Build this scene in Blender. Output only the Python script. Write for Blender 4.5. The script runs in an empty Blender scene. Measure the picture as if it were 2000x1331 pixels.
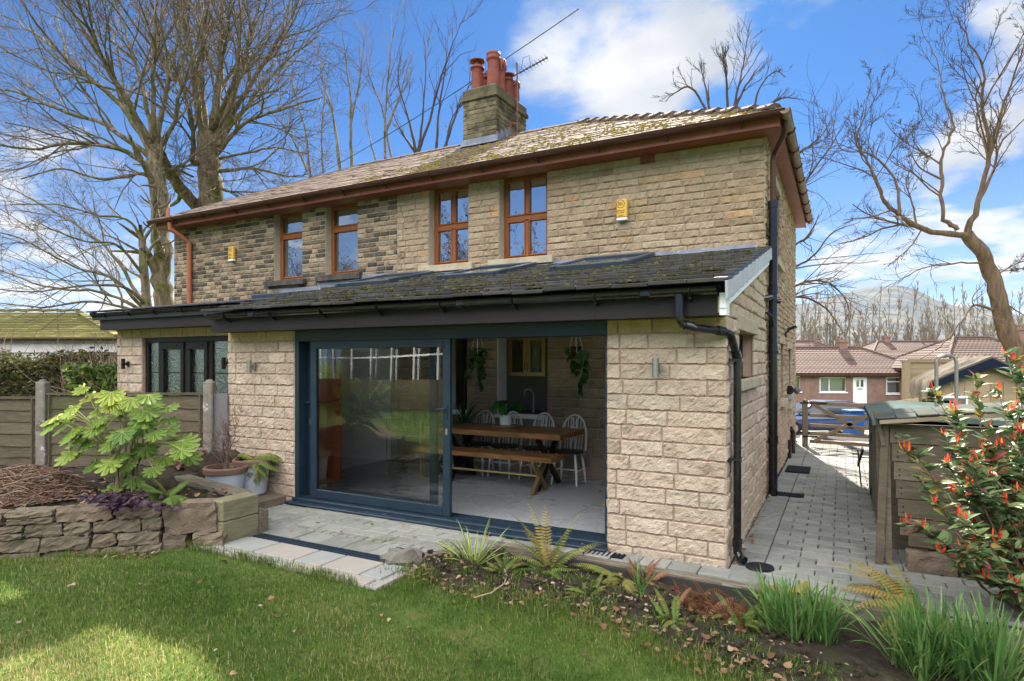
import bpy, math, random
import numpy as np
from mathutils import Vector, Matrix
SC = bpy.context.scene
COL = SC.collection
random.seed(7)
RNG = np.random.default_rng(11)
# ---------------------------------------------------------------- camera
F, HZ, H = 1202.0, 706.0, 1.8
TH = math.atan(642/1202.0)
sT, cT = math.sin(TH), math.cos(TH)
cd = bpy.data.cameras.new('camera'); cam = bpy.data.objects.new('camera', cd); COL.objects.link(cam)
cam.location = (0, 0, H); cam.rotation_euler = (math.radians(90), 0, TH)
cd.sensor_width = 36; cd.lens = F/2000*36; cd.shift_y = (HZ-665.5)/2000
cd.clip_start = 0.05; cd.clip_end = 9000
SC.camera = cam
# ---------------------------------------------------------------- light
SUN_EL = math.radians(37.6); SUN_TAN = -0.235          # sun stands behind the house, a little to the left
sd = Vector((SUN_TAN, 1, 0)).normalized()*math.cos(SUN_EL) + Vector((0, 0, math.sin(SUN_EL)))
sl = bpy.data.lights.new('sun', 'SUN'); sl.energy = 5.0; sl.angle = math.radians(0.53); sl.color = (1, 0.93, 0.82)
so = bpy.data.objects.new('sun', sl); COL.objects.link(so); so.location = (0, 0, 30)
so.rotation_euler = sd.to_track_quat('Z', 'Y').to_euler()
wd = bpy.data.worlds.new('World'); SC.world = wd; wd.use_nodes = True
def world_nodes():
    nt = wd.node_tree; N = nt.nodes; L = nt.links; N.clear()
    out = N.new('ShaderNodeOutputWorld'); bg = N.new('ShaderNodeBackground')
    sky = N.new('ShaderNodeTexSky'); sky.sky_type = 'NISHITA'; sky.sun_disc = False
    sky.sun_elevation = SUN_EL; sky.sun_rotation = math.atan2(sd.x, sd.y)
    sky.air_density = 1.0; sky.dust_density = 0.2; sky.ozone_density = 2.5; sky.altitude = 200
    tc = N.new('ShaderNodeTexCoord')
    # clouds: the view direction flattened onto a layer overhead
    sep = N.new('ShaderNodeSeparateXYZ'); L.new(tc.outputs['Generated'], sep.inputs[0])
    mx = N.new('ShaderNodeMath'); mx.operation = 'MAXIMUM'; mx.inputs[1].default_value = 0.0; L.new(sep.outputs[2], mx.inputs[0])
    ad = N.new('ShaderNodeMath'); ad.operation = 'ADD'; ad.inputs[1].default_value = 0.16; L.new(mx.outputs[0], ad.inputs[0])
    dv = N.new('ShaderNodeVectorMath'); dv.operation = 'DIVIDE'
    cb = N.new('ShaderNodeCombineXYZ')
    for i in range(3): L.new(ad.outputs[0], cb.inputs[i])
    L.new(tc.outputs['Generated'], dv.inputs[0]); L.new(cb.outputs[0], dv.inputs[1])
    mp = N.new('ShaderNodeMapping'); mp.inputs['Location'].default_value = CLOUD_LOC; mp.inputs['Scale'].default_value = (1, 1, 0.35)
    L.new(dv.outputs[0], mp.inputs[0])
    n1 = N.new('ShaderNodeTexNoise'); n1.inputs['Scale'].default_value = 2.5; n1.inputs['Detail'].default_value = 9; n1.inputs['Roughness'].default_value = 0.56
    n1.inputs['Distortion'].default_value = 0.25
    L.new(mp.outputs[0], n1.inputs['Vector'])
    # a patch that stays cloudy high above the roof ridge
    acc = None
    for (dx, dy, dz, r, amp) in CLOUD_SPOTS:
        v = Vector((dx, dy, dz)).normalized()
        dt = N.new('ShaderNodeVectorMath'); dt.operation = 'DOT_PRODUCT'; dt.inputs[1].default_value = v
        nm = N.new('ShaderNodeVectorMath'); nm.operation = 'NORMALIZE'; L.new(tc.outputs['Generated'], nm.inputs[0]); L.new(nm.outputs[0], dt.inputs[0])
        mr = N.new('ShaderNodeMapRange'); mr.interpolation_type = 'SMOOTHSTEP'
        mr.inputs['From Min'].default_value = math.cos(r); mr.inputs['From Max'].default_value = 1.0
        mr.inputs['To Min'].default_value = 0; mr.inputs['To Max'].default_value = amp
        L.new(dt.outputs['Value'], mr.inputs['Value'])
        if acc is None: acc = mr.outputs[0]
        else:
            a2 = N.new('ShaderNodeMath'); a2.operation = 'ADD'; L.new(acc, a2.inputs[0]); L.new(mr.outputs[0], a2.inputs[1]); acc = a2.outputs[0]
    sm = N.new('ShaderNodeMath'); sm.operation = 'ADD'; L.new(n1.outputs['Fac'], sm.inputs[0]); L.new(acc, sm.inputs[1])
    cr = N.new('ShaderNodeValToRGB'); cr.color_ramp.elements[0].position = 0.525; cr.color_ramp.elements[1].position = 0.76
    cr.color_ramp.interpolation = 'EASE'
    L.new(sm.outputs[0], cr.inputs[0])
    # horizon veil
    hz = N.new('ShaderNodeMapRange'); hz.inputs['From Min'].default_value = 0.0; hz.inputs['From Max'].default_value = 0.33
    hz.inputs['To Min'].default_value = 0.36; hz.inputs['To Max'].default_value = 0.0; L.new(sep.outputs[2], hz.inputs['Value'])
    mxx = N.new('ShaderNodeMath'); mxx.operation = 'MAXIMUM'; L.new(cr.outputs[0], mxx.inputs[0]); L.new(hz.outputs[0], mxx.inputs[1])
    tint = N.new('ShaderNodeMixRGB'); tint.blend_type = 'MULTIPLY'; tint.inputs[0].default_value = 1.0; tint.inputs[2].default_value = SKY_TINT
    L.new(sky.outputs[0], tint.inputs[1])
    mix = N.new('ShaderNodeMixRGB'); L.new(mxx.outputs[0], mix.inputs[0]); L.new(tint.outputs[0], mix.inputs[1]); 
    n2 = N.new('ShaderNodeTexNoise'); n2.inputs['Scale'].default_value = 2.6; n2.inputs['Detail'].default_value = 6; L.new(mp.outputs[0], n2.inputs['Vector'])
    cc = N.new('ShaderNodeValToRGB'); cc.color_ramp.elements[0].position = 0.36; cc.color_ramp.elements[1].position = 0.6
    cc.color_ramp.elements[0].color = (CLOUD_COL[0]*.66/8, CLOUD_COL[1]*.70/8, CLOUD_COL[2]*.76/8, 1); cc.color_ramp.elements[1].color = (CLOUD_COL[0]/8, CLOUD_COL[1]/8, CLOUD_COL[2]/8, 1)
    L.new(n2.outputs['Fac'], cc.inputs[0]); cs = N.new('ShaderNodeVectorMath'); cs.operation = 'SCALE'; cs.inputs['Scale'].default_value = 8.0; L.new(cc.outputs[0], cs.inputs[0]); L.new(cs.outputs[0], mix.inputs[2])
    # added fill light: an unseen bright bank in the north sky lifts shaded walls
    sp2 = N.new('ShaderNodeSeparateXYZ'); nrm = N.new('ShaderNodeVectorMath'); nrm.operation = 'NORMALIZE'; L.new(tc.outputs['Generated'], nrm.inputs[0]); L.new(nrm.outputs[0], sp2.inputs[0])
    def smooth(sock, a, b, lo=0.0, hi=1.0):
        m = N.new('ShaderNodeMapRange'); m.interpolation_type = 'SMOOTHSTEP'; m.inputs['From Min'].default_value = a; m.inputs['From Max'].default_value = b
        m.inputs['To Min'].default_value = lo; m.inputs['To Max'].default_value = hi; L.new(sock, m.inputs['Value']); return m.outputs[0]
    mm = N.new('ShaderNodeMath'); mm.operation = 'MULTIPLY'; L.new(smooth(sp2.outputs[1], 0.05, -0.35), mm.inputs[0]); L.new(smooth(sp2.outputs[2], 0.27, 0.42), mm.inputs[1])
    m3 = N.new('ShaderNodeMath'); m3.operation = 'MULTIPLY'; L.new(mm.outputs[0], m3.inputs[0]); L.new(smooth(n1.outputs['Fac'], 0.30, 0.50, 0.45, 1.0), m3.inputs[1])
    mx2 = N.new('ShaderNodeMixRGB'); L.new(m3.outputs[0], mx2.inputs[0]); L.new(mix.outputs[0], mx2.inputs[1]); mx2.inputs[2].default_value = NORTH_FILL
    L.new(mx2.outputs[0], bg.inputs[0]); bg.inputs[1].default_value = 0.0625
    L.new(bg.outputs[0], out.inputs[0])
def dirpx(px, py):
    a = px-1000
    return (-F*sT+a*cT, F*cT+a*sT, HZ-py)
CLOUD_LOC = (3.1, 1.7, 0.0)
SKY_TINT = (0.078, 0.235, 0.41, 1)
CLOUD_COL = (3.3, 3.35, 3.45, 1)
NORTH_FILL = (20.5, 20.8, 21.2, 1)
CLOUD_SPOTS = [dirpx(1190, 70)+(0.20, 0.19), dirpx(1480, 20)+(0.16, 0.15), dirpx(1230, 215)+(0.10, 0.15), dirpx(1930, 160)+(0.12, 0.22),
               dirpx(200, 420)+(0.28, 0.16), dirpx(1800, 520)+(0.28, 0.12), dirpx(700, 120)+(0.25, -0.25), dirpx(1720, 150)+(0.13, -0.2),
               dirpx(150, 120)+(0.36, -0.22), dirpx(60, 520)+(0.22, 0.12), dirpx(-150, 60)+(.2, .1)]
world_nodes()
SC.view_settings.view_transform = 'Standard'; SC.view_settings.look = 'None'
SC.view_settings.exposure = 2.2; SC.view_settings.gamma = 1
SC.render.engine = 'CYCLES'
SC.cycles.max_bounces = 8; SC.cycles.transparent_max_bounces = 24; SC.cycles.diffuse_bounces = 4
SC.cycles.use_denoising = True; SC.cycles.caustics_reflective = False; SC.cycles.caustics_refractive = False; SC.cycles.blur_glossy = 0.5; SC.cycles.use_adaptive_sampling = False; SC.cycles.denoising_input_passes = 'RGB_ALBEDO_NORMAL'; SC.cycles.denoising_prefilter = 'NONE'
SC.cycles.sample_clamp_indirect = 4
# ---------------------------------------------------------------- where a sight line meets a plane of the place
def ray(px, py): return np.array(dirpx(px, py))
def G(px, py, z=0.0):
    r = ray(px, py); return r*((z-H)/r[2])+np.array((0, 0, H))
def W(px, py, y):
    r = ray(px, py); return r*(y/r[1])+np.array((0, 0, H))
def D(px, py, d):
    r = ray(px, py); return r*(d/F)+np.array((0, 0, H))
# ---------------------------------------------------------------- objects
ORG = {}
def empty(name, loc, label, cat, group=None):
    o = bpy.data.objects.new(name, None); COL.objects.link(o); o.location = loc
    o.empty_display_size = 0.2
    ORG[o.name] = np.array(loc, float); return tag(o, label, cat, group)
def tag(o, label=None, cat=None, group=None, kind=None):
    if label: o['label'] = label
    if cat: o['category'] = cat
    if group: o['group'] = group
    if kind: o['kind'] = kind
    return o
def copy_tree(o, loc, rz=0.0, label=None, scale=None):
    def rec(s, par):
        n = s.copy(); COL.objects.link(n)
        if par is not None:
            n.parent = par
        for ch in s.children: rec(ch, n)
        return n
    n = rec(o, None); n.location = loc; n.rotation_euler = (0, 0, rz)
    if scale: n.scale = scale
    if label: n['label'] = label
    return n
class MB:
    def __init__(s): s.V = []; s.Q = []; s.T = []; s.R = []; s.n = 0; s.qm = []; s.tm = []
    def add(s, V, Fc, rnd=0.0, mi=0):
        V = np.asarray(V, float).reshape(-1, 3); Fc = np.asarray(Fc, np.int64)
        s.V.append(V); s.R.append(np.broadcast_to(np.asarray(rnd, float), (len(V),)))
        if Fc.shape[1] == 4: s.Q.append(Fc+s.n); s.qm.append(np.full(len(Fc), mi))
        else: s.T.append(Fc+s.n); s.tm.append(np.full(len(Fc), mi))
        s.n += len(V)
    BF = np.array([(0, 3, 2, 1), (4, 5, 6, 7), (0, 1, 5, 4), (1, 2, 6, 5), (2, 3, 7, 6), (3, 0, 4, 7)])
    def box(s, c, sz, rz=0.0, rnd=0.0, mi=0, M=None, bev=0.0):
        x, y, z = [q/2 for q in sz]
        if bev > 0:
            return s.bbox(c, sz, bev, rz, rnd, mi, M)
        V = np.array([(-x, -y, -z), (x, -y, -z), (x, y, -z), (-x, y, -z), (-x, -y, z), (x, -y, z), (x, y, z), (-x, y, z)])
        V = s._rot(V, rz, M)+np.asarray(c, float); s.add(V, s.BF, rnd, mi)
    @staticmethod
    def _rot(V, rz, M):
        if M is not None: V = V @ np.array(M).T
        if rz:
            a, b = math.cos(rz), math.sin(rz); V = V @ np.array([(a, b, 0), (-b, a, 0), (0, 0, 1)])
        return V
    def bbox(s, c, sz, b, rz=0.0, rnd=0.0, mi=0, M=None):
        # box with chamfered edges
        h = np.array(sz, float)/2; b = min(b, h.min()*0.9)
        vs = []; idx = {}
        for sx in (-1, 1):
            for sy in (-1, 1):
                for sz_ in (-1, 1):
                    sg = np.array((sx, sy, sz_))
                    for k in range(3):
                        p = sg*(h-b); p[k] = sg[k]*h[k]; idx[(sx, sy, sz_, k)] = len(vs); vs.append(p)
        q = []; t = []
        for k in range(3):
            i, j = (k+1) % 3, (k+2) % 3
            for sg in (-1, 1):
                f = []
                for (a, bb) in ((-1, -1), (1, -1), (1, 1), (-1, 1)):
                    v = [0, 0, 0]; v[k] = sg; v[i] = a; v[j] = bb; f.append(idx[(v[0], v[1], v[2], k)])
                q.append(f if sg > 0 else f[::-1])
        for k in range(3):
            i, j = (k+1) % 3, (k+2) % 3
            for a in (-1, 1):
                for bb in (-1, 1):
                    f = []
                    for sg, kk in ((-1, i), (1, i), (1, j), (-1, j)):
                        v = [0, 0, 0]; v[k] = sg; v[i] = a; v[j] = bb; f.append(idx[(v[0], v[1], v[2], kk)])
                    q.append(f if a*bb < 0 else f[::-1])
        for sx in (-1, 1):
            for sy in (-1, 1):
                for sz_ in (-1, 1):
                    f = [idx[(sx, sy, sz_, k)] for k in range(3)]
                    t.append(f if sx*sy*sz_ > 0 else f[::-1])
        V = s._rot(np.array(vs), rz, M)+np.asarray(c, float); n0 = s.n
        s.add(V, np.array(q), rnd, mi)
        s.T.append(np.array(t)+n0); s.tm.append(np.full(len(t), mi))
    def bar(s, a, b, w, h, rnd=0.0, mi=0, up=(0, 0, 1), bev=0.0):
        a = np.asarray(a, float); b = np.asarray(b, float); d = b-a; L = np.linalg.norm(d); d = d/L
        up = np.asarray(up, float)
        if abs(d @ up) > 0.98: up = np.array((1.0, 0, 0)) if abs(d[0]) < 0.9 else np.array((0, 1.0, 0))
        x = np.cross(d, up); x /= np.linalg.norm(x); z = np.cross(x, d)
        M = np.stack([d, x, z], 1)           # columns
        s.box((a+b)/2, (L, w, h), 0, rnd, mi, M, bev) if bev == 0 else s.bbox((a+b)/2, (L, w, h), bev, 0, rnd, mi, M)
    def tube(s, P, R, n=8, rnd=0.0, mi=0, cap=True):
        P = np.asarray(P, float); m = len(P); R = np.broadcast_to(np.asarray(R, float), (m,))
        T = np.empty_like(P); T[1:-1] = P[2:]-P[:-2]; T[0] = P[1]-P[0]; T[-1] = P[-1]-P[-2]
        T /= np.linalg.norm(T, axis=1)[:, None]+1e-12
        ref = np.array((0, 0, 1.0)) if abs(T[0][2]) < 0.8 else np.array((1.0, 0, 0))
        A = np.cross(T, ref); ln = np.linalg.norm(A, axis=1); bad = ln < 1e-3
        if bad.any(): A[bad] = np.cross(T[bad], np.array((0.3, 1.0, 0.2)))
        A /= np.linalg.norm(A, axis=1)[:, None]
        for i in range(1, m):
            if A[i] @ A[i-1] < 0.2:
                q = A[i-1]-T[i]*(A[i-1] @ T[i]); l = np.linalg.norm(q)
                if l > 1e-4: A[i] = q/l
        B = np.cross(T, A)
        th = np.arange(n)*2*math.pi/n
        V = P[:, None, :]+R[:, None, None]*(A[:, None, :]*np.cos(th)[None, :, None]+B[:, None, :]*np.sin(th)[None, :, None])
        i = np.arange(m-1)[:, None]*n; j = np.arange(n)[None, :]; j2 = (j+1) % n
        Q = np.stack([i+j, i+n+j, i+n+j2, i+j2], -1).reshape(-1, 4)
        n0 = s.n; s.add(V.reshape(-1, 3), Q, rnd, mi)
        if cap:
            t = [(0, k, k+1) for k in range(1, n-1)]+[((m-1)*n, (m-1)*n+k+1, (m-1)*n+k) for k in range(1, n-1)]
            s.T.append(np.array(t)+n0); s.tm.append(np.full(len(t), mi))
    def lathe(s, prof, c=(0, 0, 0), n=20, rnd=0.0, mi=0):
        pr = np.array(prof, float); m = len(pr); th = np.arange(n)*2*math.pi/n
        V = np.stack([pr[:, 0:1]*np.cos(th), pr[:, 0:1]*np.sin(th), np.repeat(pr[:, 1:2], n, 1)], -1)+np.asarray(c, float)
        i = np.arange(m-1)[:, None]*n; j = np.arange(n)[None, :]; j2 = (j+1) % n
        s.add(V.reshape(-1, 3), np.stack([i+j, i+j2, i+n+j2, i+n+j], -1).reshape(-1, 4), rnd, mi)
    def prism(s, poly, a, b, rnd=0.0, mi=0):
        # poly: list of 3d points (convex), extruded from offset a to offset b (vectors)
        P = np.asarray(poly, float); n = len(P); V = np.concatenate([P+np.asarray(a), P+np.asarray(b)])
        Q = np.array([(i, (i+1) % n, n+(i+1) % n, n+i) for i in range(n)])
        n0 = s.n; s.add(V, Q, rnd, mi)
        t = [(0, k+1, k) for k in range(1, n-1)]+[(n, n+k, n+k+1) for k in range(1, n-1)]
        s.T.append(np.array(t)+n0); s.tm.append(np.full(len(t), mi))
    def grid(s, P, rnd=0.0, mi=0):
        P = np.asarray(P, float); a, b = P.shape[:2]
        i = np.arange(a-1)[:, None]*b; j = np.arange(b-1)[None, :]
        s.add(P.reshape(-1, 3), np.stack([i+j, i+j+1, i+b+j+1, i+b+j], -1).reshape(-1, 4), rnd, mi)
    def build(s, name, mat, parent=None, origin=None, smooth=False, kind=None):
        V = np.concatenate(s.V) if s.V else np.zeros((0, 3)); R = np.concatenate(s.R) if s.R else np.zeros(0)
        if parent is not None: origin = ORG[parent.name]
        if origin is None:
            origin = np.array((V[:, 0].mean(), V[:, 1].mean(), V[:, 2].min()))
        origin = np.asarray(origin, float); V = V-origin
        Q = np.concatenate(s.Q) if s.Q else np.zeros((0, 4), int); T = np.concatenate(s.T) if s.T else np.zeros((0, 3), int)
        me = bpy.data.meshes.new(name)
        me.vertices.add(len(V)); me.vertices.foreach_set('co', V.astype(np.float32).ravel())
        me.loops.add(Q.size+T.size); me.loops.foreach_set('vertex_index', np.concatenate([Q.ravel(), T.ravel()]).astype(np.int32))
        me.polygons.add(len(Q)+len(T))
        st = np.concatenate([np.arange(len(Q))*4, Q.size+np.arange(len(T))*3]).astype(np.int32)
        me.polygons.foreach_set('loop_start', st)
        mi = np.concatenate((s.qm or [np.zeros(0)])+(s.tm or [np.zeros(0)])).astype(np.int32)
        me.polygons.foreach_set('material_index', mi)
        me.polygons.foreach_set('use_smooth', np.full(len(mi), bool(smooth)))
        at = me.attributes.new('rnd', 'FLOAT', 'POINT'); at.data.foreach_set('value', R.astype(np.float32))
        me.update(calc_edges=True); me.validate()
        for m in (mat if isinstance(mat, (list, tuple)) else [mat]): me.materials.append(m)
        o = bpy.data.objects.new(name, me); COL.objects.link(o)
        if parent is not None:
            o.parent = parent
        else: o.location = origin
        ORG[o.name] = origin
        if kind: o['kind'] = kind
        return o
# ---------------------------------------------------------------- materials
MATS = {}
def ramp(N, stops, interp='LINEAR'):
    r = N.new('ShaderNodeValToRGB'); e = r.color_ramp.elements; r.color_ramp.interpolation = interp
    while len(e) < len(stops): e.new(0.5)
    for q, (p, c) in zip(e, stops): q.position = p; q.color = tuple(c[:3])+(1,)
    return r
def M(name, noise, scale=6.0, rough=0.75, bump=0.0, bscale=30.0, rnd=None, rfac=0.6, metal=0.0, coat=0.0, stretch=(1, 1, 1),
      blend='MIX', spots=None, detail=6.0, spec=0.16, sub=0.0, trans=0.0, bstretch=None, alpha=None, rvar=0.0):
    """noise: colour stops over a fractal noise; rnd: colour stops over the per-piece number; spots: (scale, lo, hi, colour) blotches"""
    if name in MATS: return MATS[name]
    m = bpy.data.materials.new(name); m.use_nodes = True; nt = m.node_tree; N = nt.nodes; L = nt.links; N.clear()
    out = N.new('ShaderNodeOutputMaterial'); p = N.new('ShaderNodeBsdfPrincipled'); L.new(p.outputs[0], out.inputs[0])
    tc = N.new('ShaderNodeTexCoord'); at = N.new('ShaderNodeAttribute'); at.attribute_name = 'rnd'
    mp = N.new('ShaderNodeMapping'); mp.inputs['Scale'].default_value = stretch; L.new(tc.outputs['Object'], mp.inputs[0])
    nz = N.new('ShaderNodeTexNoise'); nz.noise_dimensions = '4D'; nz.inputs['Scale'].default_value = scale; nz.inputs['Detail'].default_value = detail; nz.inputs['Roughness'].default_value = 0.6
    wm = N.new('ShaderNodeMath'); wm.operation = 'MULTIPLY'; wm.inputs[1].default_value = 37.0; L.new(at.outputs['Fac'], wm.inputs[0]); L.new(wm.outputs[0], nz.inputs['W'])
    L.new(mp.outputs[0], nz.inputs['Vector'])
    if not isinstance(noise[0], (tuple, list)): noise = [(0.3, noise), (0.7, noise)]
    r1 = ramp(N, noise); L.new(nz.outputs['Fac'], r1.inputs[0]); colr = r1.outputs[0]
    if rnd:
        r2 = ramp(N, rnd); L.new(at.outputs['Fac'], r2.inputs[0])
        mx = N.new('ShaderNodeMixRGB'); mx.blend_type = blend; mx.inputs[0].default_value = rfac
        L.new(colr, mx.inputs[1]); L.new(r2.outputs[0], mx.inputs[2]); colr = mx.outputs[0]
    for sp in (spots or []):
        sc_, lo, hi, c = sp[:4]
        n3 = N.new('ShaderNodeTexNoise'); n3.inputs['Scale'].default_value = sc_; n3.inputs['Detail'].default_value = 7; n3.inputs['Roughness'].default_value = 0.65
        L.new((tc.outputs['Object'] if len(sp) < 5 else mp.outputs[0]), n3.inputs['Vector'])
        r3 = ramp(N, [(lo, (0, 0, 0)), (hi, (1, 1, 1))]); L.new(n3.outputs['Fac'], r3.inputs[0])
        mx = N.new('ShaderNodeMixRGB'); L.new(r3.outputs[0], mx.inputs[0]); L.new(colr, mx.inputs[1]); mx.inputs[2].default_value = tuple(c)+(1,); colr = mx.outputs[0]
    L.new(colr, p.inputs['Base Color'])
    p.inputs['Roughness'].default_value = rough; p.inputs['Metallic'].default_value = metal
    p.inputs['Specular IOR Level'].default_value = spec
    if rvar:
        mr = N.new('ShaderNodeMapRange'); mr.inputs['To Min'].default_value = rough-rvar; mr.inputs['To Max'].default_value = rough+rvar
        L.new(nz.outputs['Fac'], mr.inputs['Value']); L.new(mr.outputs[0], p.inputs['Roughness'])
    if coat: p.inputs['Coat Weight'].default_value = coat; p.inputs['Coat Roughness'].default_value = 0.1
    if trans:
        tr = N.new('ShaderNodeBsdfTranslucent'); L.new(colr, tr.inputs[0]); ms = N.new('ShaderNodeMixShader'); ms.inputs[0].default_value = trans
        L.new(p.outputs[0], ms.inputs[1]); L.new(tr.outputs[0], ms.inputs[2]); L.new(ms.outputs[0], out.inputs[0])
    if bump:
        nb = N.new('ShaderNodeTexNoise'); nb.inputs['Scale'].default_value = bscale; nb.inputs['Detail'].default_value = 8; nb.inputs['Roughness'].default_value = 0.65
        if bstretch:
            m2 = N.new('ShaderNodeMapping'); m2.inputs['Scale'].default_value = bstretch; L.new(tc.outputs['Object'], m2.inputs[0]); L.new(m2.outputs[0], nb.inputs['Vector'])
        else: L.new(mp.outputs[0], nb.inputs['Vector'])
        b = N.new('ShaderNodeBump'); b.inputs['Strength'].default_value = bump; b.inputs['Distance'].default_value = 0.02
        L.new(nb.outputs['Fac'], b.inputs['Height']); L.new(b.outputs[0], p.inputs['Normal'])
    MATS[name] = m; return m
def glass(name, tint=(1, 1, 1), refl=0.06, rough=0.0, bump=0.0, bscale=3.0, power=1.5):
    if name in MATS: return MATS[name]
    m = bpy.data.materials.new(name); m.use_nodes = True; nt = m.node_tree; N = nt.nodes; L = nt.links; N.clear()
    out = N.new('ShaderNodeOutputMaterial'); t = N.new('ShaderNodeBsdfTransparent'); t.inputs[0].default_value = tuple(tint)+(1,)
    g = N.new('ShaderNodeBsdfGlossy'); g.inputs['Roughness'].default_value = rough; g.inputs[0].default_value = (0.92, 0.97, 1, 1)
    fr = N.new('ShaderNodeFresnel'); fr.inputs[0].default_value = 1.5
    mu = N.new('ShaderNodeMath'); mu.operation = 'MULTIPLY_ADD'; mu.use_clamp = True; mu.inputs[1].default_value = power; mu.inputs[2].default_value = refl
    L.new(fr.outputs[0], mu.inputs[0])
    ms = N.new('ShaderNodeMixShader'); L.new(mu.outputs[0], ms.inputs[0]); L.new(t.outputs[0], ms.inputs[1]); L.new(g.outputs[0], ms.inputs[2]); L.new(ms.outputs[0], out.inputs[0])
    if bump:
        tc = N.new('ShaderNodeTexCoord'); nb = N.new('ShaderNodeTexNoise'); nb.inputs['Scale'].default_value = bscale; nb.inputs['Detail'].default_value = 3
        L.new(tc.outputs['Object'], nb.inputs['Vector']); b = N.new('ShaderNodeBump'); b.inputs['Strength'].default_value = bump; b.inputs['Distance'].default_value = 0.02
        L.new(nb.outputs['Fac'], b.inputs['Height']); L.new(b.outputs[0], g.inputs['Normal'])
    MATS[name] = m; return m
# ================================================================ building helpers
def slab(mb, O, U, V, N, L, Hh, th, holes=(), rnd=0.5, mi=0):
    """plate with rectangular holes: O corner, U along, V up, N outward; thickness th goes inward"""
    O, U, V, N = [np.asarray(q, float) for q in (O, U, V, N)]
    us = sorted({0.0, L} | {min(max(h[0], 0), L) for h in holes} | {min(max(h[1], 0), L) for h in holes})
    for a, b in zip(us[:-1], us[1:]):
        if b-a < 1e-6: continue
        mid = (a+b)/2; cuts = sorted([(h[2], h[3]) for h in holes if h[0] < mid < h[1]])
        z = 0.0; iv = []
        for c0, c1 in cuts:
            if c0 > z: iv.append((z, c0))
            z = max(z, c1)
        if z < Hh: iv.append((z, Hh))
        for c0, c1 in iv:
            P = [O+U*a+V*c0, O+U*b+V*c0, O+U*b+V*c1, O+U*a+V*c1]
            mb.add(P+[p-N*th for p in P], np.array([(0, 1, 2, 3), (7, 6, 5, 4), (0, 4, 5, 1), (1, 5, 6, 2), (2, 6, 7, 3), (3, 7, 4, 0)]), rnd, mi)
def stones(mb, O, U, N, L, zs, lens, holes=(), depth=0.015, gap=0.01, cell=0.05, jit=0.004, seed=1, rndf=None, mi=0, Vv=(0, 0, 1), edge=0.016, quoin=(0, 0)):
    """rock faced stones laid in courses, each with its own broken face"""
    O, U, N, Vv = [np.asarray(q, float) for q in (O, U, N, Vv)]; rg = np.random.default_rng(seed)
    for k, (z0, z1) in enumerate(zip(zs[:-1], zs[1:])):
        zm = (z0+z1)/2; iv = [(0.0, L)]
        for h in holes:
            if h[2] < zm < h[3]:
                nv = []
                for a, b in iv:
                    if h[1] <= a or h[0] >= b: nv.append((a, b)); continue
                    if h[0] > a: nv.append((a, h[0]))
                    if h[1] < b: nv.append((h[1], b))
                iv = nv
        for a, b in iv:
            if b-a < 0.03: continue
            cut = [a]; x = a + (lens[0]*rg.uniform(0.3, 1.0) if a == 0 else 0)
            if x > a and x < b-0.06: cut.append(x)
            while True:
                l = rg.uniform(lens[0], lens[1]); x = cut[-1]+l
                if x > b-lens[0]*0.5: break
                cut.append(x)
            cut.append(b)
            for u0, u1 in zip(cut[:-1], cut[1:]):
                g = gap/2; p0, p1, q0, q1 = u0+g, u1-g, z0+g, z1-g
                if p1-p0 < 0.012: continue
                nu = max(3, int((p1-p0)/cell)+2); nz = max(4, int((q1-q0)/cell)+2)
                uu = np.linspace(p0, p1, nu); zz = np.linspace(q0, q1, nz)
                # pull the first inner ring close to the edge
                if nu > 3: uu[1] = p0+edge; uu[-2] = p1-edge
                zz[1] = q0+min(edge, (q1-q0)*0.3); zz[-2] = q1-min(edge, (q1-q0)*0.3)
                A, B = np.meshgrid(uu, zz, indexing='ij')
                d = np.zeros_like(A); dep = depth*rg.uniform(0.45, 1.25)
                ph = rg.uniform(0, 6.28, 4); fr = rg.uniform(5, 16, 4)
                body = dep*(0.75+0.25*np.sin(A*fr[0]+ph[0])*np.cos(B*fr[1]*2+ph[1])+0.22*np.sin((A+B*1.7)*fr[2]*1.7+ph[2]))+rg.normal(0, jit, A.shape)
                d[1:-1, 1:-1] = body[1:-1, 1:-1]
                A2 = A.copy(); B2 = B.copy()
                A2[1:-1, 1:-1] += rg.normal(0, cell*0.10, A[1:-1, 1:-1].shape) if nu > 4 else 0
                B2[1:-1, 1:-1] += rg.normal(0, 0.004, A[1:-1, 1:-1].shape)
                wob = rg.normal(0, gap*0.16, A.shape); B2[:, 0] += np.abs(wob[:, 0]); B2[:, -1] -= np.abs(wob[:, -1])
                P = O+A2[..., None]*U+B2[..., None]*Vv+d[..., None]*N
                r = rg.uniform() if rndf is None else rndf(rg, (u0+u1)/2, zm, k)
                mb.grid(P, r, mi)
                # skirt back into the mortar
                ring = np.concatenate([P[:, 0], P[-1, 1:], P[-2::-1, -1], P[0, -2:0:-1]])
                m = len(ring); i = np.arange(m); j = (i+1) % m
                mb.add(np.concatenate([ring, ring-N*0.02]), np.stack([i, i+m, j+m, j], -1), r, mi)
def frange(a, b, step):
    n = max(1, int(round((b-a)/step))); return [a+(b-a)*i/n for i in range(n+1)]
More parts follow.
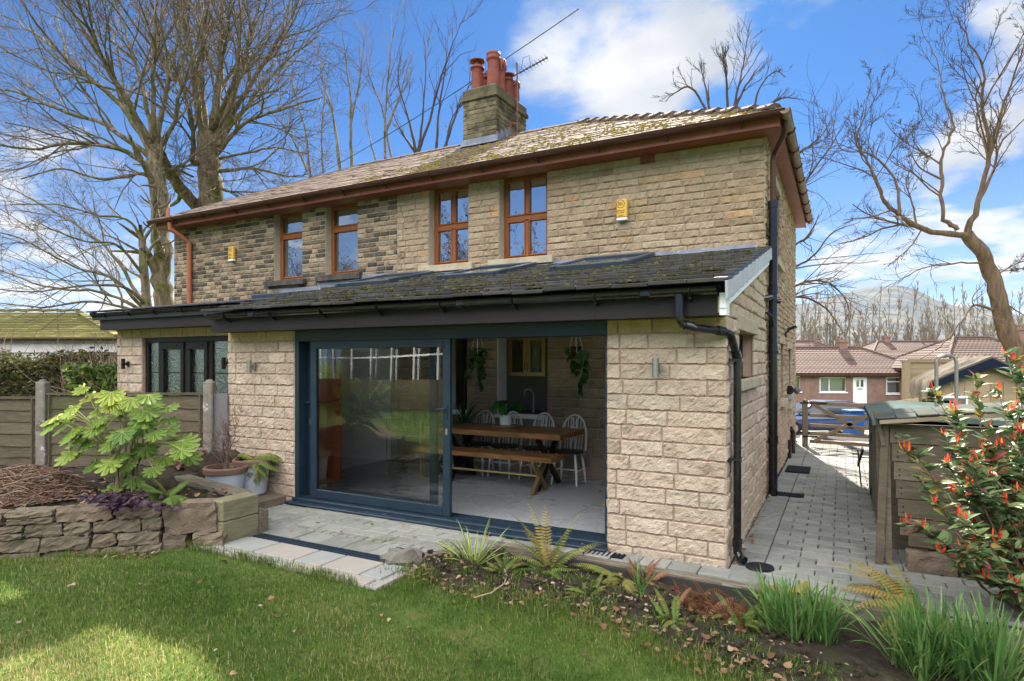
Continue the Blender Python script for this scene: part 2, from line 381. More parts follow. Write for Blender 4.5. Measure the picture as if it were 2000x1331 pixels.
def blobs(mb, P, R, squash=0.5, seed=3, rnd=None, n=7):
    """little uneven cushions, for moss"""
    rg = np.random.default_rng(seed)
    for p, r in zip(P, R):
        th = np.arange(n)*2*math.pi/n
        rr = r*rg.uniform(0.7, 1.3, n); r2 = rr*rg.uniform(0.5, 0.8, n)
        v = [(*(p[:2]+np.array((math.cos(t), math.sin(t)))*q), p[2]-0.01) for t, q in zip(th, rr)]
        v += [(*(p[:2]+np.array((math.cos(t), math.sin(t)))*q), p[2]+r*squash*rg.uniform(0.5, 1)) for t, q in zip(th, r2)]
        v.append((p[0], p[1], p[2]+r*squash*1.1))
        q = [(i, (i+1) % n, n+(i+1) % n, n+i) for i in range(n)]
        c = rg.uniform() if rnd is None else rnd
        n0 = mb.n; mb.add(v, q, c); mb.T.append(np.array([(n+i, n+(i+1) % n, 2*n) for i in range(n)])+n0); mb.tm.append(np.zeros(n))
def text_on(name, txt, loc, size, mat, parent, xrot=90, rz=0, align='CENTER', depth=0.001, font_scale=(1, 1)):
    cu = bpy.data.curves.new(name, 'FONT'); cu.body = txt; cu.size = size; cu.align_x = align; cu.align_y = 'CENTER'; cu.extrude = depth
    o = bpy.data.objects.new(name, cu); COL.objects.link(o)
    dg = bpy.context.evaluated_depsgraph_get(); me = bpy.data.meshes.new_from_object(o.evaluated_get(dg))
    bpy.data.objects.remove(o); m = bpy.data.objects.new(name, me); COL.objects.link(m)
    me.materials.clear(); me.materials.append(mat)
    m.parent = parent; m.location = np.asarray(loc)-ORG[parent.name]; m.rotation_euler = (math.radians(xrot), 0, rz); m.scale = font_scale+(1,)
    ORG[m.name] = ORG[parent.name]; return m
# ================================================================ materials of the buildings
m_clean = M('buff_sandstone', [(0.25, (0.17, 0.122, 0.076)), (0.5, (0.335, 0.25, 0.165)), (0.75, (0.46, 0.355, 0.245))], 8, 0.9, 0.9, 60, rnd=[(0, (0.18, 0.13, 0.085)), (0.25, (0.36, 0.27, 0.18)), (0.5, (0.29, 0.215, 0.145)), (0.75, (0.40, 0.31, 0.215)), (0.92, (0.30, 0.215, 0.13)), (1, (0.50, 0.29, 0.14))], rfac=0.6, spots=[(2.2, .56, .72, (0.2, 0.15, 0.09))])
m_dark = M('sooty_sandstone', [(0.3, (0.11, 0.078, 0.052)), (0.55, (0.21, 0.152, 0.10)), (0.75, (0.34, 0.255, 0.17))], 9, 0.9, 0.55, 45, rnd=[(0, (0.02, 0.019, 0.019)), (0.16, (0.045, 0.039, 0.034)), (0.36, (0.13, 0.094, 0.066)), (0.75, (0.27, 0.195, 0.125)), (1, (0.36, 0.27, 0.175))], rfac=0.72,
           spots=[(22, 0.56, 0.66, (0.03, 0.028, 0.027))])
m_mort = M('lime_mortar', [(0.3, (0.33, 0.28, 0.21)), (0.7, (0.46, 0.41, 0.32))], 20, 0.95, 0.4, 90)
m_mort2 = M('pink_mortar', [(0.3, (0.34, 0.225, 0.17)), (0.7, (0.44, 0.31, 0.24))], 25, 0.95, 0.4, 90)
m_ext = M('pitched_face_stone', [(0.28, (0.28, 0.21, 0.148)), (0.5, (0.43, 0.335, 0.24)), (0.72, (0.53, 0.425, 0.315))], 6, 0.9, 0.9, 70,
          rnd=[(0, (0.34, 0.255, 0.19)), (0.25, (0.53, 0.425, 0.32)), (0.5, (0.45, 0.335, 0.25)), (0.7, (0.40, 0.335, 0.26)), (0.88, (0.58, 0.465, 0.35)), (0.9, (0.56, 0.37, 0.15)), (1, (0.60, 0.41, 0.18))], rfac=0.55,
          spots=[(30, 0.73, 0.78, (0.66, 0.61, 0.54)), (3.2, 0.54, 0.75, (0.27, 0.2, 0.13))])
m_sill = M('dressed_sandstone', [(0.3, (0.29, 0.24, 0.165)), (0.7, (0.42, 0.36, 0.26))], 6, 0.85, 0.25, 60, spots=[(5, 0.6, 0.75, (0.2, 0.17, 0.12))])
m_sillb = M('sooty_sill_stone', [(0.3, (0.03, 0.028, 0.028)), (0.7, (0.10, 0.085, 0.07))], 8, 0.85, 0.3, 60)
m_slate = M('roof_slate', [(0.3, (0.085, 0.06, 0.048)), (0.7, (0.185, 0.135, 0.108))], 5, 0.95, spec=.1, bump=0.3, bscale=40, rnd=[(0, (0.10, 0.075, 0.06)), (0.5, (0.14, 0.102, 0.082)), (1, (0.23, 0.165, 0.118))], rfac=0.6, spots=[(7, 0.62, 0.7, (0.28, 0.23, 0.07))])
m_moss = M('moss', [(0.3, (0.10, 0.078, 0.014)), (0.7, (0.23, 0.175, 0.035))], 30, 1, 0.6, 120, rnd=[(0, (0.07, 0.065, 0.018)), (0.5, (0.19, 0.145, 0.03)), (1, (0.29, 0.205, 0.05))], rfac=0.5)
m_mossd = M('dark_moss', [(0.3, (0.03, 0.035, 0.01)), (0.7, (0.08, 0.08, 0.025))], 30, 1, 0.6, 120, rnd=[(0, (0.02, 0.02, 0.01)), (0.6, (0.034, 0.033, 0.012)), (1, (0.10, 0.088, 0.03))], rfac=0.8)
m_tile = M('grey_concrete_tile', [(0.3, (0.02, 0.019, 0.019)), (0.7, (0.06, 0.055, 0.051))], 6, 0.75, 0.4, 50, rnd=[(0, (0.03, 0.03, 0.032)), (1, (0.09, 0.086, 0.085))], rfac=0.5, spots=[(9, 0.50, 0.62, (0.045, 0.042, 0.022)), (4, 0.6, 0.72, (0.07, 0.07, 0.03))])
m_tile2 = M('black_slate_tile', [(0.3, (0.022, 0.024, 0.03)), (0.7, (0.05, 0.055, 0.065))], 6, 0.45, 0.2, 50, rnd=[(0, (0.02, 0.022, 0.03)), (1, (0.06, 0.065, 0.08))], rfac=0.5)
m_brown = M('rosewood_plastic', [(0.3, (0.17, 0.052, 0.032)), (0.7, (0.225, 0.075, 0.045))], 3, 0.42, 0.06, 20, stretch=(1, 1, 1), spots=[(2.5, 0.55, 0.75, (0.27, 0.11, 0.07))])
m_bgut = M('brown_gutter_plastic', [(0.3, (0.05, 0.022, 0.016)), (0.7, (0.085, 0.036, 0.025))], 4, 0.38)
m_terr = M('terracotta_plastic_pipe', [(0.3, (0.27, 0.085, 0.045)), (0.7, (0.33, 0.115, 0.06))], 5, 0.5, spots=[(6, 0.6, 0.75, (0.2, 0.07, 0.045))])
m_oak = M('golden_oak_frame', [(0.3, (0.17, 0.055, 0.018)), (0.7, (0.27, 0.092, 0.028))], 4, 0.4, 0.08, 30, stretch=(6, 6, 0.6))
m_black = M('black_plastic', [(0.3, (0.006, 0.006, 0.007)), (0.7, (0.012, 0.012, 0.013))], 4, 0.2, coat=0.3, spec=.4)
m_fasc = M('charcoal_fascia', [(0.3, (0.017, 0.014, 0.014)), (0.7, (0.026, 0.022, 0.021))], 3, 0.45, 0.05, 30, stretch=(0.3, 3, 3), spots=[(40, 0.74, 0.78, (0.2, 0.18, 0.16))])
m_alu = M('anthracite_aluminium', [(0.3, (0.010, 0.021, 0.032)), (0.7, (0.016, 0.030, 0.044))], 3, 0.35, spec=.3, spots=[(35, 0.73, 0.8, (0.12, 0.13, 0.13))])
m_blkfr = M('black_window_frame', [(0.3, (0.010, 0.009, 0.008)), (0.7, (0.018, 0.015, 0.013))], 3, 0.35)
m_lead = M('sheet_lead', [(0.3, (0.10, 0.11, 0.14)), (0.7, (0.21, 0.225, 0.27))], 4, 0.55, 0.35, 12, spots=[(9, 0.58, 0.72, (0.4, 0.4, 0.4))])
m_white = M('white_plastic', [(0.3, (0.68, 0.69, 0.7)), (0.7, (0.78, 0.78, 0.78))], 4, 0.4)
m_verge = M('grey_verge_cap', [(0.3, (0.30, 0.31, 0.33)), (0.7, (0.42, 0.43, 0.44))], 8, 0.5, spots=[(10, 0.6, 0.75, (0.22, 0.21, 0.19))])
m_steel = M('brushed_steel', [(0.3, (0.26, 0.235, 0.21)), (0.7, (0.36, 0.33, 0.295))], 10, 0.45, metal=0.9, stretch=(1, 1, 12))
m_terra = M('terracotta_clay', [(0.3, (0.15, 0.042, 0.032)), (0.7, (0.23, 0.068, 0.05))], 6, 0.6, 0.15, 30, spots=[(5, 0.56, 0.72, (0.09, 0.04, 0.035))])
m_soot = M('chimney_stone', [(0.3, (0.06, 0.052, 0.03)), (0.7, (0.2, 0.16, 0.095))], 6, 0.9, 0.5, 40, rnd=[(0, (0.04, 0.038, 0.03)), (0.4, (0.11, 0.092, 0.055)), (1, (0.26, 0.21, 0.125))], rfac=0.6, spots=[(3, .5, .64, (0.035, 0.035, 0.022))])
m_glass = glass('window_glass', (0.9, 0.93, 0.92), 0.05)
m_wavy = glass('leaded_glass', (0.5, 0.52, 0.53), 0.42, 0.0, 0.14, 2.2)
m_wavy2 = glass('frosted_glass', (0.62, 0.6, 0.55), 0.22, 0.15, 0.5, 28)
m_slide = glass('sliding_glass', (0.93, 0.96, 0.95), 0.035, power=1.1)
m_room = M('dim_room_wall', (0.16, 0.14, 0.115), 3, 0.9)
m_curt = M('pale_curtain', [(0.3, (0.62, 0.64, 0.66)), (0.7, (0.78, 0.79, 0.8))], 3, 0.9, stretch=(14, 14, 1))
# ================================================================ the pair of houses
XL, XR, Y1, Y2, YB = -13.52, -0.885, 5.63, 8.82, 14.95
ZE = 4.90
house = empty('semi_detached_house', (-7.05, 11.9, 0), 'two-storey sandstone house pair with hipped slate roof, sooty left half and clean right half', 'house')
HW = [(-10.24, -9.44, 3.44, 4.84), (-8.82, -8.0, 3.46, 4.84), (-6.36, -5.55, 3.46, 4.84), (-4.95, -4.085, 3.46, 4.84)]
def xat(px, y): return float(W(px, 700, y)[0])
KW = [(xat(871, Y2), xat(912, Y2), 0.95, 2.30), (xat(972, Y2), xat(1069, Y2), 0.93, 2.34)]
fh = [(a-XL, b-XL, c, d) for a, b, c, d in HW+KW]
mb = MB()
slab(mb, (XL, Y2+0.008, 0), (1, 0, 0), (0, 0, 1), (0, -1, 0), XR-XL-0.008, ZE, 0.3, fh, 0.5, 1)
zs_up = frange(2.28, ZE, 0.0915); zs_cl = frange(2.28, ZE, 0.104); zs_lo = frange(0.03, 2.28, 0.15); zs_mid = frange(2.28, 3.35, 0.0915)
XP = -7.06
def soot(rg, u, z, k):
    return rg.uniform(0, 1)**0.8 if rg.uniform() < 0.85 else rg.uniform(0, .3)
stones(mb, (XL, Y2, 0), (1, 0, 0), (0, -1, 0), XP-XL, zs_up, (0.14, 0.3), [(h[0], h[1], h[2]-0.1, h[3]) for h in fh], 0.012, 0.013, 0.045, 0.0035, 5, soot, 2)
stones(mb, (XP, Y2, 0), (1, 0, 0), (0, -1, 0), XR-XP, zs_cl, (0.2, 0.56), [(h[0]+XL-XP, h[1]+XL-XP, h[2]-0.1, h[3]) for h in fh], 0.014, 0.007, 0.036, 0.0048, 6, lambda rg, u, z, k: rg.uniform()*0.96 if rg.uniform() < 0.97 else 1.0, 0)
stones(mb, (XP, Y2, 0), (1, 0, 0), (0, -1, 0), XR-XP-0.2, zs_lo, (0.3, 0.6), [(h[0]+XL-XP, h[1]+XL-XP, h[2]-0.1, h[3]+0.02) for h in fh], 0.014, 0.008, 0.07, 0.004, 7, lambda rg, u, z, k: rg.uniform()*0.5, 0)
mb.build('front_wall', [m_clean, m_mort, m_dark], house)
# right side wall
SW = [(10.15, 10.95, 3.36, 4.5), (11.1, 11.75, 1.15, 2.1), (12.75, 13.55, 1.0, 2.05)]
sh = [(a-Y2, b-Y2, c, d) for a, b, c, d in SW]
mb = MB()
slab(mb, (XR-0.008, Y2+0.01, 0), (0, 1, 0), (0, 0, 1), (1, 0, 0), YB-Y2, ZE, 0.3, sh, 0.5, 1)
stones(mb, (XR, Y2-0.012, 0), (0, 1, 0), (1, 0, 0), YB-Y2+0.012, frange(0, ZE, 0.0915), (0.18, 0.42), sh, 0.02, 0.007, 0.06, 0.006, 8, lambda rg, u, z, k: rg.uniform()*0.75, 0)
mb.build('side_wall', [m_clean, m_mort], house)
mb = MB()
mb.box((XL-0.15+0.3, (Y2+YB)/2+0.15, ZE/2), (0.3, YB-Y2-0.3, ZE), rnd=0.5, mi=0); mb.box(((XL+XR)/2, YB-0.17, ZE/2), (XR-XL-0.56, 0.3, ZE), rnd=0.4)
mb.build('rear_wall', m_clean, house)
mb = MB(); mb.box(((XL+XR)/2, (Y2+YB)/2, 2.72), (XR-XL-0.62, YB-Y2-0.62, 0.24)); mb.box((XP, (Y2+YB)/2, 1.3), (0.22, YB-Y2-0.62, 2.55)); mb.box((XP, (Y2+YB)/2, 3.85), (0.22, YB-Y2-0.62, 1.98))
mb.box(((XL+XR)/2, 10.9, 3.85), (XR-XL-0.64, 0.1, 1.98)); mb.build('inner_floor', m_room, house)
# --- roof
kR, yE, zE, yR, zR = 0.507, 8.40, 4.955, 11.9, 6.73
xEL, xER, xRL, xRR, yEB = XL-0.24, -0.63, -10.6, -4.75, 15.4
mb = MB()
A = [(xEL, yE, zE-0.03), (xER, yE, zE-0.03), (xER, yEB, zE-0.03), (xEL, yEB, zE-0.03), (xRL, yR, zR-0.03), (xRR, yR, zR-0.03)]
mb.add(A, [(0, 1, 5, 4), (2, 3, 4, 5), (3, 2, 1, 0)], 0.3); mb.T.append(np.array([(1, 2, 5), (3, 0, 4)])+0); mb.tm.append(np.zeros(2))
Ns = np.array((0, -kR, 1))/math.hypot(1, kR); Vs = np.array((0, 1, kR))/math.hypot(1, kR)
Ls = math.hypot(yR-yE, zR-zE); rows = 19; ex = Ls/rows
rg = np.random.default_rng(21)
Mr = np.stack([np.array((1.0, 0, 0)), Vs, Ns], 1)
for r in range(rows):
    f0 = r/rows; a = xEL+(xRL-xEL)*f0+0.03; b = xER+(xRR-xER)*f0-0.03
    x = a - (0.14 if r % 2 else 0)
    while x < b:
        w = rg.uniform(0.24, 0.3); x0 = max(x, a); x1 = min(x+w, b)
        if x1-x0 > 0.05:
            c = np.array(((x0+x1)/2, yE, zE))+Vs*(r*ex+ex*0.62)+Ns*(0.012+rg.normal(0, 0.003))
            tilt = -0.045+rg.normal(0, 0.008); R2 = Mr @ np.array([(1, 0, 0), (0, math.cos(tilt), -math.sin(tilt)), (0, math.sin(tilt), math.cos(tilt))])
            mb.box(c, (x1-x0-0.006, ex*1.3, 0.014), 0, rg.uniform(), 0, R2)
        x += w
# right hip end slates (seen edge on) and hip/ridge cappings
Vh = np.array((xRR-xER, 0, zR-zE)); Lh = np.linalg.norm(Vh); Vh /= Lh; Nh = np.array((-Vh[2]*-1, 0, -Vh[0])); Nh = np.array((Vh[2], 0, -Vh[0]))
Mh = np.stack([np.array((0, 1.0, 0)), -Vh*-1, Nh], 1)
for r in range(22):
    f0 = r/22; a = yE+(yR-yE)*f0+0.05; b = yEB+(yR-yEB)*f0-0.05; y = a
    while y < b-0.06:
        w = min(0.28, b-y); c = np.array((xER, y+w/2, zE))+Vh*((r+0.6)*Lh/22)+Nh*0.014
        mb.box(c, (w-0.006, Lh/22*1.25, 0.013), 0, rg.uniform(), 0, Mh); y += w
roof = mb.build('roof', m_slate, house)
mb = MB()
def caps(P0, P1, n, w, th, lift=0.02):
    P0 = np.asarray(P0, float); P1 = np.asarray(P1, float); d = (P1-P0)/n; u = d/np.linalg.norm(d); s_ = np.cross(u, (0, 0, 1.0)); s_ /= np.linalg.norm(s_); up = np.cross(s_, u)
    for i in range(n):
        a = P0+d*i; b = a+d*1.12
        la = up*(lift+th); lb = up*(th*0.4)
        V = []
        for p, l in ((a, la), (b, lb)):
            for o_, h in ((-w, -w*0.42), (-w*0.35, 0), (w*0.35, 0), (w, -w*0.42), (w, -w*0.42-0.03), (-w, -w*0.42-0.03)):
                V.append(p+s_*o_+up*h+l)
        q = [(k, (k+1) % 6, 6+(k+1) % 6, 6+k) for k in range(6)]
        r_ = rg.uniform(); n0 = mb.n; mb.add(V, q, r_)
        mb.Q.append(np.array([(0, 5, 4, 1), (1, 4, 3, 2), (6, 7, 10, 11), (7, 8, 9, 10)])+n0); mb.qm.append(np.zeros(4))
caps((xRL, yR, zR+0.03), (xRR, yR, zR+0.03), 14, 0.13, 0.01, 0.004)
caps((xER-0.1, yE+0.1, zE+0.07), (xRR, yR, zR+0.03), 15, 0.13, 0.025, 0.035)
caps((xEL+0.1, yE+0.1, zE+0.05), (xRL, yR, zR+0.03), 11, 0.12, 0.01, 0.004)
mb.build('ridge_tile', M('ridge_clay', [(0.3, (0.06, 0.042, 0.038)), (0.7, (0.14, 0.1, 0.09))], 6, 0.95, 0.3, 40, spec=.1, spots=[(8, 0.58, 0.68, (0.2, 0.15, 0.05))]), roof)
mb = MB(); P = []; Rr = []
rg = np.random.default_rng(31)
for i in range(8500):
    x = rg.uniform(-8.6, -0.9); s_ = rg.uniform(0, Ls)**1.0
    f0 = s_/Ls; 
    if x > xER+(xRR-xER)*f0-0.15: continue
    dens = (0.9 if s_ < 0.9 else 0.28) * np.clip((x+8.3)/1.6, 0.05, 1) * (0.35+0.65*(math.sin(x*3.1+1)*math.sin(s_*4+x*1.7) > -0.25))
    if rg.uniform() > dens: continue
    row = round(s_/ex); s2 = min(Ls, row*ex+abs(rg.normal(0, 0.03)))
    P.append(np.array((x, yE, zE))+Vs*s2+Ns*0.015); Rr.append(abs(rg.normal(0.014, 0.011))+0.007)
blobs(mb, P, Rr, 0.6, 5); mb.build('moss', m_moss, roof, kind='stuff')
# --- fascia, soffit, gutters
mb = MB()
mb.box(((xEL+xER)/2+0.02, yE+0.10, 4.865), (xER-xEL-0.14, 0.025, 0.15)); mb.box((xER-0.10+0.03, (yE+yEB)/2, 4.865), (0.025, yEB-yE-0.24, 0.15))
mb.box((xEL+0.09, (yE+yEB)/2, 4.865), (0.025, yEB-yE-0.24, 0.15))
mb.box(((xEL+xER)/2, (yE+0.11+Y2)/2+0.02, 4.80), (xER-xEL-0.2, Y2-yE-0.12, 0.014)); mb.box((XR+0.1, (yE+yEB)/2, 4.80), (0.22, yEB-yE-0.3, 0.012))
mb.build('fascia', m_brown, house)
def gutter_mesh(mb, a, b, r, th=0.006, n=9, ogee=False):
    a = np.asarray(a, float); b = np.asarray(b, float); u = (b-a)/np.linalg.norm(b-a); s_ = np.array((u[1], -u[0], 0))
    ang = np.linspace(0, math.pi, n); P = []
    for rr in (r, r-th):
        P.append([(-math.cos(t)*rr, -math.sin(t)*rr) for t in (ang if rr == r else ang[::-1])])
    pr = P[0]+P[1]; k = len(pr)
    V = [a+s_*x+np.array((0, 0, z)) for x, z in pr]+[b+s_*x+np.array((0, 0, z)) for x, z in pr]
    mb.add(V, [(i, (i+1) % k, k+(i+1) % k, k+i) for i in range(k)], 0.5)
    for c, f in ((a, 1), (b, -1)):
        V = [c]+[c+s_*x+np.array((0, 0, z)) for x, z in P[0]]; mb.add(V, [(0, i, i+1) for i in range(1, n)], 0.5)
        # rolled lip and stop end
        mb.tube([c+u*f*0.0, c+u*f*0.03], r*1.04, 12) if False else None
    mb.tube([a+s_*r, b+s_*r], 0.008, 6); mb.tube([a-s_*r, b-s_*r], 0.008, 6)
def bracket_mesh(mb, p, u, r):
    u = np.asarray(u, float); s_ = np.array((u[1], -u[0], 0))
    for t0, t1 in zip(np.linspace(-0.1, math.pi+0.1, 9)[:-1], np.linspace(-0.1, math.pi+0.1, 9)[1:]):
        a = p+s_*(-math.cos(t0)*r*1.06)+np.array((0, 0, -math.sin(t0)*r*1.06)); b = p+s_*(-math.cos(t1)*r*1.06)+np.array((0, 0, -math.sin(t1)*r*1.06))
        mb.bar(a, b, 0.03, 0.01, up=u)
    mb.bar(p+np.array((0, 0, -r*1.2)), p-s_*0.0+np.array((0, 0.09 if abs(u[0]) > .5 else 0, -r*1.7)), 0.02, 0.02)
zg = 4.945
mb = MB(); gutter_mesh(mb, (xEL-0.02, yE-0.005, zg), (xER+0.02, yE-0.005, zg), 0.062); gut = mb.build('gutter', m_bgut, house)
mb = MB(); gutter_mesh(mb, (xER+0.015, yE-0.06, zg-0.002), (xER+0.015, yEB, zg-0.002), 0.062); mb.build('gutter', M('weathered_gutter', [(0.3, (0.12, 0.075, 0.05)), (0.7, (0.27, 0.2, 0.15))], 5, 0.55), house)
for i in range(14):
    x = xER-0.5-i*0.98; mb = MB(); bracket_mesh(mb, np.array((x, yE-0.005, zg)), (1, 0, 0), 0.064); mb.build('bracket', m_bgut, gut)
for i in range(8):
    mb = MB(); bracket_mesh(mb, np.array((xER+0.015, yE+0.7+i*0.85, zg)), (0, 1, 0), 0.066); mb.build('bracket', m_bgut, gut)
# --- windows of the upper floor
def window(hole, kind, yw, mat, nmat, par, recess=0.16, gl=m_wavy, fw=0.06, back=None):
    a, b, c, d = hole; y = yw+recess; f = MB(); t = 0.05
    f.bbox((a+fw/2, y+t/2, (c+d)/2), (fw, t, d-c), .006); f.bbox((b-fw/2, y+t/2, (c+d)/2), (fw, t, d-c), .006)
    f.bbox(((a+b)/2, y+t/2, c+fw/2), (b-a-2*fw, t-.004, fw), .006); f.bbox(((a+b)/2, y+t/2, d-fw/2), (b-a-2*fw, t-.004, fw), .006)
    panes = []
    if kind == 'four':
        zm = c+(d-c)*0.5; f.bbox(((a+b)/2, y+t/2, zm), (b-a-2*fw, t-.006, 0.075), .006)
        f.bbox(((a+b)/2, y+t/2-0.004, (c+zm)/2), (0.05, t-.008, zm-c-0.1), .006); f.bbox(((a+b)/2, y+t/2-.004, (d+zm)/2), (0.05, t-.008, d-zm-0.1), .006)
        for x0, x1 in ((a+fw, (a+b)/2-.025), ((a+b)/2+.025, b-fw)):
            panes += [(x0, x1, c+fw, zm-.037), (x0, x1, zm+.037, d-fw)]
    elif kind == 'two':
        zm = c+(d-c)*0.66; f.bbox(((a+b)/2, y+t/2, zm), (b-a-2*fw, t-.006, 0.08), .006)
        panes = [(a+fw, b-fw, c+fw, zm-.04), (a+fw, b-fw, zm+.04, d-fw)]
    for x0, x1, z0, z1 in panes:      # inner sash of each light
        s = 0.028
        for cx, cz, sx, sz in (((x0+x1)/2, z0+s/2, x1-x0, s), ((x0+x1)/2, z1-s/2, x1-x0, s), (x0+s/2, (z0+z1)/2, s, z1-z0-2*s), (x1-s/2, (z0+z1)/2, s, z1-z0-2*s)):
            f.bbox((cx, y+t/2-.012, cz), (sx, t, sz), .008)
    fo = f.build(nmat, mat, par)
    for x0, x1, z0, z1 in panes:
        p = MB(); n = 14; X, Z = np.meshgrid(np.linspace(x0+.03, x1-.03, n), np.linspace(z0+.03, z1-.03, n), indexing='ij')
        p.grid(np.stack([X, np.full_like(X, y+t/2+.004), Z], -1)[:, ::-1]); p.build('pane', gl, fo)
    if back is not None:
        q = MB(); q.box(((a+b)/2, y+0.35, (c+d)/2), (b-a+0.3, 0.01, d-c+0.3)); q.build('curtain', back, fo)
    return fo
m_lead_gl = glass('leaded_glass_clear', (0.25, 0.28, 0.3), 0.62, 0.0, 0.14, 2.2)
for h, k in zip(HW, ('two', 'two', 'four', 'four')):
    window(h, k, Y2, m_oak, 'window', house, gl=m_wavy if k == 'two' else m_lead_gl, back=m_curt if k == 'two' else None)
for i, h in enumerate(HW):
    mb = MB(); mb.bbox(((h[0]+h[1])/2-.02, Y2+0.05, h[2]-0.062), (h[1]-h[0]+0.3, 0.3, 0.115), .008); mb.build('window_sill', m_sillb if i < 2 else m_sill, house)
    mb = MB(); mb.bbox(((h[0]+h[1])/2, Y2+0.09, h[3]+0.035), (h[1]-h[0]+0.24, 0.22, 0.065), .004); mb.build('lintel', m_sillb if i < 2 else m_sill, house)
def side_window(y0, y1, z0, z1, par, lintel=True):
    f = MB(); x = XR-0.14; w = 0.05
    f.box((x, y0+w/2, (z0+z1)/2), (0.05, w, z1-z0)); f.box((x, y1-w/2, (z0+z1)/2), (0.05, w, z1-z0)); f.box((x, (y0+y1)/2, z0+w/2), (0.048, y1-y0-2*w, w)); f.box((x, (y0+y1)/2, z1-w/2), (0.048, y1-y0-2*w, w))
    o = f.build('window', m_oak, par); p = MB(); p.box((x, (y0+y1)/2, (z0+z1)/2), (0.006, y1-y0-.1, z1-z0-.1)); p.build('pane', m_lead_gl, o)
    s = MB(); s.bbox((XR-0.05, (y0+y1)/2, z0-0.05), (0.24, y1-y0+0.24, 0.1), .006); s.build('window_sill', m_sill, par)
    s = MB(); s.bbox((XR-0.08, (y0+y1)/2, z1+0.06), (0.2, y1-y0+0.3, 0.13), .006); s.build('lintel', m_sill, par)
for a, b, c, d in SW: side_window(a, b, c, d, house)
# kitchen openings in the old rear wall
for i, (a, b, c, d) in enumerate(KW):
    mb = MB(); mb.bbox(((a+b)/2, Y2+0.02, c-0.02), (b-a+0.02, 0.3, 0.045), .004); mb.build('inner_sill', m_white, house)
    mb = MB(); mb.bbox(((a+b)/2, Y2+0.03, c-0.115), (b-a+0.3, 0.12, 0.13), .006); mb.build('window_sill', m_sill, house)
    mb = MB(); mb.box((a+.006, Y2+0.14, (c+d)/2), (0.012, 0.3, d-c)); mb.build('jamb', m_white, house)
# --- air bricks
for px, py, w, h in ((1265, 310, .21, .15), (368, 431, .1, .13), (429, 436, 0.19, 0.1)):
    p = W(px, py, Y2); mb = MB(); nx, nz = (6, 4) if w > .15 else (3, 4)
    slab(mb, (p[0]-w/2, Y2-0.022, p[2]-h/2), (1, 0, 0), (0, 0, 1), (0, -1, 0), w, h, 0.03, [(w*(i+.28)/nx, w*(i+.72)/nx, h*(j+.28)/nz, h*(j+.72)/nz) for i in range(nx) for j in range(nz)])
    mb.build('air_brick', m_terra, house)
# --- pipes
mb = MB(); x0 = -12.86; y0 = Y2-0.07
mb.tube([(-13.05, yE+0.02, 4.86), (-13.05, yE+0.03, 4.72), (-12.95, Y2-0.2, 4.58), (x0, y0, 4.44), (x0, y0, 3.05)], 0.052, 12)
for z in (4.38, 3.42): mb.tube([(x0, y0, z-.05), (x0, y0, z+.05)], 0.06, 12)
mb.box((-13.06, yE-0.02, 5.03), (0.11, 0.02, 0.28)); mb.build('downpipe', m_terr, house)
px_, py_ = -0.80, 8.93
mb = MB(); mb.tube([(px_, py_, 0), (px_, py_, 3.93)], 0.057, 16)
for z in (0.75, 1.95, 2.75, 3.9): mb.tube([(px_, py_, z-.05), (px_, py_, z+.05)], 0.066, 16)
for z in (1.92, 3.5): mb.box((px_-0.02, py_-0.02, z), (0.18, 0.05, 0.03))
mb.tube([(px_-.02, py_-.06, 2.66), (px_-.01, py_-.24, 2.64), (px_-0.1, py_-0.30, 2.62)], 0.04, 10)
mb.tube([(px_, py_-.05, 2.28), (px_-.01, py_-.16, 2.40), (px_-.06, py_-.22, 2.45), (px_-0.12, py_-0.24, 2.45)], 0.026, 10)
mb.tube([(px_+0.05, py_-.0, 2.6), (px_+0.1, py_-.0, 2.6)], 0.03, 10)
mb.build('soil_pipe', m_black, house)
mb = MB(); mb.tube([(px_, py_, 3.9), (px_, py_, 4.5), (px_+.02, py_-.02, 4.58), (px_+0.14, py_-0.22, 4.72), (px_+.17, py_-.3, 4.80), (px_+.17, py_-.32, 4.9)], 0.036, 12); mb.build('downpipe', m_bgut, house)
mb = MB(); q = S_ = None
mb.tube([(XR+0.06, 13.2, 0.0), (XR+0.06, 13.2, 0.42), (XR+0.02, 13.1, 0.5)], 0.045, 10); mb.build('drain_pipe', m_black, house); mb = MB(); mb.tube([(XR+.05, 12.5, 0), (XR+.05, 12.5, .34)], 0.03, 8); mb.build('drain_pipe', m_black, house)
# --- chimney
cx0, cx1, cy0, cy1 = -7.18, -6.36, 11.2, 12.6
mb = MB(); zb, zt = 6.35, 7.36
mb.box(((cx0+cx1)/2, (cy0+cy1)/2, (zb+zt)/2), (cx1-cx0-.016, cy1-cy0-.016, zt-zb), mi=1)
zz = frange(zb, zt, 0.098)
stones(mb, (cx0, cy0, 0), (1, 0, 0), (0, -1, 0), cx1-cx0, zz, (0.15, 0.42), (), 0.010, 0.008, 0.05, 0.003, 12, lambda rg, u, z, k: rg.uniform(.3, 1) if u < .55 else rg.uniform(0, .5))
stones(mb, (cx1, cy0, 0), (0, 1, 0), (1, 0, 0), cy1-cy0, zz, (0.2, 0.42), (), 0.010, 0.01, 0.05, 0.003, 13, lambda rg, u, z, k: rg.uniform(0, .7))
stones(mb, (cx0, cy1, 0), (0, -1, 0), (-1, 0, 0), cy1-cy0, zz, (0.2, 0.42), (), 0.010, 0.01, 0.05, 0.003, 14)
mb.bbox(((cx0+cx1)/2, (cy0+cy1)/2, zt+0.055), (cx1-cx0+.09, cy1-cy0+.09, 0.11), .015, rnd=0.3)
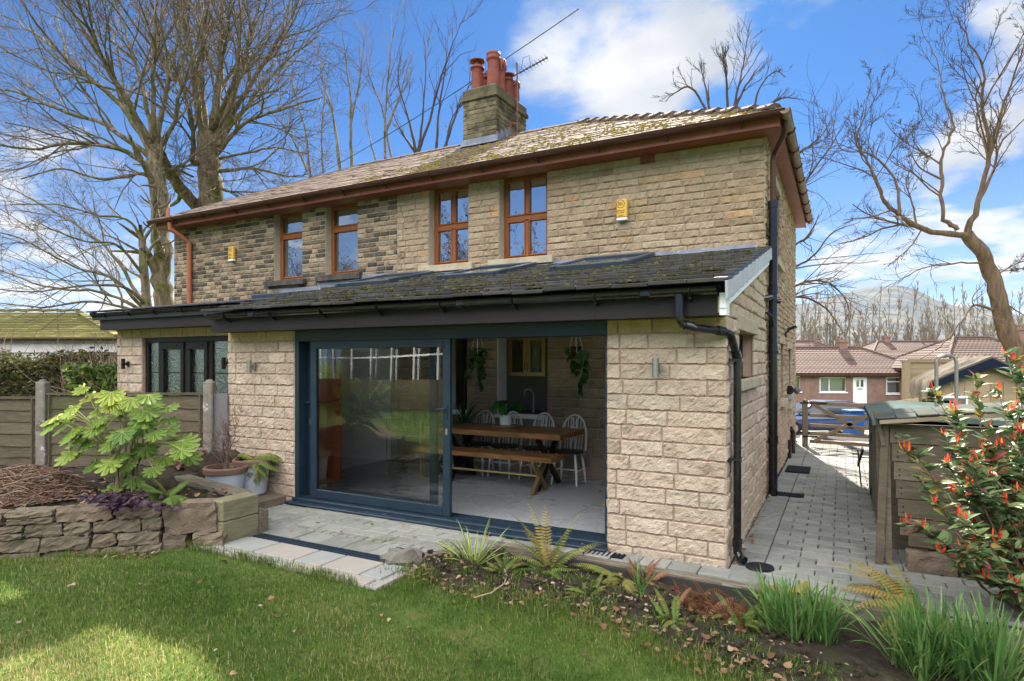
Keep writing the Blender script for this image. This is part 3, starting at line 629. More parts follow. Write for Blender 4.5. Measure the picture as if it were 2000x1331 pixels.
mb.bbox(((cx0+cx1)/2, (cy0+cy1)/2, zt+0.11+0.07), (cx1-cx0+.02, cy1-cy0+.02, 0.14), .015, rnd=0.1)
mb.bbox(((cx0+cx1)/2, (cy0+cy1)/2, zt+0.25+0.02), (cx1-cx0-.06, cy1-cy0-.06, 0.05), .03, rnd=0.5)
stack = mb.build('chimney', [m_soot, m_mort], house)
zt2 = zt+0.28
def pot(x, y, h, r, kind):
    p = MB(); z = zt2
    if kind == 'hood':
        p.lathe([(r*1.05, 0), (r*0.92, h*.78), (r*.95, h*.8), (r*1.2, h*.82), (r*1.2, h*.87), (r*.8, h*.9), (r*.7, h*.98), (r*.66, h*.98), (r*.66, h*.5)], (x, y, z), 18)
        for a in range(4): p.bar((x+r*.62*math.cos(a*1.57+.4), y+r*.62*math.sin(a*1.57+.4), z+h*.95), (x+r*.62*math.cos(a*1.57+.4), y+r*.62*math.sin(a*1.57+.4), z+h*1.1), .02, .02)
        p.lathe([(r*1.28, h*1.08), (r*1.3, h*1.1), (r*.7, h*1.16), (0.001, h*1.18)], (x, y, z), 18); p.lathe([(0.001, h*1.09), (r*1.28, h*1.08)], (x, y, z), 18)
    elif kind == 'louvre':
        p.lathe([(r*1.02, 0), (r*.92, h*.62), (r*.93, h*.63), (r*1.08, h*.65), (r*1.1, h*.7), (r*1.12, h*.98), (r*1.0, h), (r*.75, h), (r*.75, h*.7)], (x, y, z), 18)
        for a in range(12):
            t = a*math.pi/6; p.bar((x+r*1.11*math.cos(t), y+r*1.11*math.sin(t), z+h*.7), (x+r*1.14*math.cos(t), y+r*1.14*math.sin(t), z+h*.95), .03, .02)
    else:
        p.lathe([(r*1.1, 0), (r*.95, h*.76), (r*.96, h*.78), (r*1.16, h*.80), (r*1.16, h*.86), (r*1.1, h*.88), (r*1.1, h*.93), (r*1.18, h*.95), (r*1.12, h), (r*.8, h), (r*.8, h*.6)], (x, y, z), 18)
    p.build('chimney_pot', m_terra, stack, smooth=True)
pot(-6.97, 11.45, 0.62, 0.13, 'hood'); pot(-6.55, 11.42, 0.74, 0.13, 'roll'); pot(-6.57, 11.75, 0.74, 0.115, 'louvre'); pot(-6.97, 11.85, 0.55, 0.11, 'roll'); pot(-6.55, 12.08, 0.5, 0.115, 'hood'); pot(-6.56, 12.4, 0.5, 0.115, 'roll'); pot(-6.96, 12.3, 0.5, .11, 'roll')
mb = MB()
zl = lambda y: zE+(y-yE)*kR+0.03
mb.box(((cx0+cx1)/2, cy0-0.02, zl(cy0)+0.06), (cx1-cx0+.1, 0.014, 0.16))
for k in range(4):
    y = cy0+k*0.17; mb.box((cx1+0.018, y+.085, zl(y)+0.12), (0.012, 0.18, 0.17))
mb.box(((cx0+cx1)/2, cy0-0.10, zl(cy0-0.1)+0.03), (cx1-cx0+.14, 0.2, 0.012), M=Mr); mb.build('flashing', m_lead, stack)
# television aerial (strapped to the stack)
m_aer = M('grey_aerial_metal', (0.05, 0.05, 0.055), 4, 0.45, metal=0.6)
aer = empty('television_aerial', (-6.30, 12.0, 6.7), 'thin grey rooftop television aerial on a pole strapped to the chimney stack', 'aerial')
mb = MB(); ax, ay = -6.28, 12.0; mb.tube([(ax, ay, 6.72), (ax, ay, 8.35)], 0.017, 8); mb.build('mast', M('rusty_mast', [(0.3, (0.10, 0.05, 0.03)), (0.7, (0.2, 0.1, 0.07))], 8, .7), aer)
mb = MB(); mb.bar((ax-.08, ay-.18, 7.0), (ax, ay, 7.03), .03, .03); mb.bar((ax-.08, ay-.18, 6.8), (ax, ay, 6.8), .03, .03); mb.bar((ax-.06, ay-.2, 6.8), (ax-.06, ay-.2, 7.02), .05, .03); mb.build('bracket', M('rust', [(0.3, (0.14, 0.05, 0.025)), (0.7, (0.25, 0.1, 0.05))], 9, 0.8), aer)
mb = MB(); b0 = np.array((ax, ay, 8.12)); bd = np.array((0.88, 0.1, 0.30)); bd /= np.linalg.norm(bd)
mb.tube([b0-bd*.1, b0+bd*.75], 0.012, 6)
sd_ = np.array((-0.1, 1, 0.0)); 
for i in range(9):
    c = b0+bd*(0.08+i*.08); mb.tube([c-sd_*.16, c+sd_*.16], 0.004, 4); mb.box(c, (.05, .03, .035))
for s_ in (-1, 1):
    e = b0+np.array((-.02, 0, s_*.26)); mb.tube([b0, e], .012, 6)
    for k in range(5): c = b0+(e-b0)*(k+1)/5; mb.tube([c-sd_*.26, c+sd_*.26], .003, 4)
mb.tube([b0+bd*.1+np.array((0, 0, .05)), b0+bd*.15+np.array((0, 0, .28)), b0+bd*.3+np.array((0, 0, .26)), b0+bd*.33], .006, 5)
mb.build('antenna', m_aer, aer)
# ================================================================ the single-storey extension
ext = empty('house_extension', (-4.2, 7.2, 0), 'single-storey pale stone extension under a mossy lean-to tile roof with wide sliding door', 'extension')
EX0, EX1, DX0, DX1, ZW = -7.44, XR, -6.16, -1.975, 2.20
zs_e = [-0.09, 0.06]+frange(0.06, 2.20, 0.147)[1:]
def exr(rg, u, z, k): return rg.uniform(0.9, 1) if z > 2.04 else rg.uniform(0, 0.88)
mb = MB()
for a, b, sd_ in ((DX1, EX1, 41), (EX0, DX0, 42)):
    if sd_ == 42: mb.build('front_wall', [m_ext, m_mort2], ext); mb = MB()
    mb.box(((a+b)/2, Y1+0.158, 1.05), (b-a-.004, 0.3, 2.3), mi=1)
    if sd_ == 41: stones(mb, (DX1, Y1+0.16, 0), (0, -1, 0), (-1, 0, 0), 0.16, zs_e, (0.4, 0.5), (), 0.012, 0.011, 0.03, 0.003, 43, exr)
    stones(mb, (a, Y1, 0), (1, 0, 0), (0, -1, 0), b-a, zs_e, (0.26, 0.55), (), 0.015, 0.012, 0.026, 0.0034, sd_, exr, edge=.008)
# reveals at the door
stones(mb, (DX0, Y1-0.005, 0), (0, 1, 0), (1, 0, 0), 0.17, zs_e, (0.4, 0.5), (), 0.012, 0.011, 0.03, 0.003, 44, exr)
mb.build('front_wall', [m_ext, m_mort2], ext)
mb = MB()
WSD = (6.42, 7.62, 1.62, 2.10)
kX = 0.239
def zroof(y): return 2.42+kX*(y-5.27)
slab(mb, (EX1-0.008, Y1+0.01, -0.1), (0, 1, 0), (0, 0, 1), (1, 0, 0), Y2-Y1-.02, 2.32, 0.3, [(WSD[0]-Y1, WSD[1]-Y1, WSD[2]+.1, WSD[3]+.1)], mi=1)
# the gable part above, sloping
mb.prism([(EX1-0.008, Y1, 2.2), (EX1-0.008, Y2, 2.2), (EX1-0.008, Y2, zroof(Y2)-.09), (EX1-0.008, Y1, zroof(Y1)-.09)], (0, 0, 0), (-0.3, 0, 0), mi=1)
stones(mb, (EX1, Y1-0.012, 0), (0, 1, 0), (1, 0, 0), Y2-Y1-.02, zs_e, (0.26, 0.55), [(WSD[0]-Y1, WSD[1]-Y1, WSD[2]-.08, WSD[3]+.1)], 0.018, 0.011, 0.04, 0.0036, 45, lambda rg, u, z, k: rg.uniform(0, .85))
for z0 in (2.2, 2.347, 2.494, 2.641, 2.788):
    ya = 5.27+(z0+.147+.09-2.42)/kX
    if ya < Y2-.2: stones(mb, (EX1, ya, 0), (0, 1, 0), (1, 0, 0), Y2-ya, [z0, z0+.147], (0.3, 0.55), (), 0.018, 0.011, 0.04, 0.0036, 46, lambda rg, u, z, k: rg.uniform(0, .85))
mb.build('side_wall', [m_ext, m_mort2], ext)
f = MB(); x = EX1-0.15; a, b, c, d = WSD; w = .05
f.box((x, a+w/2, (c+d)/2), (.05, w, d-c)); f.box((x, b-w/2, (c+d)/2), (.05, w, d-c)); f.box((x, (a+b)/2, c+w/2), (.048, b-a-2*w, w)); f.box((x, (a+b)/2, d-w/2), (.048, b-a-2*w, w)); f.box((x, (a+b)/2, (c+d)/2), (.046, .05, d-c-2*w))
wo = f.build('window', m_fasc, ext); p = MB(); p.box((x, (a+b)/2, (c+d)/2), (.006, b-a-.1, d-c-.1)); p.build('pane', m_lead_gl, wo)
mb = MB(); mb.bbox((EX1-.04, (a+b)/2, c-.055), (.2, b-a+.26, .11), .008); mb.build('window_sill', m_sill, ext)
mb = MB(); mb.bbox((EX1-.065, (a+b)/2, d+.08), (.18, b-a+.3, .15), .008); mb.build('lintel', m_sill, ext)
# --- roof deck and tiles
VX = np.array((0, 1, kX))/math.hypot(1, kX); NX = np.array((0, -kX, 1))/math.hypot(1, kX)
yT0 = 5.20; zT0 = zroof(yT0); LT = (Y2-yT0)*math.hypot(1, kX)
SK = [(-3.40, -2.30), (-5.21, -4.15), (-7.17, -6.09)]
s0, s1 = (7.42-yT0)*math.hypot(1, kX), (8.62-yT0)*math.hypot(1, kX)
mb = MB(); x0r, x1r = -7.40, XR+.06
slab(mb, (x0r+.02, yT0+.22, zroof(yT0+.22)-.012), (1, 0, 0), VX, NX, x1r-x0r-.04, LT-.22, 0.12, [(a-x0r-.02+.07, b-x0r-.02-.07, s0-.15, s1-.29) for a, b in SK])
mb.build('roof_deck', m_fasc, ext)
mb = MB(); slab(mb, (x0r+.3, 5.95, zroof(5.95)-.135), (1, 0, 0), VX, NX, x1r-x0r-.6, LT-.86, 0.02, [(a-x0r-.3+.07, b-x0r-.3-.07, s0-.88, s1-1.02) for a, b in SK]); mb.build('ceiling', M('white_ceiling', (0.8, 0.8, 0.78), 3, .9), ext)
mb = MB(); mb.box(((x0r+x1r)/2, 5.375, 2.40), (x1r-x0r-.12, .02, .085)); mb.build('eave_board', m_fasc, ext)
mb = MB(); rg = np.random.default_rng(51); rows = 12; ex = LT/rows; MX = np.stack([np.array((1.0, 0, 0)), VX, NX], 1)
for r in range(rows):
    x = x0r-(0.165 if r % 2 else 0)
    while x < x1r-.01:
        a = max(x, x0r); b = min(x+.33, x1r)
        sm = r*ex+ex*.5
        cut = [(k0, k1) for k0, k1 in SK if s0-.02 < sm < s1+.02 and a < k1 and b > k0]
        x += .33
        if cut:
            k0, k1 = cut[0]
            if a < k0-.02: b = k0
            elif b > k1+.02: a = k1
            else: continue
        if b-a < .03: continue
        tl = -0.115+rg.normal(0, .008); R2 = MX @ np.array([(1, 0, 0), (0, math.cos(tl), -math.sin(tl)), (0, math.sin(tl), math.cos(tl))])
        c = np.array(((a+b)/2, yT0, zT0))+VX*(r*ex+ex*.56)+NX*(.04+rg.normal(0, .003))
        mb.bbox(c, (b-a-.005, ex*1.14, .036), .006, 0, rg.uniform(), 0, R2)
tl_o = mb.build('roof', m_tile, ext)
mb = MB(); P = []; Rr = []
for i in range(4600):
    x = rg.uniform(x0r, x1r-.05); r = rg.integers(1, 12); s_ = r*ex+abs(rg.normal(0, .05))-.015
    if any(k0-.05 < x < k1+.05 for k0, k1 in SK) and s0-.06 < s_: continue
    if rg.uniform() > 0.25+0.75*(math.sin(x*2.3+r*1.9)*math.sin(x*5.1+r) > -.1): continue
    P.append(np.array((x, yT0, zT0))+VX*s_+NX*(.062 if s_-r*ex < .03 else .05)); Rr.append(abs(rg.normal(.012, .011))+.005)
for i in range(0):
    x = rg.uniform(x0r, x1r-.05); P.append(np.array((x, yT0-.02, zT0))+NX*(.0+rg.uniform(-.0, .02))); Rr.append(abs(rg.normal(.012, .006))+.006)
blobs(mb, P, Rr, .42, 8); mb.build('moss', m_mossd, tl_o, kind='stuff')
# verge caps (sides coloured pale as sky-lit, tops dark) and barge board
mb = MB()
for r in range(rows):
    p = np.array((x1r+.0, yT0, zT0))+VX*(r*ex+ex*.5)
    tl = -.06; R2 = MX @ np.array([(1, 0, 0), (0, math.cos(tl), -math.sin(tl)), (0, math.sin(tl), math.cos(tl))])
    mb.bbox(p+np.array((.012, 0, -.035)), (.022, ex*1.02, .15), .004, 0, rg.uniform(), 0, R2)
vc = mb.build('verge', m_verge, ext)
mb = MB()
for r in range(rows):
    p = np.array((x1r, yT0, zT0))+VX*(r*ex+ex*.5); R2 = MX @ np.array([(1, 0, 0), (0, math.cos(-.06), math.sin(.06)), (0, -math.sin(.06), math.cos(-.06))])
    mb.bbox(p+np.array((-.035, 0, .058)), (.12, ex*1.04, .026), .006, 0, rg.uniform(), 0, R2)
mb.build('cap', m_tile2, vc)
mb = MB(); bx = x1r-.012
mb.prism([(bx, yT0+.12, zroof(yT0+.12)-.19), (bx, Y2-.02, zroof(Y2)-.19), (bx, Y2-.02, zroof(Y2)-.085), (bx, yT0+.12, zroof(yT0+.12)-.085)], (0, 0, 0), (-.05, 0, 0))
mb.prism([(bx+.002, 5.33, 2.185), (bx+.002, 5.49, 2.185), (bx+.002, 5.49, 2.37), (bx+.002, 5.33, 2.37)], (0, 0, 0), (-.055, 0, 0))
mb.build('barge_board', m_white, ext)
mb = MB(); mb.box(((-7.40+bx-.06)/2, 5.36, 2.275), (bx-.06+7.40, .022, .18))
for x in (-2.0, -4.9): mb.box((x, 5.348, 2.275), (.012, .006, .178))
mb.box(((-7.40+bx-.06)/2, 5.50, 2.193), (bx-.06+7.40, .26, .012)); mb.build('fascia', m_fasc, ext)
mb = MB(); gz = 2.405; gy = 5.285; gutter_mesh(mb, (-7.36, gy, gz), (-.90, gy, gz), .056)
for x in (-6.5, -3.4, -1.5): mb.bbox((x, gy-.004, gz-.022), (.1, .125, .075), .02)
gx = mb.build('gutter', m_black, ext)
for i in range(8):
    mb = MB(); bracket_mesh(mb, np.array((-7.0+i*.84, gy, gz)), (1, 0, 0), .058); mb.build('bracket', m_black, gx)
mb = MB(); jb = (-.812, 5.78)
mb.tube([(-1.21, gy, 2.37), (-1.21, gy, 2.20), (-1.20, gy+.01, 2.15)], .043, 14); mb.tube([(-1.21, gy, 2.16), (-1.19, gy+.02, 2.115), (-1.1, gy+.08, 2.085), (-.90, gy+.28, 2.06), (-.845, gy+.36, 2.035), (jb[0]-.01, jb[1]-.06, 1.90), (jb[0], jb[1], 1.84), (jb[0], jb[1], .16), (jb[0], jb[1], .12)], .034, 14)
for p, q in (((-1.21, gy, 2.24), (-1.21, gy, 2.18)), ((-1.17, gy+.03, 2.11), (-1.12, gy+.07, 2.095)), ((-.94, gy+.24, 2.067), (-.89, gy+.29, 2.058)), ((jb[0]-.012, jb[1]-.05, 1.89), (jb[0], jb[1], 1.83)), ((jb[0], jb[1], .22), (jb[0], jb[1], .15))): mb.tube([p, q], .042, 14)
mb.tube([(jb[0], jb[1], .17), (jb[0], jb[1], .10), (jb[0]+.03, jb[1]-.03, .06), (jb[0]+.07, jb[1]-.06, .05)], .037, 12)
for z in (1.81, .93): mb.box((jb[0]-.02, jb[1]+.0, z), (.13, .11, .028)); mb.box((jb[0]-.05, jb[1]-.03, z), (.04, .1, .022))
mb.build('downpipe', m_black, ext)
# --- roof windows
for a, b in SK:
    f = MB(); o = np.array((a, yT0, zT0)); up = .125; t = .085
    def rb(u0, u1, v0, v1, h0, h1):
        f.bbox(o+np.array(((u0+u1)/2, 0, 0))+VX*((v0+v1)/2)+NX*((h0+h1)/2), (u1-u0, v1-v0, h1-h0), .012, M=MX)
    w = b-a; rb(0, t, s0, s1, -.02, up); rb(w-t, w, s0, s1, -.02, up); rb(t, w-t, s0, s0+t, -.02, up-.004); rb(t, w-t, s1-.13, s1, -.02, up+.012)
    fo = f.build('roof_window', M('grey_roof_window', [(0.3, (0.025, 0.035, 0.048)), (0.7, (0.045, 0.058, 0.075))], 4, .35), ext)
    g = MB(); P = [o+np.array((u, 0, 0))+VX*v+NX*(up-.02) for u, v in ((t, s0+t), (w-t, s0+t), (w-t, s1-.13), (t, s1-.13))]; g.add(P, [(0, 1, 2, 3)]); g.build('pane', glass('roof_glass', (.8, .84, .84), .55, .08), fo)
    g = MB(); q = o+np.array((w/2, 0, 0))+VX*(s0-.13)+NX*.055
    X, Z = np.meshgrid(np.linspace(-w/2-.03, w/2+.03, 40), np.linspace(-.13, .13, 5), indexing='ij')
    hh = rg.normal(0, .004, X.shape); g.grid(q+X[..., None]*np.array((1, 0, 0))+Z[..., None]*VX+hh[..., None]*NX); g.build('apron', m_mossd, fo)
# --- lead along the wall
mb = MB(); xs = np.linspace(x0r-.0, -.98, 60)
top = np.where(xs < -5.6, 3.30, 3.37)+np.where((xs < -6.2), -.0, 0)+rg.normal(0, .004, 60)
mb.grid(np.stack([np.stack([xs, np.full(60, Y2-.052), np.full(60, zroof(Y2)+.01)], -1), np.stack([xs, np.full(60, Y2-.042)+rg.normal(0, .004, 60), (np.full(60, zroof(Y2)+.01)+top)/2], -1), np.stack([xs, np.full(60, Y2-.03), top], -1)]))
mb.grid(np.stack([np.stack([xs, np.full(60, Y2-.20), zroof(Y2-.20)+np.full(60, .058)], -1), np.stack([xs, np.full(60, Y2-.052), np.full(60, zroof(Y2)+.062)], -1)]))
mb.build('flashing', m_lead, ext, smooth=True)
# --- sliding door
dr = MB(); yD = Y1+.02
dr.bbox(((DX0+DX1)/2, yD+.1, 2.125), (DX1-DX0, .24, .15), .006); dr.bbox((DX0+.035, yD+.1, 1.06), (.07, .236, 2.0), .006); dr.bbox((DX1-.02, yD+.12, 1.06), (.035, .20, 2.0), .006)
dr.bbox(((DX0+DX1)/2, yD+.08, .045), (DX1-DX0-.002, .30, .05), .006); dr.bbox(((DX0+DX1)/2, yD-.11, .018), (DX1-DX0+.06, .10, .03), .008); dr.bbox(((DX0+DX1)/2, yD-.12, -.03), (DX1-DX0+.06, .09, .055), .004)
for yy in (yD-.01, yD+.05, yD+.13, yD+.19): dr.box(((DX0+DX1)/2, yy, .075), (DX1-DX0-.08, .012, .016))
door = dr.build('sliding_door', m_alu, ext)
def leaf(a, b, y, handle_x, inside=False):
    f = MB(); z0, z1, t = .085, 2.055, .05
    f.bbox((a+.05, y, (z0+z1)/2), (.1, t, z1-z0), .005); f.bbox((b-.048, y, (z0+z1)/2), (.096, t, z1-z0), .005)
    f.bbox(((a+b)/2, y, z0+.055), (b-a-.196, t-.004, .11), .005); f.bbox(((a+b)/2, y, z1-.05), (b-a-.196, t-.004, .1), .005)
    for s_ in (-1,):
        f.bbox((handle_x, y-.03, 1.24), (.034, .016, .17), .005); f.bbox((handle_x-.0, y-.055, 1.27), (.022, .05, .022), .005); f.bbox((handle_x-.05*(1 if handle_x > -5 else -.6), y-.075, 1.27), (.12, .02, .026), .006)
    fo = f.build('door_panel', m_alu, door)
    g = MB(); X, Z = np.meshgrid(np.linspace(a+.1, b-.096, 9), np.linspace(z0+.11, z1-.1, 9), indexing='ij')
    g.grid(np.stack([X, y+.002*np.sin(X*2.1)*np.cos(Z*2.2), Z], -1)[:, ::-1]); g.build('pane', m_slide, door, smooth=True)
    k = MB(); k.bbox((handle_x, y-.028, 1.02), (.03, .01, .07), .004); k.build('lock', m_steel, door)
leaf(-5.90, -3.79, yD+.02, -3.835); leaf(-6.09, -4.07, yD+.16, -6.04)
# --- inside of the extension
m_floor = M('grey_floor_tile', [(0.2, (0.27, 0.275, 0.28)), (0.8, (0.33, 0.335, 0.34))], 1.2, .28, 0.05, 30, rnd=[(0, (0.28, 0.285, 0.29)), (1, (0.33, 0.335, 0.34))], rfac=.4, rvar=.05)
mb = MB(); 
for i in range(7):
    for j in range(5):
        x0_, y0_ = -7.2+i*.9, 5.86+j*.6
        mb.box((x0_+.45, min(y0_+.3, 9), .025), (.895, .595, .02), rnd=rg.uniform())
mb.box((-4.1, 7.3, -.012), (6.2, 2.95, .05), rnd=.0); mb.build('floor', m_floor, ext)
m_plast = M('pale_plaster', (0.74, 0.73, 0.69), 3, .9)
mb = MB(); mb.prism([(-7.2, Y1+.32, 0), (-7.2, Y2-.01, 0), (-7.2, Y2-.01, zroof(Y2)-.14), (-7.2, Y1+.32, zroof(Y1)-.05)], (0, 0, 0), (-.1, 0, 0)); mb.prism([(EX1-.32, Y1+.32, 0), (EX1-.32, Y2-.01, 0), (EX1-.32, Y2-.01, zroof(Y2)-.14), (EX1-.32, Y1+.32, zroof(Y1)-.05)], (0, 0, 0), (-.02, 0, 0)); mb.box((-4.1, Y1+.31, 2.3), (4.4, .02, .2)); mb.build('inner_wall', m_plast, ext)
# kitchen seen through the old openings
mb = MB(); mb.box((-4.0, 10.85, 1.3), (6, .05, 2.6)); mb.box((-1.25, 9.9, 1.3), (.05, 1.7, 2.6)); mb.box((-6.9, 9.9, 1.3), (.05, 1.7, 2.6)); mb.box((-3.8, 9.9, .01), (5.4, 1.9, .04)); mb.build('kitchen_wall', M('kitchen_plaster', (0.62, 0.54, 0.44), 3, .9), ext)
m_cream = M('cream_cupboard_wood', [(0.3, (0.66, 0.44, 0.22)), (0.7, (0.78, 0.55, 0.29))], 3, .5, stretch=(8, 8, 1))
cab = empty('wall_cupboard', (-5.15, 9.75, 1.35), 'cream kitchen wall cupboard with two glazed doors beyond the right opening', 'cupboard')
q0, q1 = xat(994, 9.6), xat(1066, 9.6); z0, z1 = float(W(1030, 735, 9.6)[2]), float(W(1030, 658, 9.6)[2])
mb = MB(); mb.box(((q0+q1)/2, 9.95, (z0+z1)/2), (q1-q0-.01, .02, z1-z0)); mb.box(((q0+q1)/2, 9.77, z0+.01), (q1-q0, .34, .02)); mb.box(((q0+q1)/2, 9.77, z1-.01), (q1-q0+.06, .38, .04)); mb.box((q0+.01, 9.77, (z0+z1)/2), (.02, .34, z1-z0-.04)); mb.box((q1-.01, 9.77, (z0+z1)/2), (.02, .34, z1-z0-.04)); mb.box(((q0+q1)/2, 9.78, (z0+z1)/2), (q1-q0-.05, .28, .016)); mb.build('carcass', m_cream, cab)
for a, b in ((q0, (q0+q1)/2-.003), ((q0+q1)/2+.003, q1)):
    f = MB(); s_ = .07; y = 9.59
    f.bbox((a+s_/2, y, (z0+z1)/2), (s_, .022, z1-z0), .004); f.bbox((b-s_/2, y, (z0+z1)/2), (s_, .022, z1-z0), .004); f.bbox(((a+b)/2, y, z0+s_/2), (b-a-2*s_, .02, s_), .004); f.bbox(((a+b)/2, y, z1-s_/2), (b-a-2*s_, .02, s_), .004)
    d_ = f.build('door', m_cream, cab); g = MB(); g.box(((a+b)/2, y+.004, (z0+z1)/2), (b-a-.14, .004, z1-z0-.14)); g.build('pane', m_glass, d_)
    k = MB(); k.bar(((b-.03 if a == q0 else a+.03), y-.03, z0+.1), ((b-.03 if a == q0 else a+.03), y-.03, z0+.24), .012, .012); k.build('handle', m_steel, d_)
rg2 = np.random.default_rng(5)
for k in range(10):
    gx_ = q0+.12+k*(q1-q0-.24)/9; mb = MB(); r_ = .025+.008*rg2.uniform(); h_ = rg2.uniform(.09, .16); zz_ = z0+.02 if k % 2 else (z0+z1)/2+.008
    mb.lathe([(.001, 0), (r_, 0), (r_*1.1, h_), (r_*.95, h_), (r_*.9, .01)], (gx_, 9.74, zz_), 10)
    tag(mb.build('drinking_glass', M('glassware', (0.5, 0.52, 0.5), 4, .1, coat=.5)), 'small glass standing on a shelf inside the glazed cream cupboard', 'glass', 'glasses in the kitchen cupboard')
mb = MB(); wt = float(W(1030, 790, 9.4)[2]); mb.bbox((-4.2, 9.42, .92), (3.6, .6, .04), .006); mb.box((-4.2, 9.46, .45), (3.6, .5, .88)); tag(mb.build('kitchen_counter', M('dark_worktop', (0.03, 0.028, 0.027), 4, .25)), 'dark kitchen worktop beyond the stone wall openings', 'counter')
tx, tz = xat(1042, 9.3), .94
mb = MB(); mb.tube([(tx, 9.3, .94), (tx, 9.3, 1.24), (tx-.02, 9.28, 1.31), (tx-.08, 9.25, 1.33), (tx-.13, 9.22, 1.31), (tx-.14, 9.21, 1.22)], .013, 10); mb.tube([(tx, 9.3, .94), (tx, 9.3, 1.02)], .024, 10); mb.tube([(tx-.02, 9.28, 1.0), (tx-.1, 9.25, 1.06)], .008, 6); tag(mb.build('kitchen_tap', m_steel), 'tall curved chrome tap at the kitchen sink behind the white sill', 'tap')
# ---------------------------------------------------------------- furniture
m_table = M('oiled_tabletop_wood', [(0.25, (0.10, 0.045, 0.018)), (0.5, (0.23, 0.115, 0.045)), (0.75, (0.34, 0.18, 0.075))], 3, .38, .1, 12, stretch=(1, 9, 9), rvar=.1, spots=[(5, .66, .7, (0.07, 0.035, 0.018))])
m_dkmet = M('dark_metal_leg', (0.03, 0.022, 0.016), 5, .45, metal=.6)
m_brass = M('aged_brass', [(0.3, (0.25, 0.18, 0.075)), (0.7, (0.36, 0.26, 0.115))], 5, .4, metal=.7)
def slabtop(a, b, c, d, z, t, n=5):
    mb = MB(); n_ = n
    for i in range(n_):
        y0_ = c+(d-c)*i/n_; y1_ = c+(d-c)*(i+1)/n_; mb.bbox(((a+b)/2, (y0_+y1_)/2, z-t/2), (b-a-rg2.uniform(0, .012), y1_-y0_-.001, t), .004, rnd=rg2.uniform())
    return mb
def xleg(mb, x, y0_, y1_, zt_, w=.07):
    mb.bar((x, y0_, .032), (x, y1_, zt_), .05, w); mb.bar((x+.003, y1_, .034), (x+.003, y0_, zt_-.002), .045, w-.002)
tab = empty('dining_table', (-4.35, 7.86, .03), 'long wooden dining table with thick top on crossed dark metal legs', 'table')
slabtop(-5.45, -3.25, 7.43, 8.30, .83, .075).build('tabletop', m_table, tab)
for x in (-5.05, -3.62): mb = MB(); xleg(mb, x, 7.5, 8.22, .755); mb.build('leg', m_dkmet, tab)
ben = empty('bench', (-4.5, 7.5, .03), 'wooden bench with crossed metal legs in front of the dining table', 'bench')
slabtop(-5.55, -3.31, 7.29, 7.68, .535, .065, 3).build('seat', m_table, ben)
for x in (-5.2, -3.58): mb = MB(); xleg(mb, x, 7.27, 7.70, .47, .06); mb.build('leg', m_brass if x > -4 else m_dkmet, ben)
mb = MB(); mb.tube([(-5.2, 7.485, .25), (-3.58, 7.485, .25)], .018, 8); mb.build('rail', m_brass, ben)
m_chair = M('white_painted_wood', [(0.3, (0.60, 0.58, 0.53)), (0.7, (0.7, 0.68, 0.63))], 5, .5, spots=[(14, .70, .73, (0.2, 0.13, 0.08))])
m_seat = M('dark_chair_seat', (0.05, 0.025, 0.015), 5, .45)
def wheelback(x, y, rz, label):
    c = empty('dining_chair', (x, y, .03), label, 'chair', 'white wheelback chairs at the table')
    o = np.array((x, y, .03)); ca, sa = math.cos(rz), math.sin(rz)
    def T(px, py, pz): return o+np.array((px*ca-py*sa, px*sa+py*ca, pz))
    s = MB(); th = np.arange(16)*2*math.pi/16; P = [T(.215*math.cos(t)*(1 if math.sin(t) > 0 else 1.02), .2*math.sin(t), .45) for t in th]
    s.prism(P, (0, 0, 0), (0, 0, .03)); s.build('seat', m_seat, c)
    for sx in (-1, 1):
        for sy in (-1, 1):
            l = MB(); l.tube([T(sx*.14, sy*.12, .45), T(sx*.165, sy*.15, .30), T(sx*.18, sy*.17, .15), T(sx*.19, sy*.19, 0)], (.015, .021, .018, .012), 8); l.build('leg', m_chair, c)
    st = MB()
    for sx in (-1, 1): st.tube([T(sx*.17, -.16, .2), T(sx*.17, .16, .2)], .01, 6)
    st.tube([T(-.17, 0, .2), T(.17, 0, .2)], .01, 6); st.build('stretcher', m_chair, c)
    bw = MB(); tt = np.linspace(0, math.pi, 17)
    def bow(t): return T(-.2*math.cos(t)*(1+.1*math.sin(t)), .16+.11*math.sin(t)**.8+0.0, .47+.50*math.sin(t)**.75)
    bw.tube([bow(t) for t in tt], .014, 8); bw.build('back_frame', m_chair, c)
    for k, u in enumerate((-.14, -.095, -.05, .05, .095, .14)):
        t = math.acos(max(-1, min(1, -u/.21))); sp = MB(); sp.tube([T(u*.9, .165, .47), bow(t)], .0065, 6); sp.build('spindle', m_chair, c)
    sl_ = MB()      # pierced splat: two S curves and a ring
    def sp(u, h): return T(u, .165+.105*min(1, h/.42), .47+h)
    for sx in (-1, 1): sl_.tube([sp(sx*.028, 0), sp(sx*.035, .08), sp(sx*.016, .17), sp(sx*.034, .25), sp(sx*.04, .31), sp(sx*.02, .37), sp(sx*.03, .46)], .011, 6)
    sl_.tube([sp(.036*math.cos(a), .29+.036*math.sin(a)) for a in np.linspace(0, 6.3, 14)], .009, 6)
    for a in range(3): sl_.tube([sp(.034*math.cos(a*1.05), .29+.034*math.sin(a*1.05)), sp(-.034*math.cos(a*1.05), .29-.034*math.sin(a*1.05))], .005, 5)
    sl_.build('splat', m_chair, c); return c
ch_l = ['white wheelback chair behind the table, furthest from the open doorway', 'white wheelback chair partly hidden by the potted plant on the table', 'white wheelback chair in front of the tap, second from the right', 'white wheelback chair at the right-hand end of the row']
for x, l in zip((xat(945, 8.52), xat(997, 8.52), xat(1057, 8.5), xat(1120, 8.42)), ch_l): wheelback(x, 8.33 if x < -3.7 else 8.24, rg2.uniform(-.08, .08), l)
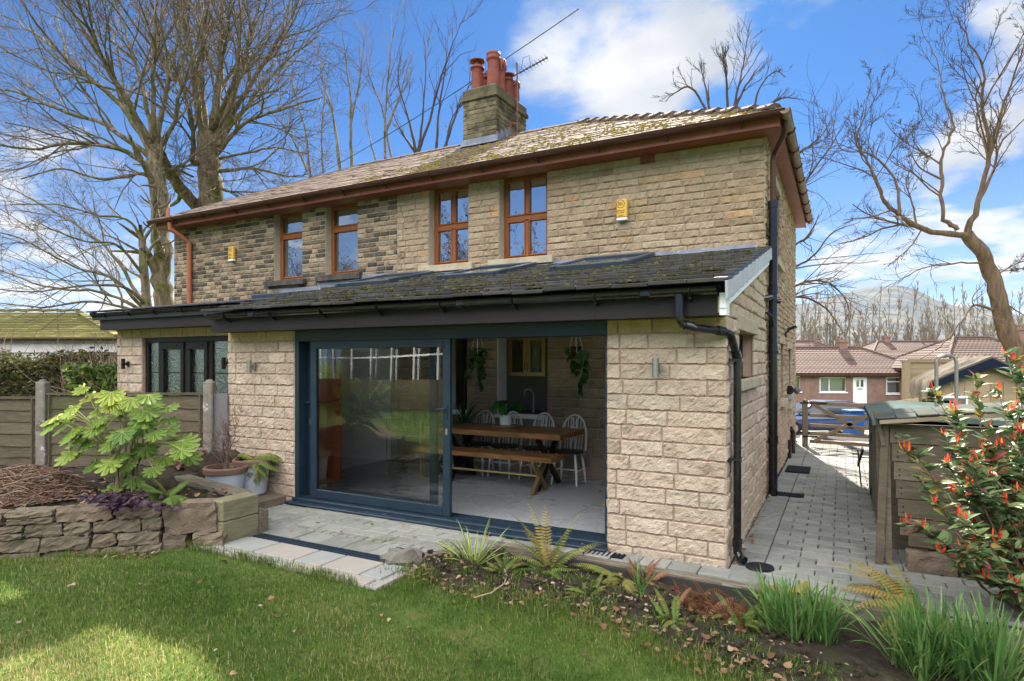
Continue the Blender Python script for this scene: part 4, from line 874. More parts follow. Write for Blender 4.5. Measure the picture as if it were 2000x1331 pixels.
mb = MB(); mb.lathe([(.001, .0), (.2, 0), (.21, .01), (.2, .03), (.001, .03)], (xat(988, 7.95), 7.95, .832), 28); tag(mb.build('turntable_board', m_table), 'round wooden board lying on the dining table under the potted plant', 'board')
m_leafd = M('dark_houseplant_leaf', [(0.3, (0.02, 0.06, 0.015)), (0.7, (0.05, 0.13, 0.03))], 8, .4, rnd=[(0, (0.015, 0.05, 0.012)), (1, (0.07, 0.16, 0.04))], trans=.2)
m_leafm = M('bright_houseplant_leaf', [(0.3, (0.04, 0.13, 0.02)), (0.7, (0.09, 0.26, 0.05))], 8, .4, rnd=[(0, (0.03, 0.1, 0.02)), (1, (0.1, 0.28, 0.06))], trans=.2)
def leaf_blade(mb, p, d, up, L, w, rnd=0.5, curl=.25, n=5, tip=1.0, fold=.18):
    """one leaf: midrib along d, a slight fold, drooping by curl"""
    p = np.asarray(p, float); d = np.asarray(d, float); d = d/np.linalg.norm(d); s_ = np.cross(d, up); l = np.linalg.norm(s_)
    s_ = s_/l if l > 1e-3 else np.array((1.0, 0, 0)); u = np.cross(s_, d); V = []
    for i in range(n+1):
        t = i/n; ww = w*math.sin(math.pi*min(1, t*.93+.05)**(.8*tip))**.9; c = p+d*(L*t)-u*(L*curl*t*t)
        V += [c-s_*ww+u*ww*fold, c, c+s_*ww+u*ww*fold]
    Q = []
    for i in range(n):
        b = i*3; Q += [(b, b+1, b+4, b+3), (b+1, b+2, b+5, b+4)]
    mb.add(V, Q, rnd)
tp = empty('potted_plant', (xat(988, 7.95), 7.95, .862), 'round-leaved green houseplant in a white ribbed pot on the dining table', 'plant')
mb = MB(); c = ORG[tp.name]; mb.lathe([(.001, .002), (.075, 0), (.09, .01), (.095, .15), (.088, .15), (.085, .12), (.001, .12)], c, 28); mb.build('pot', m_white, tp)
mb = MB()
for k in range(13):
    a = rg2.uniform(0, 6.28); h = rg2.uniform(.22, .36); e = c+np.array((math.cos(a)*.16*rg2.uniform(.3, 1.1), math.sin(a)*.14, h)); mb.tube([c+np.array((0, 0, .12)), (c+e)/2+np.array((0, 0, .08)), e], .004, 5)
    leaf_blade(mb, e, (math.cos(a), math.sin(a), -.35), (0, 0, 1), .15, .07, rg2.uniform(), .3)
mb.build('foliage', m_leafm, tp)
def hanging(px, py, long, label):
    c = W(px, py, 8.45); t = empty('hanging_plant', c, label, 'plant', 'plants hanging on cords in the dining room')
    mb = MB(); mb.lathe([(.001, -.09), (.06, -.085), (.085, -.03), (.09, .05), (.08, .05), (.001, .02)], c, 18); mb.build('pot', M('dark_glazed_pot', (0.035, 0.02, 0.015), 5, .3), t)
    mb = MB()
    for k in range(4):
        a = k*math.pi/2+.5; e = c+np.array((math.cos(a)*.092, math.sin(a)*.092, .04)); mb.tube([c+np.array((0, 0, .42)), e, c+np.array((math.cos(a)*.09, math.sin(a)*.09, -.03)), c+np.array((0, 0, -.11))], .005, 5)
    mb.build('cord', m_chair, t); mb = MB()
    for v in range(9 if long else 4):
        a = rg2.uniform(0, 6.28); p = c+np.array((math.cos(a)*.07, math.sin(a)*.07, .05)); L_ = rg2.uniform(.35, .78); n = int(L_/.05); pts = [p]
        for k in range(n):
            pts.append(pts[-1]+np.array((rg2.normal(0, .018)+(.02*math.cos(a) if k < 3 else -.004*math.cos(a)), rg2.normal(0, .012)-.004, -.05 if k > 1 else -.005)))
        mb.tube(pts, .004, 4)
        for q in pts[2:]:
            for z in range(2 if long else 1):
                a2 = rg2.uniform(0, 6.28); sz = rg2.uniform(.05, .08) if long else rg2.uniform(.09, .14); leaf_blade(mb, q, (math.cos(a2), math.sin(a2)-.4, -.8), (0, -.6, .8), sz, sz*.42, rg2.uniform(), .2, 4)
    mb.build('foliage', m_leafd, t)
hanging(933, 686, True, 'bushy trailing plant in corded pot hanging between the two kitchen openings')
hanging(1125, 684, False, 'sparse large-leaved plant in corded pot hanging by the bare stone wall')
# fridge
fr = empty('fridge', (-6.76, 6.58, .03), 'tall glossy orange-red retro fridge with rounded edges behind the glass door', 'fridge')
m_red = M('orange_red_enamel', [(0.3, (0.82, 0.14, 0.02)), (0.7, (0.86, 0.165, 0.026))], 3, .25, coat=.3)
FR = -.45; fc = np.array((-6.78, 6.55, 0)); fd = np.array((math.cos(FR), math.sin(FR), 0)); fs = np.array((-math.sin(FR), math.cos(FR), 0))
mb = MB(); mb.bbox(fc+np.array((0, 0, .84)), (.54, .62, 1.6), .07, FR, rnd=.5); mb.build('body', m_red, fr, smooth=False)
for z0, z1 in ((.10, 1.22), (1.235, 1.62)): mb = MB(); mb.bbox(fc+fd*.31+np.array((0, 0, (z0+z1)/2)), (.085, .60, z1-z0), .03, FR); d_ = mb.build('door', m_red, fr); k = MB(); hb = fc+fd*.375-fs*.24; k.bar(hb+np.array((0, 0, z0+(z1-z0)*.3)), hb+np.array((0, 0, z0+(z1-z0)*.7)), .02, .025); k.build('handle', m_steel, d_)
# drinks trolley
tr = empty('drinks_trolley', (-5.95, 7.75, .03), 'thin brass drinks trolley with bottles and a potted spiky plant behind', 'trolley')
tx0, tx1, ty0, ty1 = -6.25, -5.6, 7.55, 7.95
for x in (tx0, tx1):
    for y in (ty0, ty1): mb = MB(); mb.tube([(x, y, .09), (x, y, .92)], .009, 6); mb.lathe([(.001, 0), (.03, .01), (.03, .05), (.001, .06)], (x, y, .03), 10); mb.build('leg', m_brass, tr)
for z in (.25, .72): mb = MB(); mb.bbox(((tx0+tx1)/2, 7.75, z), (tx1-tx0, .4, .018), .004); mb.build('shelf', M('dark_tray', (0.02, 0.02, 0.022), 4, .15), tr)
mb = MB()
for a, b in (((tx0, ty0), (tx1, ty0)), ((tx0, ty1), (tx1, ty1)), ((tx0, ty0), (tx0, ty1)), ((tx1, ty0), (tx1, ty1))): mb.tube([(a[0], a[1], .90), (b[0], b[1], .90)], .008, 6)
mb.build('rail', m_brass, tr)
m_bot = M('dark_bottle_glass', (0.015, 0.03, 0.02), 3, .08, coat=.5)
for k, (x, y, z) in enumerate(((-6.1, 7.7, .73), (-5.98, 7.8, .73), (-5.84, 7.72, .73), (-5.72, 7.82, .73))):
    mb = MB(); mb.lathe([(.001, 0), (.036, 0), (.038, .02), (.038, .17), (.014, .22), (.013, .29), (.001, .29)], (x, y, z), 14); tag(mb.build('bottle', m_bot), 'dark glass bottle standing on the upper tray of the drinks trolley', 'bottle', 'bottles on the drinks trolley')
def spiky(c, n, L, label, pot_r=.17, pot_h=.34, mat=None, name='potted_dracaena'):
    t = empty(name, c, label, 'plant'); c = np.asarray(c, float)
    mb = MB(); mb.lathe([(.001, 0), (pot_r*.8, 0), (pot_r, pot_h), (pot_r*.9, pot_h), (pot_r*.86, pot_h*.85), (.001, pot_h*.85)], c, 24); mb.build('pot', M('charcoal_pot', (0.03, 0.032, 0.035), 4, .5), t)
    mb = MB(); mb.tube([c+np.array((0, 0, pot_h*.8)), c+np.array((.02, 0, pot_h+.5))], (.03, .022), 8)
    for k in range(n):
        a = rg2.uniform(0, 6.28); el = rg2.uniform(-.5, 1.35); d_ = np.array((math.cos(a)*math.cos(el), math.sin(a)*math.cos(el), math.sin(el))); leaf_blade(mb, c+np.array((.02, 0, pot_h+.2+.32*rg2.uniform())), d_, (0, 0, 1), L*rg2.uniform(.7, 1.1), .012, rg2.uniform(), .35, 6)
    mb.build('foliage', mat or m_leafd, t)
spiky((-5.25, 8.2, .03), 120, .55, 'spiky green houseplant in a charcoal pot seen through the closed glass panel')
# wall lamps
def wall_lamp(p, dy, mat, label, side):
    t = empty('wall_lamp', p, label, 'wall lamp', 'up and down wall lamps'); mb = MB(); y = p[1]-.085
    mb.lathe([(.024, -.085), (.03, -.085), (.03, .085), (.024, .085), (.024, .06), (.001, .05)], (p[0], y, p[2]), 20); mb.lathe([(.001, -.05), (.024, -.06), (.024, -.085)], (p[0], y, p[2]), 20); mb.build('tube', mat, t)
    mb = MB(); mb.bar((p[0]+.0, y+.025, p[2]), (p[0]+.0, p[1]-.0, p[2]), .035, .035); mb.lathe([(.001, 0), (.001, 0)], p, 4) if False else None; mb.bbox((p[0], p[1]-.012, p[2]), (.055, .022, .085), .004); mb.build('bracket', mat, t)
wall_lamp(W(1285, 718, Y1-.02), 0, m_steel, 'brushed steel wall lamp on the broad stone pier right of the open doorway', 1)
wall_lamp(W(497, 716, Y1-.02), 0, m_steel, 'brushed steel wall lamp on the narrow stone pier left of the sliding door', 1)
# alarm boxes
m_yel = M('yellow_alarm_plastic', [(0.3, (0.56, 0.32, 0.055)), (0.7, (0.64, 0.38, 0.075))], 4, .45)
m_ink = M('dark_lettering', (0.03, 0.02, 0.015), 4, .6)
def alarm(c, label, w=.16, h=.27):
    t = empty('alarm_box', c, label, 'alarm box', 'burglar alarm boxes under the eaves'); y = Y2-.06
    mb = MB(); mb.bbox((c[0], y, c[2]+.02), (w, .075, h), .014); mb.build('cover', m_yel, t); mb = MB(); mb.bbox((c[0], y+.002, c[2]-h/2-.0), (w*.98, .07, .04), .008); mb.build('base', m_white, t)
    yf = y-.0385; mb = MB(); a = np.linspace(0, 2*math.pi, 33); r = w*.36; cz = c[2]+.085
    mb.tube([(c[0]-.012+r*math.cos(q), yf, cz+r*math.sin(q)) for q in a], .0035, 4, cap=False); mb.build('emblem_ring', m_ink, t)
    text_on('emblem_letters', 'BAS', (c[0]-.012, yf, cz), .058, m_ink, t, font_scale=(.78, 1.35)); text_on('lettering', 'BURNLEY', (c[0]-.012, yf, c[2]-.015), .03, m_ink, t); text_on('lettering', 'ALARMS', (c[0]-.012, yf, c[2]-.045), .03, m_ink, t)
    text_on('number', '54545', (c[0]-.012, yf, c[2]-.085), .028, m_ink, t)
alarm(W(1217, 412, Y2-.02), 'yellow burglar alarm box on the clean wall right of the four-pane windows'); alarm(W(456, 497, Y2-.02), 'yellow burglar alarm box on the sooty wall beside the terracotta downpipe')
# flood light and lantern on the side wall
fl = empty('flood_light', (XR, 11.6, 2.2), 'black flood light on a bracket high on the side wall', 'flood light'); p = np.array((XR, 11.9, 2.36))
mb = MB(); mb.bbox(p+np.array((.13, -.02, .02)), (.16, .2, .05), .012, M=Matrix.Rotation(-.35, 3, 'Y')); mb.build('head', m_black, fl); mb = MB(); mb.bar(p+np.array((0, 0, -.09)), p+np.array((.1, 0, .0)), .03, .03); mb.bbox(p+np.array((.02, 0, -.1)), (.05, .1, .08), .01); mb.build('bracket', m_black, fl)
lt = empty('wall_lantern', (XR, 13.6, 1.3), 'dark glass bulkhead lantern sticking out from the side wall', 'lantern'); p = np.array((XR, 12.4, 1.27))
mb = MB(); M90 = Matrix.Rotation(math.pi/2, 3, 'Y'); k = MB(); mb.bbox(p+np.array((.06, 0, 0)), (.12, .16, .16), .03); mb.build('base', m_black, lt); mb = MB(); mb.bbox(p+np.array((.18, 0, 0)), (.13, .14, .14), .05); mb.build('glass', M('smoked_glass', (0.12, 0.11, 0.1), 4, .12, coat=.5), lt)
mb = MB(); p = np.array((XR, 12.9, .98)); mb.bbox(p+np.array((.05, 0, .22)), (.08, .16, .26), .01); tag(mb.build('meter_box', M('grey_box_plastic', (0.3, 0.31, 0.33), 4, .5)), 'small grey meter box low on the side wall above the drain pipe', 'meter box')
# ================================================================ the neighbour's extension
nb = empty('neighbour_extension', (-9.3, 7.4, 0), 'neighbouring stone extension with a black window and low black tiled roof', 'extension')
YN = 6.0; NX0, NX1 = -10.73, EX0-.02; nk = .155
def zn(y): return 2.58+nk*(y-5.62)
NWIN = (-10.03, -7.86, .9, 2.18)
mb = MB(); slab(mb, (NX0, YN+.008, 0), (1, 0, 0), (0, 0, 1), (0, -1, 0), NX1-NX0, 2.34, .25, [(NWIN[0]-NX0, NWIN[1]-NX0, NWIN[2], NWIN[3])], mi=1)
zs_n = frange(0.1, 2.18, .149)
stones(mb, (NX0, YN, 0), (1, 0, 0), (0, -1, 0), NX1-NX0, zs_n, (.2, .42), [(NWIN[0]-NX0, NWIN[1]-NX0, NWIN[2]-.05, NWIN[3])], .015, .012, .04, .004, 61, lambda rg, u, z, k: rg.uniform(0, .88))
stones(mb, (NX0, YN, 0), (1, 0, 0), (0, -1, 0), NX1-NX0, [2.18, 2.34], (.2, .3), (), .013, .012, .04, .004, 62, lambda rg, u, z, k: rg.uniform(.9, 1))
mb.box((NX0+.125, (YN+Y2)/2+.15, 1.2), (.25, Y2-YN-.32, 2.4), mi=0, rnd=.4)
mb.build('wall', [m_ext, m_mort2], nb)
# black window: two side lights and two casements with a bar across
wf = MB(); a, b, c, d = NWIN; y = YN+.09; t = .06
wf.bbox(((a+b)/2, y, d-.04), (b-a, t+.02, .08), .006); wf.bbox((a+.04, y, (c+d)/2), (.08, t+.02, d-c-.16), .006); wf.bbox((b-.02, y, (c+d)/2), (.04, t+.02, d-c-.16), .006); wf.bbox(((a+b)/2, y, c+.04), (b-a, t+.02, .08), .006)
xs = [a+.08, a+.38, a+1.05, a+1.62, b-.04]
for x in xs[1:4]: wf.bbox((x, y, (c+d)/2), (.09, t, d-c-.16), .006)
wfo = wf.build('window', m_blkfr, nb)
for i in range(4):
    x0_, x1_ = xs[i]+(.045 if i else .01), xs[i+1]-(.045 if i < 3 else .01)
    if i in (1, 2):
        s = MB(); k = .075
        for cx, cz, sx, sz in (((x0_+x1_)/2, d-.08-k/2-.02, x1_-x0_, k+.04), ((x0_+x1_)/2, c+.08+k/2, x1_-x0_, k), (x0_+k/2, (c+d)/2, k, d-c-.4), (x1_-k/2, (c+d)/2, k, d-c-.4)): s.bbox((cx, y-.03, cz), (sx, .05, sz), .006)
        s.bar(((x0_+x1_)/2-.06, y-.06, d-.13), ((x0_+x1_)/2+.14, y-.06, d-.13), .02, .025); s.build('sash', m_blkfr, wfo); x0_ += k; x1_ -= k
    p = MB(); p.box(((x0_+x1_)/2, y, (c+d)/2), (x1_-x0_, .006, d-c-.16)); p.build('pane', m_wavy2, wfo)
    p = MB(); p.box(((x0_+x1_)/2, y-.006, 1.62), (x1_-x0_, .01, .016)); p.build('bar', m_blkfr, wfo)
p = MB(); p.box(((a+b)/2, YN+.6, 1.5), (b-a+.4, .03, 1.7)); p.build('blind', M('grey_blind', (0.34, 0.33, 0.3), 4, .8), nb)
mb = MB(); mb.box(((NX0+.06-7.42)/2-.02, 5.74, 2.435), (NX0*-1-7.42+.0, .022, .25)); mb.box((NX0-.0, 5.86, 2.435), (.02, .25, .25)); mb.box(((NX0-7.44)/2, 5.87, 2.32), (-7.44-NX0, .26, .012)); mb.build('fascia', m_fasc, nb)
mb = MB(); gutter_mesh(mb, (NX0-.10, 5.68, 2.575), (-7.42, 5.68, 2.575), .055); mb.bbox((NX0-.16, 5.70, 2.58), (.12, .05, .05), .01)
g_ = mb.build('gutter', m_fasc, nb)
for i in range(5): mb = MB(); bracket_mesh(mb, np.array((NX0+.3+i*.66, 5.68, 2.575)), (1, 0, 0), .057); mb.build('bracket', m_black, g_)
mb = MB(); VN = np.array((0, 1, nk))/math.hypot(1, nk); NN = np.array((0, -nk, 1))/math.hypot(1, nk); MN = np.stack([np.array((1.0, 0, 0)), VN, NN], 1); Ln = (Y2-5.60)*math.hypot(1, nk)
slab(mb, (NX0-.12, 5.66, zn(5.66)-.02), (1, 0, 0), VN, NN, -7.42-NX0+.12, Ln-.06, .1, rnd=.2)
for r in range(11):
    x = NX0-.14-(.15 if r % 2 else 0)
    while x < -7.44:
        a_ = max(x, NX0-.14); b_ = min(x+.3, -7.41); x += .3
        if b_-a_ < .03: continue
        tl = -.06; R2 = MN @ np.array([(1, 0, 0), (0, math.cos(tl), -math.sin(tl)), (0, math.sin(tl), math.cos(tl))])
        mb.bbox(np.array(((a_+b_)/2, 5.60, zn(5.60)))+VN*(r*Ln/11+Ln/22)+NN*.02, (b_-a_-.006, Ln/11*1.12, .022), .005, 0, rg.uniform(), 0, R2)
mb.build('roof', m_tile2, nb)
for a_, b_ in ((-9.25, -8.3),):
    mb = MB(); o = np.array((0, 5.60, zn(5.60)))
    for u0, u1, v0, v1 in ((a_, a_+.09, 1.9, 2.85), (b_-.09, b_, 1.9, 2.85), (a_+.09, b_-.09, 1.9, 1.99), (a_+.09, b_-.09, 2.72, 2.85)): mb.bbox(o+np.array(((u0+u1)/2, 0, 0))+VN*((v0+v1)/2)+NN*.06, (u1-u0, v1-v0, .11), .012, M=MN)
    fo = mb.build('roof_window', MATS['grey_roof_window'], nb); g = MB(); g.box(o+np.array(((a_+b_)/2, 0, 0))+VN*2.35+NN*.09, (b_-a_-.18, .73, .006), M=MN); g.build('pane', MATS['roof_glass'], fo)
mb = MB()
for x0_, x1_, z0_, z1_ in ((-10.05, -9.0, 3.06, 3.26), (-9.0, -8.1, 3.06, 3.34), (-8.1, -7.15, 3.08, 3.40)): mb.bbox(((x0_+x1_)/2, Y2-.03, (z0_+z1_)/2), (x1_-x0_-.004, .012, z1_-z0_), .003, rnd=rg.uniform())
mb.box((-9.1, Y2-.1, zn(Y2)+.06), (3.2, .2, .012)); mb.build('flashing', m_lead, nb)
wall_lamp(W(251, 711, YN-.02), 0, m_blkfr, 'black wall lamp on the stonework left of the black window', 1); wall_lamp(W(447, 710, 5.9), 0, m_blkfr, 'black wall lamp close beside the pier, right of the black window', 1)
# ================================================================ ground and hard landscaping
def sstep(a, b, x): t = np.clip((x-a)/(b-a), 0, 1); return t*t*(3-2*t)
def gz(x, y):
    x = np.asarray(x, float); y = np.asarray(y, float)
    near = -0.035-0.095*sstep(-3.25, -2.7, x)+0.18*sstep(3.9, 2.2, y)*np.where(x < -5.0, sstep(0.0, .95, np.interp(x, (-8.6, -7.7, -6.79, -6.2, -5.82, -5.0), (1.15, 1.93, 2.76, 3.30, 3.68, 4.1))-y), 1.0)+0.012*np.sin(x*1.7+y)*np.cos(y*1.3)
    flat = -0.12
    k = sstep(5.5, 7.5, np.abs(y-2)*.0+y); n = near*(1-k)+flat*k
    return n-1.24*sstep(15.5, 27.5, y+.0*x)-0.0*x
RMB = np.random.default_rng(77)
def rough_block(mb, c, sz, M=None, jit=.012, n=(4, 3, 3), rnd=None, rz=0, pinch=.12, mi=0):
    """a quarried lump: subdivided box with worn corners"""
    c = np.asarray(c, float); sz = np.asarray(sz, float); key = {}; V = []; Q = []
    nx, ny, nz = n
    def vid(i, j, k):
        if (i, j, k) not in key:
            p = np.array((i/nx-.5, j/ny-.5, k/nz-.5))*2; q = p*(1-pinch*(np.sum(np.abs(p)**4)-1)*.33)
            key[(i, j, k)] = len(V); V.append(q*sz/2+RMB.normal(0, jit, 3)*np.minimum(1, sz/.1))
        return key[(i, j, k)]
    for i in range(nx):
        for j in range(ny):
            for k, fl in ((0, 1), (nz, 0)):
                f = [vid(i, j, k), vid(i+1, j, k), vid(i+1, j+1, k), vid(i, j+1, k)]; Q.append(f[::-1] if fl else f)
    for i in range(nx):
        for k in range(nz):
            for j, fl in ((0, 0), (ny, 1)):
                f = [vid(i, j, k), vid(i+1, j, k), vid(i+1, j, k+1), vid(i, j, k+1)]; Q.append(f[::-1] if fl else f)
    for j in range(ny):
        for k in range(nz):
            for i, fl in ((0, 1), (nx, 0)):
                f = [vid(i, j, k), vid(i, j+1, k), vid(i, j+1, k+1), vid(i, j, k+1)]; Q.append(f[::-1] if fl else f)
    mb.add(MB._rot(np.array(V), rz, M)+c, Q, RMB.uniform() if rnd is None else rnd, mi)
m_lawn = M('lawn_turf', [(0.3, (0.04, 0.07, 0.012)), (0.5, (0.07, 0.11, 0.02)), (0.7, (0.12, 0.125, 0.04))], 3, 1, .5, 60)
m_soil = M('damp_soil', [(0.3, (0.022, 0.016, 0.011)), (0.6, (0.05, 0.038, 0.026)), (0.75, (0.09, 0.07, 0.05))], 14, 1, .9, 60, spots=[(5, .56, .68, (0.035, 0.05, 0.012)), (60, .72, .75, (0.25, 0.22, 0.18))])
gx = np.concatenate([[-4000, -1500, -600, -200, -80, -40], np.linspace(-24, 20, 90), [30, 60, 120, 300, 900, 2000, 4000]])
gy = np.concatenate([[-1500, -400, -120, -50, -20], np.linspace(-6, 34, 82), [45, 70, 120, 250, 600, 1500, 4000]])
X, Y = np.meshgrid(gx, gy, indexing='ij'); mb = MB(); mb.grid(np.stack([X, Y, gz(X, Y)], -1)); g = mb.build('lawn', m_lawn, origin=(0, 0, 0), smooth=True, kind='structure')
# flower bed along the kerb
LB = [G(px, py, -.13) for px, py in ((770, 1128), (830, 1150), (900, 1160), (1000, 1178), (1100, 1196), (1200, 1225), (1300, 1268), (1400, 1318), (1480, 1350), (1600, 1420), (1900, 1600))]
lbx = np.array([p[0] for p in LB]); lby = np.array([p[1] for p in LB])
def bed_edge(x): return np.interp(x, lbx, lby)
def kerb_y(x): return np.interp(x, (-3.5, -2.95, 1.9), (4.66, 5.33, 5.17))
bx = np.linspace(-3.75, 4.0, 160); by = np.linspace(1.6, 5.4, 110); X, Y = np.meshgrid(bx, by, indexing='ij')
nzs = sum(a*np.sin(X*f+p)*np.sin(Y*f*1.1+q) for a, f, p, q in ((.012, 9, 1, 2), (.008, 21, 3, 1), (.006, 43, .5, 2.2)))+RMB.normal(0, .004, X.shape)
inb = np.clip((Y-bed_edge(X))/.25, -1, 1)
Zb = gz(X, Y)+np.where(inb > 0, .012+.03*sstep(0, 1, inb)+nzs*np.clip(inb*3, 0, 1), -.06)
Zb = np.where((X < -3.62) | (Y > kerb_y(X)-.02), gz(X, Y)-.12, Zb)
mb = MB(); mb.grid(np.stack([X, Y, Zb], -1)); mb.build('flower_bed_soil', m_soil, origin=(0, 0, 0), smooth=True, kind='structure')
# paving
m_pav = M('grey_block_paving', [(0.3, (0.16, 0.16, 0.14)), (0.7, (0.27, 0.27, 0.24))], 9, .85, .5, 130, rnd=[(0, (0.15, 0.15, 0.13)), (.5, (0.24, 0.24, 0.215)), (1, (0.31, 0.295, 0.25))], rfac=.5, spots=[(1.6, .54, .74, (0.15, 0.155, 0.095)), (60, .66, .72, (0.33, 0.32, 0.29))])
m_joint = M('dark_joint_sand', (0.035, 0.032, 0.026), 12, 1)
def pavers(mb, x0, x1, y0, y1, l, w, z=0.0, gap=.009, rot=False, bond=.5, inside=None, jz=.0025, slope=None):
    r = 0; y = y0
    while y < y1-.01:
        ye = min(y+w, y1); x = x0-(l*bond if r % 2 else 0)
        while x < x1-.005:
            a, b = max(x, x0), min(x+l, x1); x += l
            if b-a < .02: continue
            cx, cy = (a+b)/2, (y+ye)/2
            if inside is not None and not inside(cx, cy): continue
            zz = z+RMB.normal(0, jz)
            if rot: mb.bbox((cy, cx, zz-.03), (ye-y-gap, b-a-gap, .06), .006, rnd=RMB.uniform())
            else: mb.bbox((cx, cy, zz-.03), (b-a-gap, ye-y-gap, .06), .006, rnd=RMB.uniform())
        y = ye; r += 1
mb = MB(); XP0 = -.86
pavers(mb, 5.22, 16.5, XP0, -.60, .24, .26, rot=True)                       # border course along the wall
pavers(mb, -.60, 2.6, 5.60, 6.45, .27, .165); pavers(mb, -.60, .62, 6.45, 15.4, .27, .165)
pavers(mb, -2.9, 2.6, 5.36, 5.60, .26, .24, bond=0)
mb.build('path_paving', m_pav, origin=(0, 5, 0), kind='structure')
mb = MB(); pavers(mb, -7.3, -3.0, 4.88, 5.56, .33, .17, .0, .009); pavers(mb, -3.0, -1.95, 5.40, 5.56, .33, .17)
pavers(mb, -6.9, -3.36, 4.78, 4.88, .115, .10, .0, .012, bond=0); pavers(mb, -6.9, -3.36, 4.45, 4.78, .33, .33, .0, .010, bond=0)
mb.build('patio', m_pav, origin=(-5, 5, 0), kind='structure')
mb = MB(); mb.box((-5.5, 4.97, -.075), (4.1, 1.2, .1)); mb.box((-2.65, 5.475, -.0755), (1.58, .25, .1)); mb.box((0.2, 10.9, -.0745), (4.8, 11.4, .1)); mb.build('paving_bed', m_joint, kind='structure')
m_flag = M('riven_sandstone_flag', [(0.3, (0.25, 0.235, 0.2)), (0.7, (0.36, 0.335, 0.29))], 4, .8, .25, 40, rnd=[(0, (0.22, 0.25, 0.245)), (.35, (0.28, 0.28, 0.255)), (.7, (0.30, 0.265, 0.22)), (1, (0.33, 0.28, 0.235))], rfac=.6, spots=[(3, .58, .72, (0.4, 0.3, 0.22))])
mb = MB()
fl = [(-6.0, -5.35, 3.96, 4.30, .1), (-5.33, -4.92, 3.98, 4.31, .15), (-4.90, -4.38, 3.98, 4.31, .72), (-4.36, -4.05, 3.98, 4.31, .2), (-4.03, -3.60, 3.98, 4.31, .85), (-3.58, -3.36, 3.98, 4.31, .05)]
for a, b, c, d, r in fl: mb.bbox(((a+b)/2, (c+d)/2, -.022), (b-a, d-c, .05), .006, rnd=r)
x = -5.9
while x < -3.4: w = RMB.uniform(.2, .34); mb.bbox((x+w/2, 3.90, -.024), (w-.012, .12, .05), .006, rnd=RMB.uniform(.2, 1)); x += w
mb.build('flagstones', m_flag, kind='structure')
mb = MB(); mb.box((-4.65, 4.14, -.055), (2.75, .62, .08)); mb.build('flagstone_bed', M('pale_pointing', (0.30, 0.27, 0.24), 12, .95, .3, 60), kind='structure')
# drain channel with slotted grating
mb = MB(); dx0, dx1 = -5.34, -3.40
for y in (4.335, 4.435): mb.box(((dx0+dx1)/2, y, -.004), (dx1-dx0, .014, .022))
mb.box(((dx0+dx1)/2, 4.385, -.004), (dx1-dx0-.004, .01, .02)); n = 110
for i in range(n): x = dx0+(dx1-dx0)*(i+.5)/n; mb.bar((x-.006, 4.341, -.004), (x+.006, 4.429, -.004), .008, .016)
mb.box(((dx0+dx1)/2, 4.385, -.03), (dx1-dx0, .11, .02)); tag(mb.build('drain_channel', M('galvanised_dark', (0.02, 0.03, 0.045), 5, .45)), 'dark slotted drain channel set in the patio in front of the sliding door', 'drain')
# timber kerb
m_oldw = M('weathered_sleeper', [(0.25, (0.075, 0.058, 0.04)), (0.5, (0.145, 0.12, 0.088)), (0.75, (0.21, 0.18, 0.14))], 5, .9, .5, 14, stretch=(1, 9, 9), bstretch=(1.2, 14, 14))
m_sleeper = M('green_sleeper_wood', [(0.25, (0.11, 0.098, 0.055)), (0.5, (0.185, 0.165, 0.095)), (0.75, (0.25, 0.22, 0.14))], 5, .85, .4, 10, stretch=(8, 1, 8), bstretch=(10, 1.2, 10), spots=[(4, .55, .7, (0.1, 0.11, 0.045))])
kt = empty('timber_kerb', (-1, 5.25, -.15), 'low weathered timber edging between the paving and the flower bed', 'kerb')
for a, b in (((-3.47, 4.66), (-2.96, 5.31)), ((-2.97, 5.34), (-.55, 5.262)), ((-.54, 5.262), (1.9, 5.17))):
    mb = MB(); mb.bar((a[0], a[1], -.10), (b[0], b[1], -.10), .085, .20, rnd=RMB.uniform(), bev=.008); mb.build('sleeper', m_oldw, kt)
mb = MB(); rough_block(mb, (-3.52, 4.47, -.07), (.36, .30, .30), jit=.02, n=(6, 6, 5), pinch=.55, rz=.5); tag(mb.build('boulder', M('mossy_boulder', [(0.3, (0.09, 0.08, 0.065)), (0.7, (0.2, 0.185, 0.155))], 7, .9, .6, 30, spots=[(5, .55, .68, (0.06, 0.075, 0.02))]), smooth=False), 'rounded grey boulder at the end of the timber edging by the lawn', 'boulder')
# rain gullies and door mat
for p, lab, sz in (((-.60, 9.08, .006), 'small dark gully grating at the foot of the tall black pipe', (.34, .26)), ((-.62, 5.74, .006), 'round gully full of leaves below the short black downpipe', (.2, .2)), ((-1.95, 5.47, .004), 'dark gully grating by the right end of the door threshold', (.4, .14))):
    mb = MB()
    if sz[0] == .2:
        mb.lathe([(.001, .002), (.085, .002), (.10, .016), (.115, .012), (.118, -.03)], p, 20)
    else:
        mb.box((p[0], p[1], p[2]-.01), (sz[0], sz[1], .012))
        for i in range(9): mb.box((p[0]-sz[0]/2+sz[0]*(i+.5)/9, p[1], p[2]), (.014, sz[1]-.01, .012))
    tag(mb.build('gully_grating', M('cast_iron', (0.012, 0.012, 0.013), 20, .8)), lab, 'drain')
mb = MB(); a = G(1530, 920); mb.bbox((-.62, 11.2, .012), (.36, .62, .024), .004); tag(mb.build('door_mat', M('black_rubber_mat', (0.012, 0.012, 0.014), 30, .8, .6, 90)), 'black rubber mat lying on the side path', 'mat')
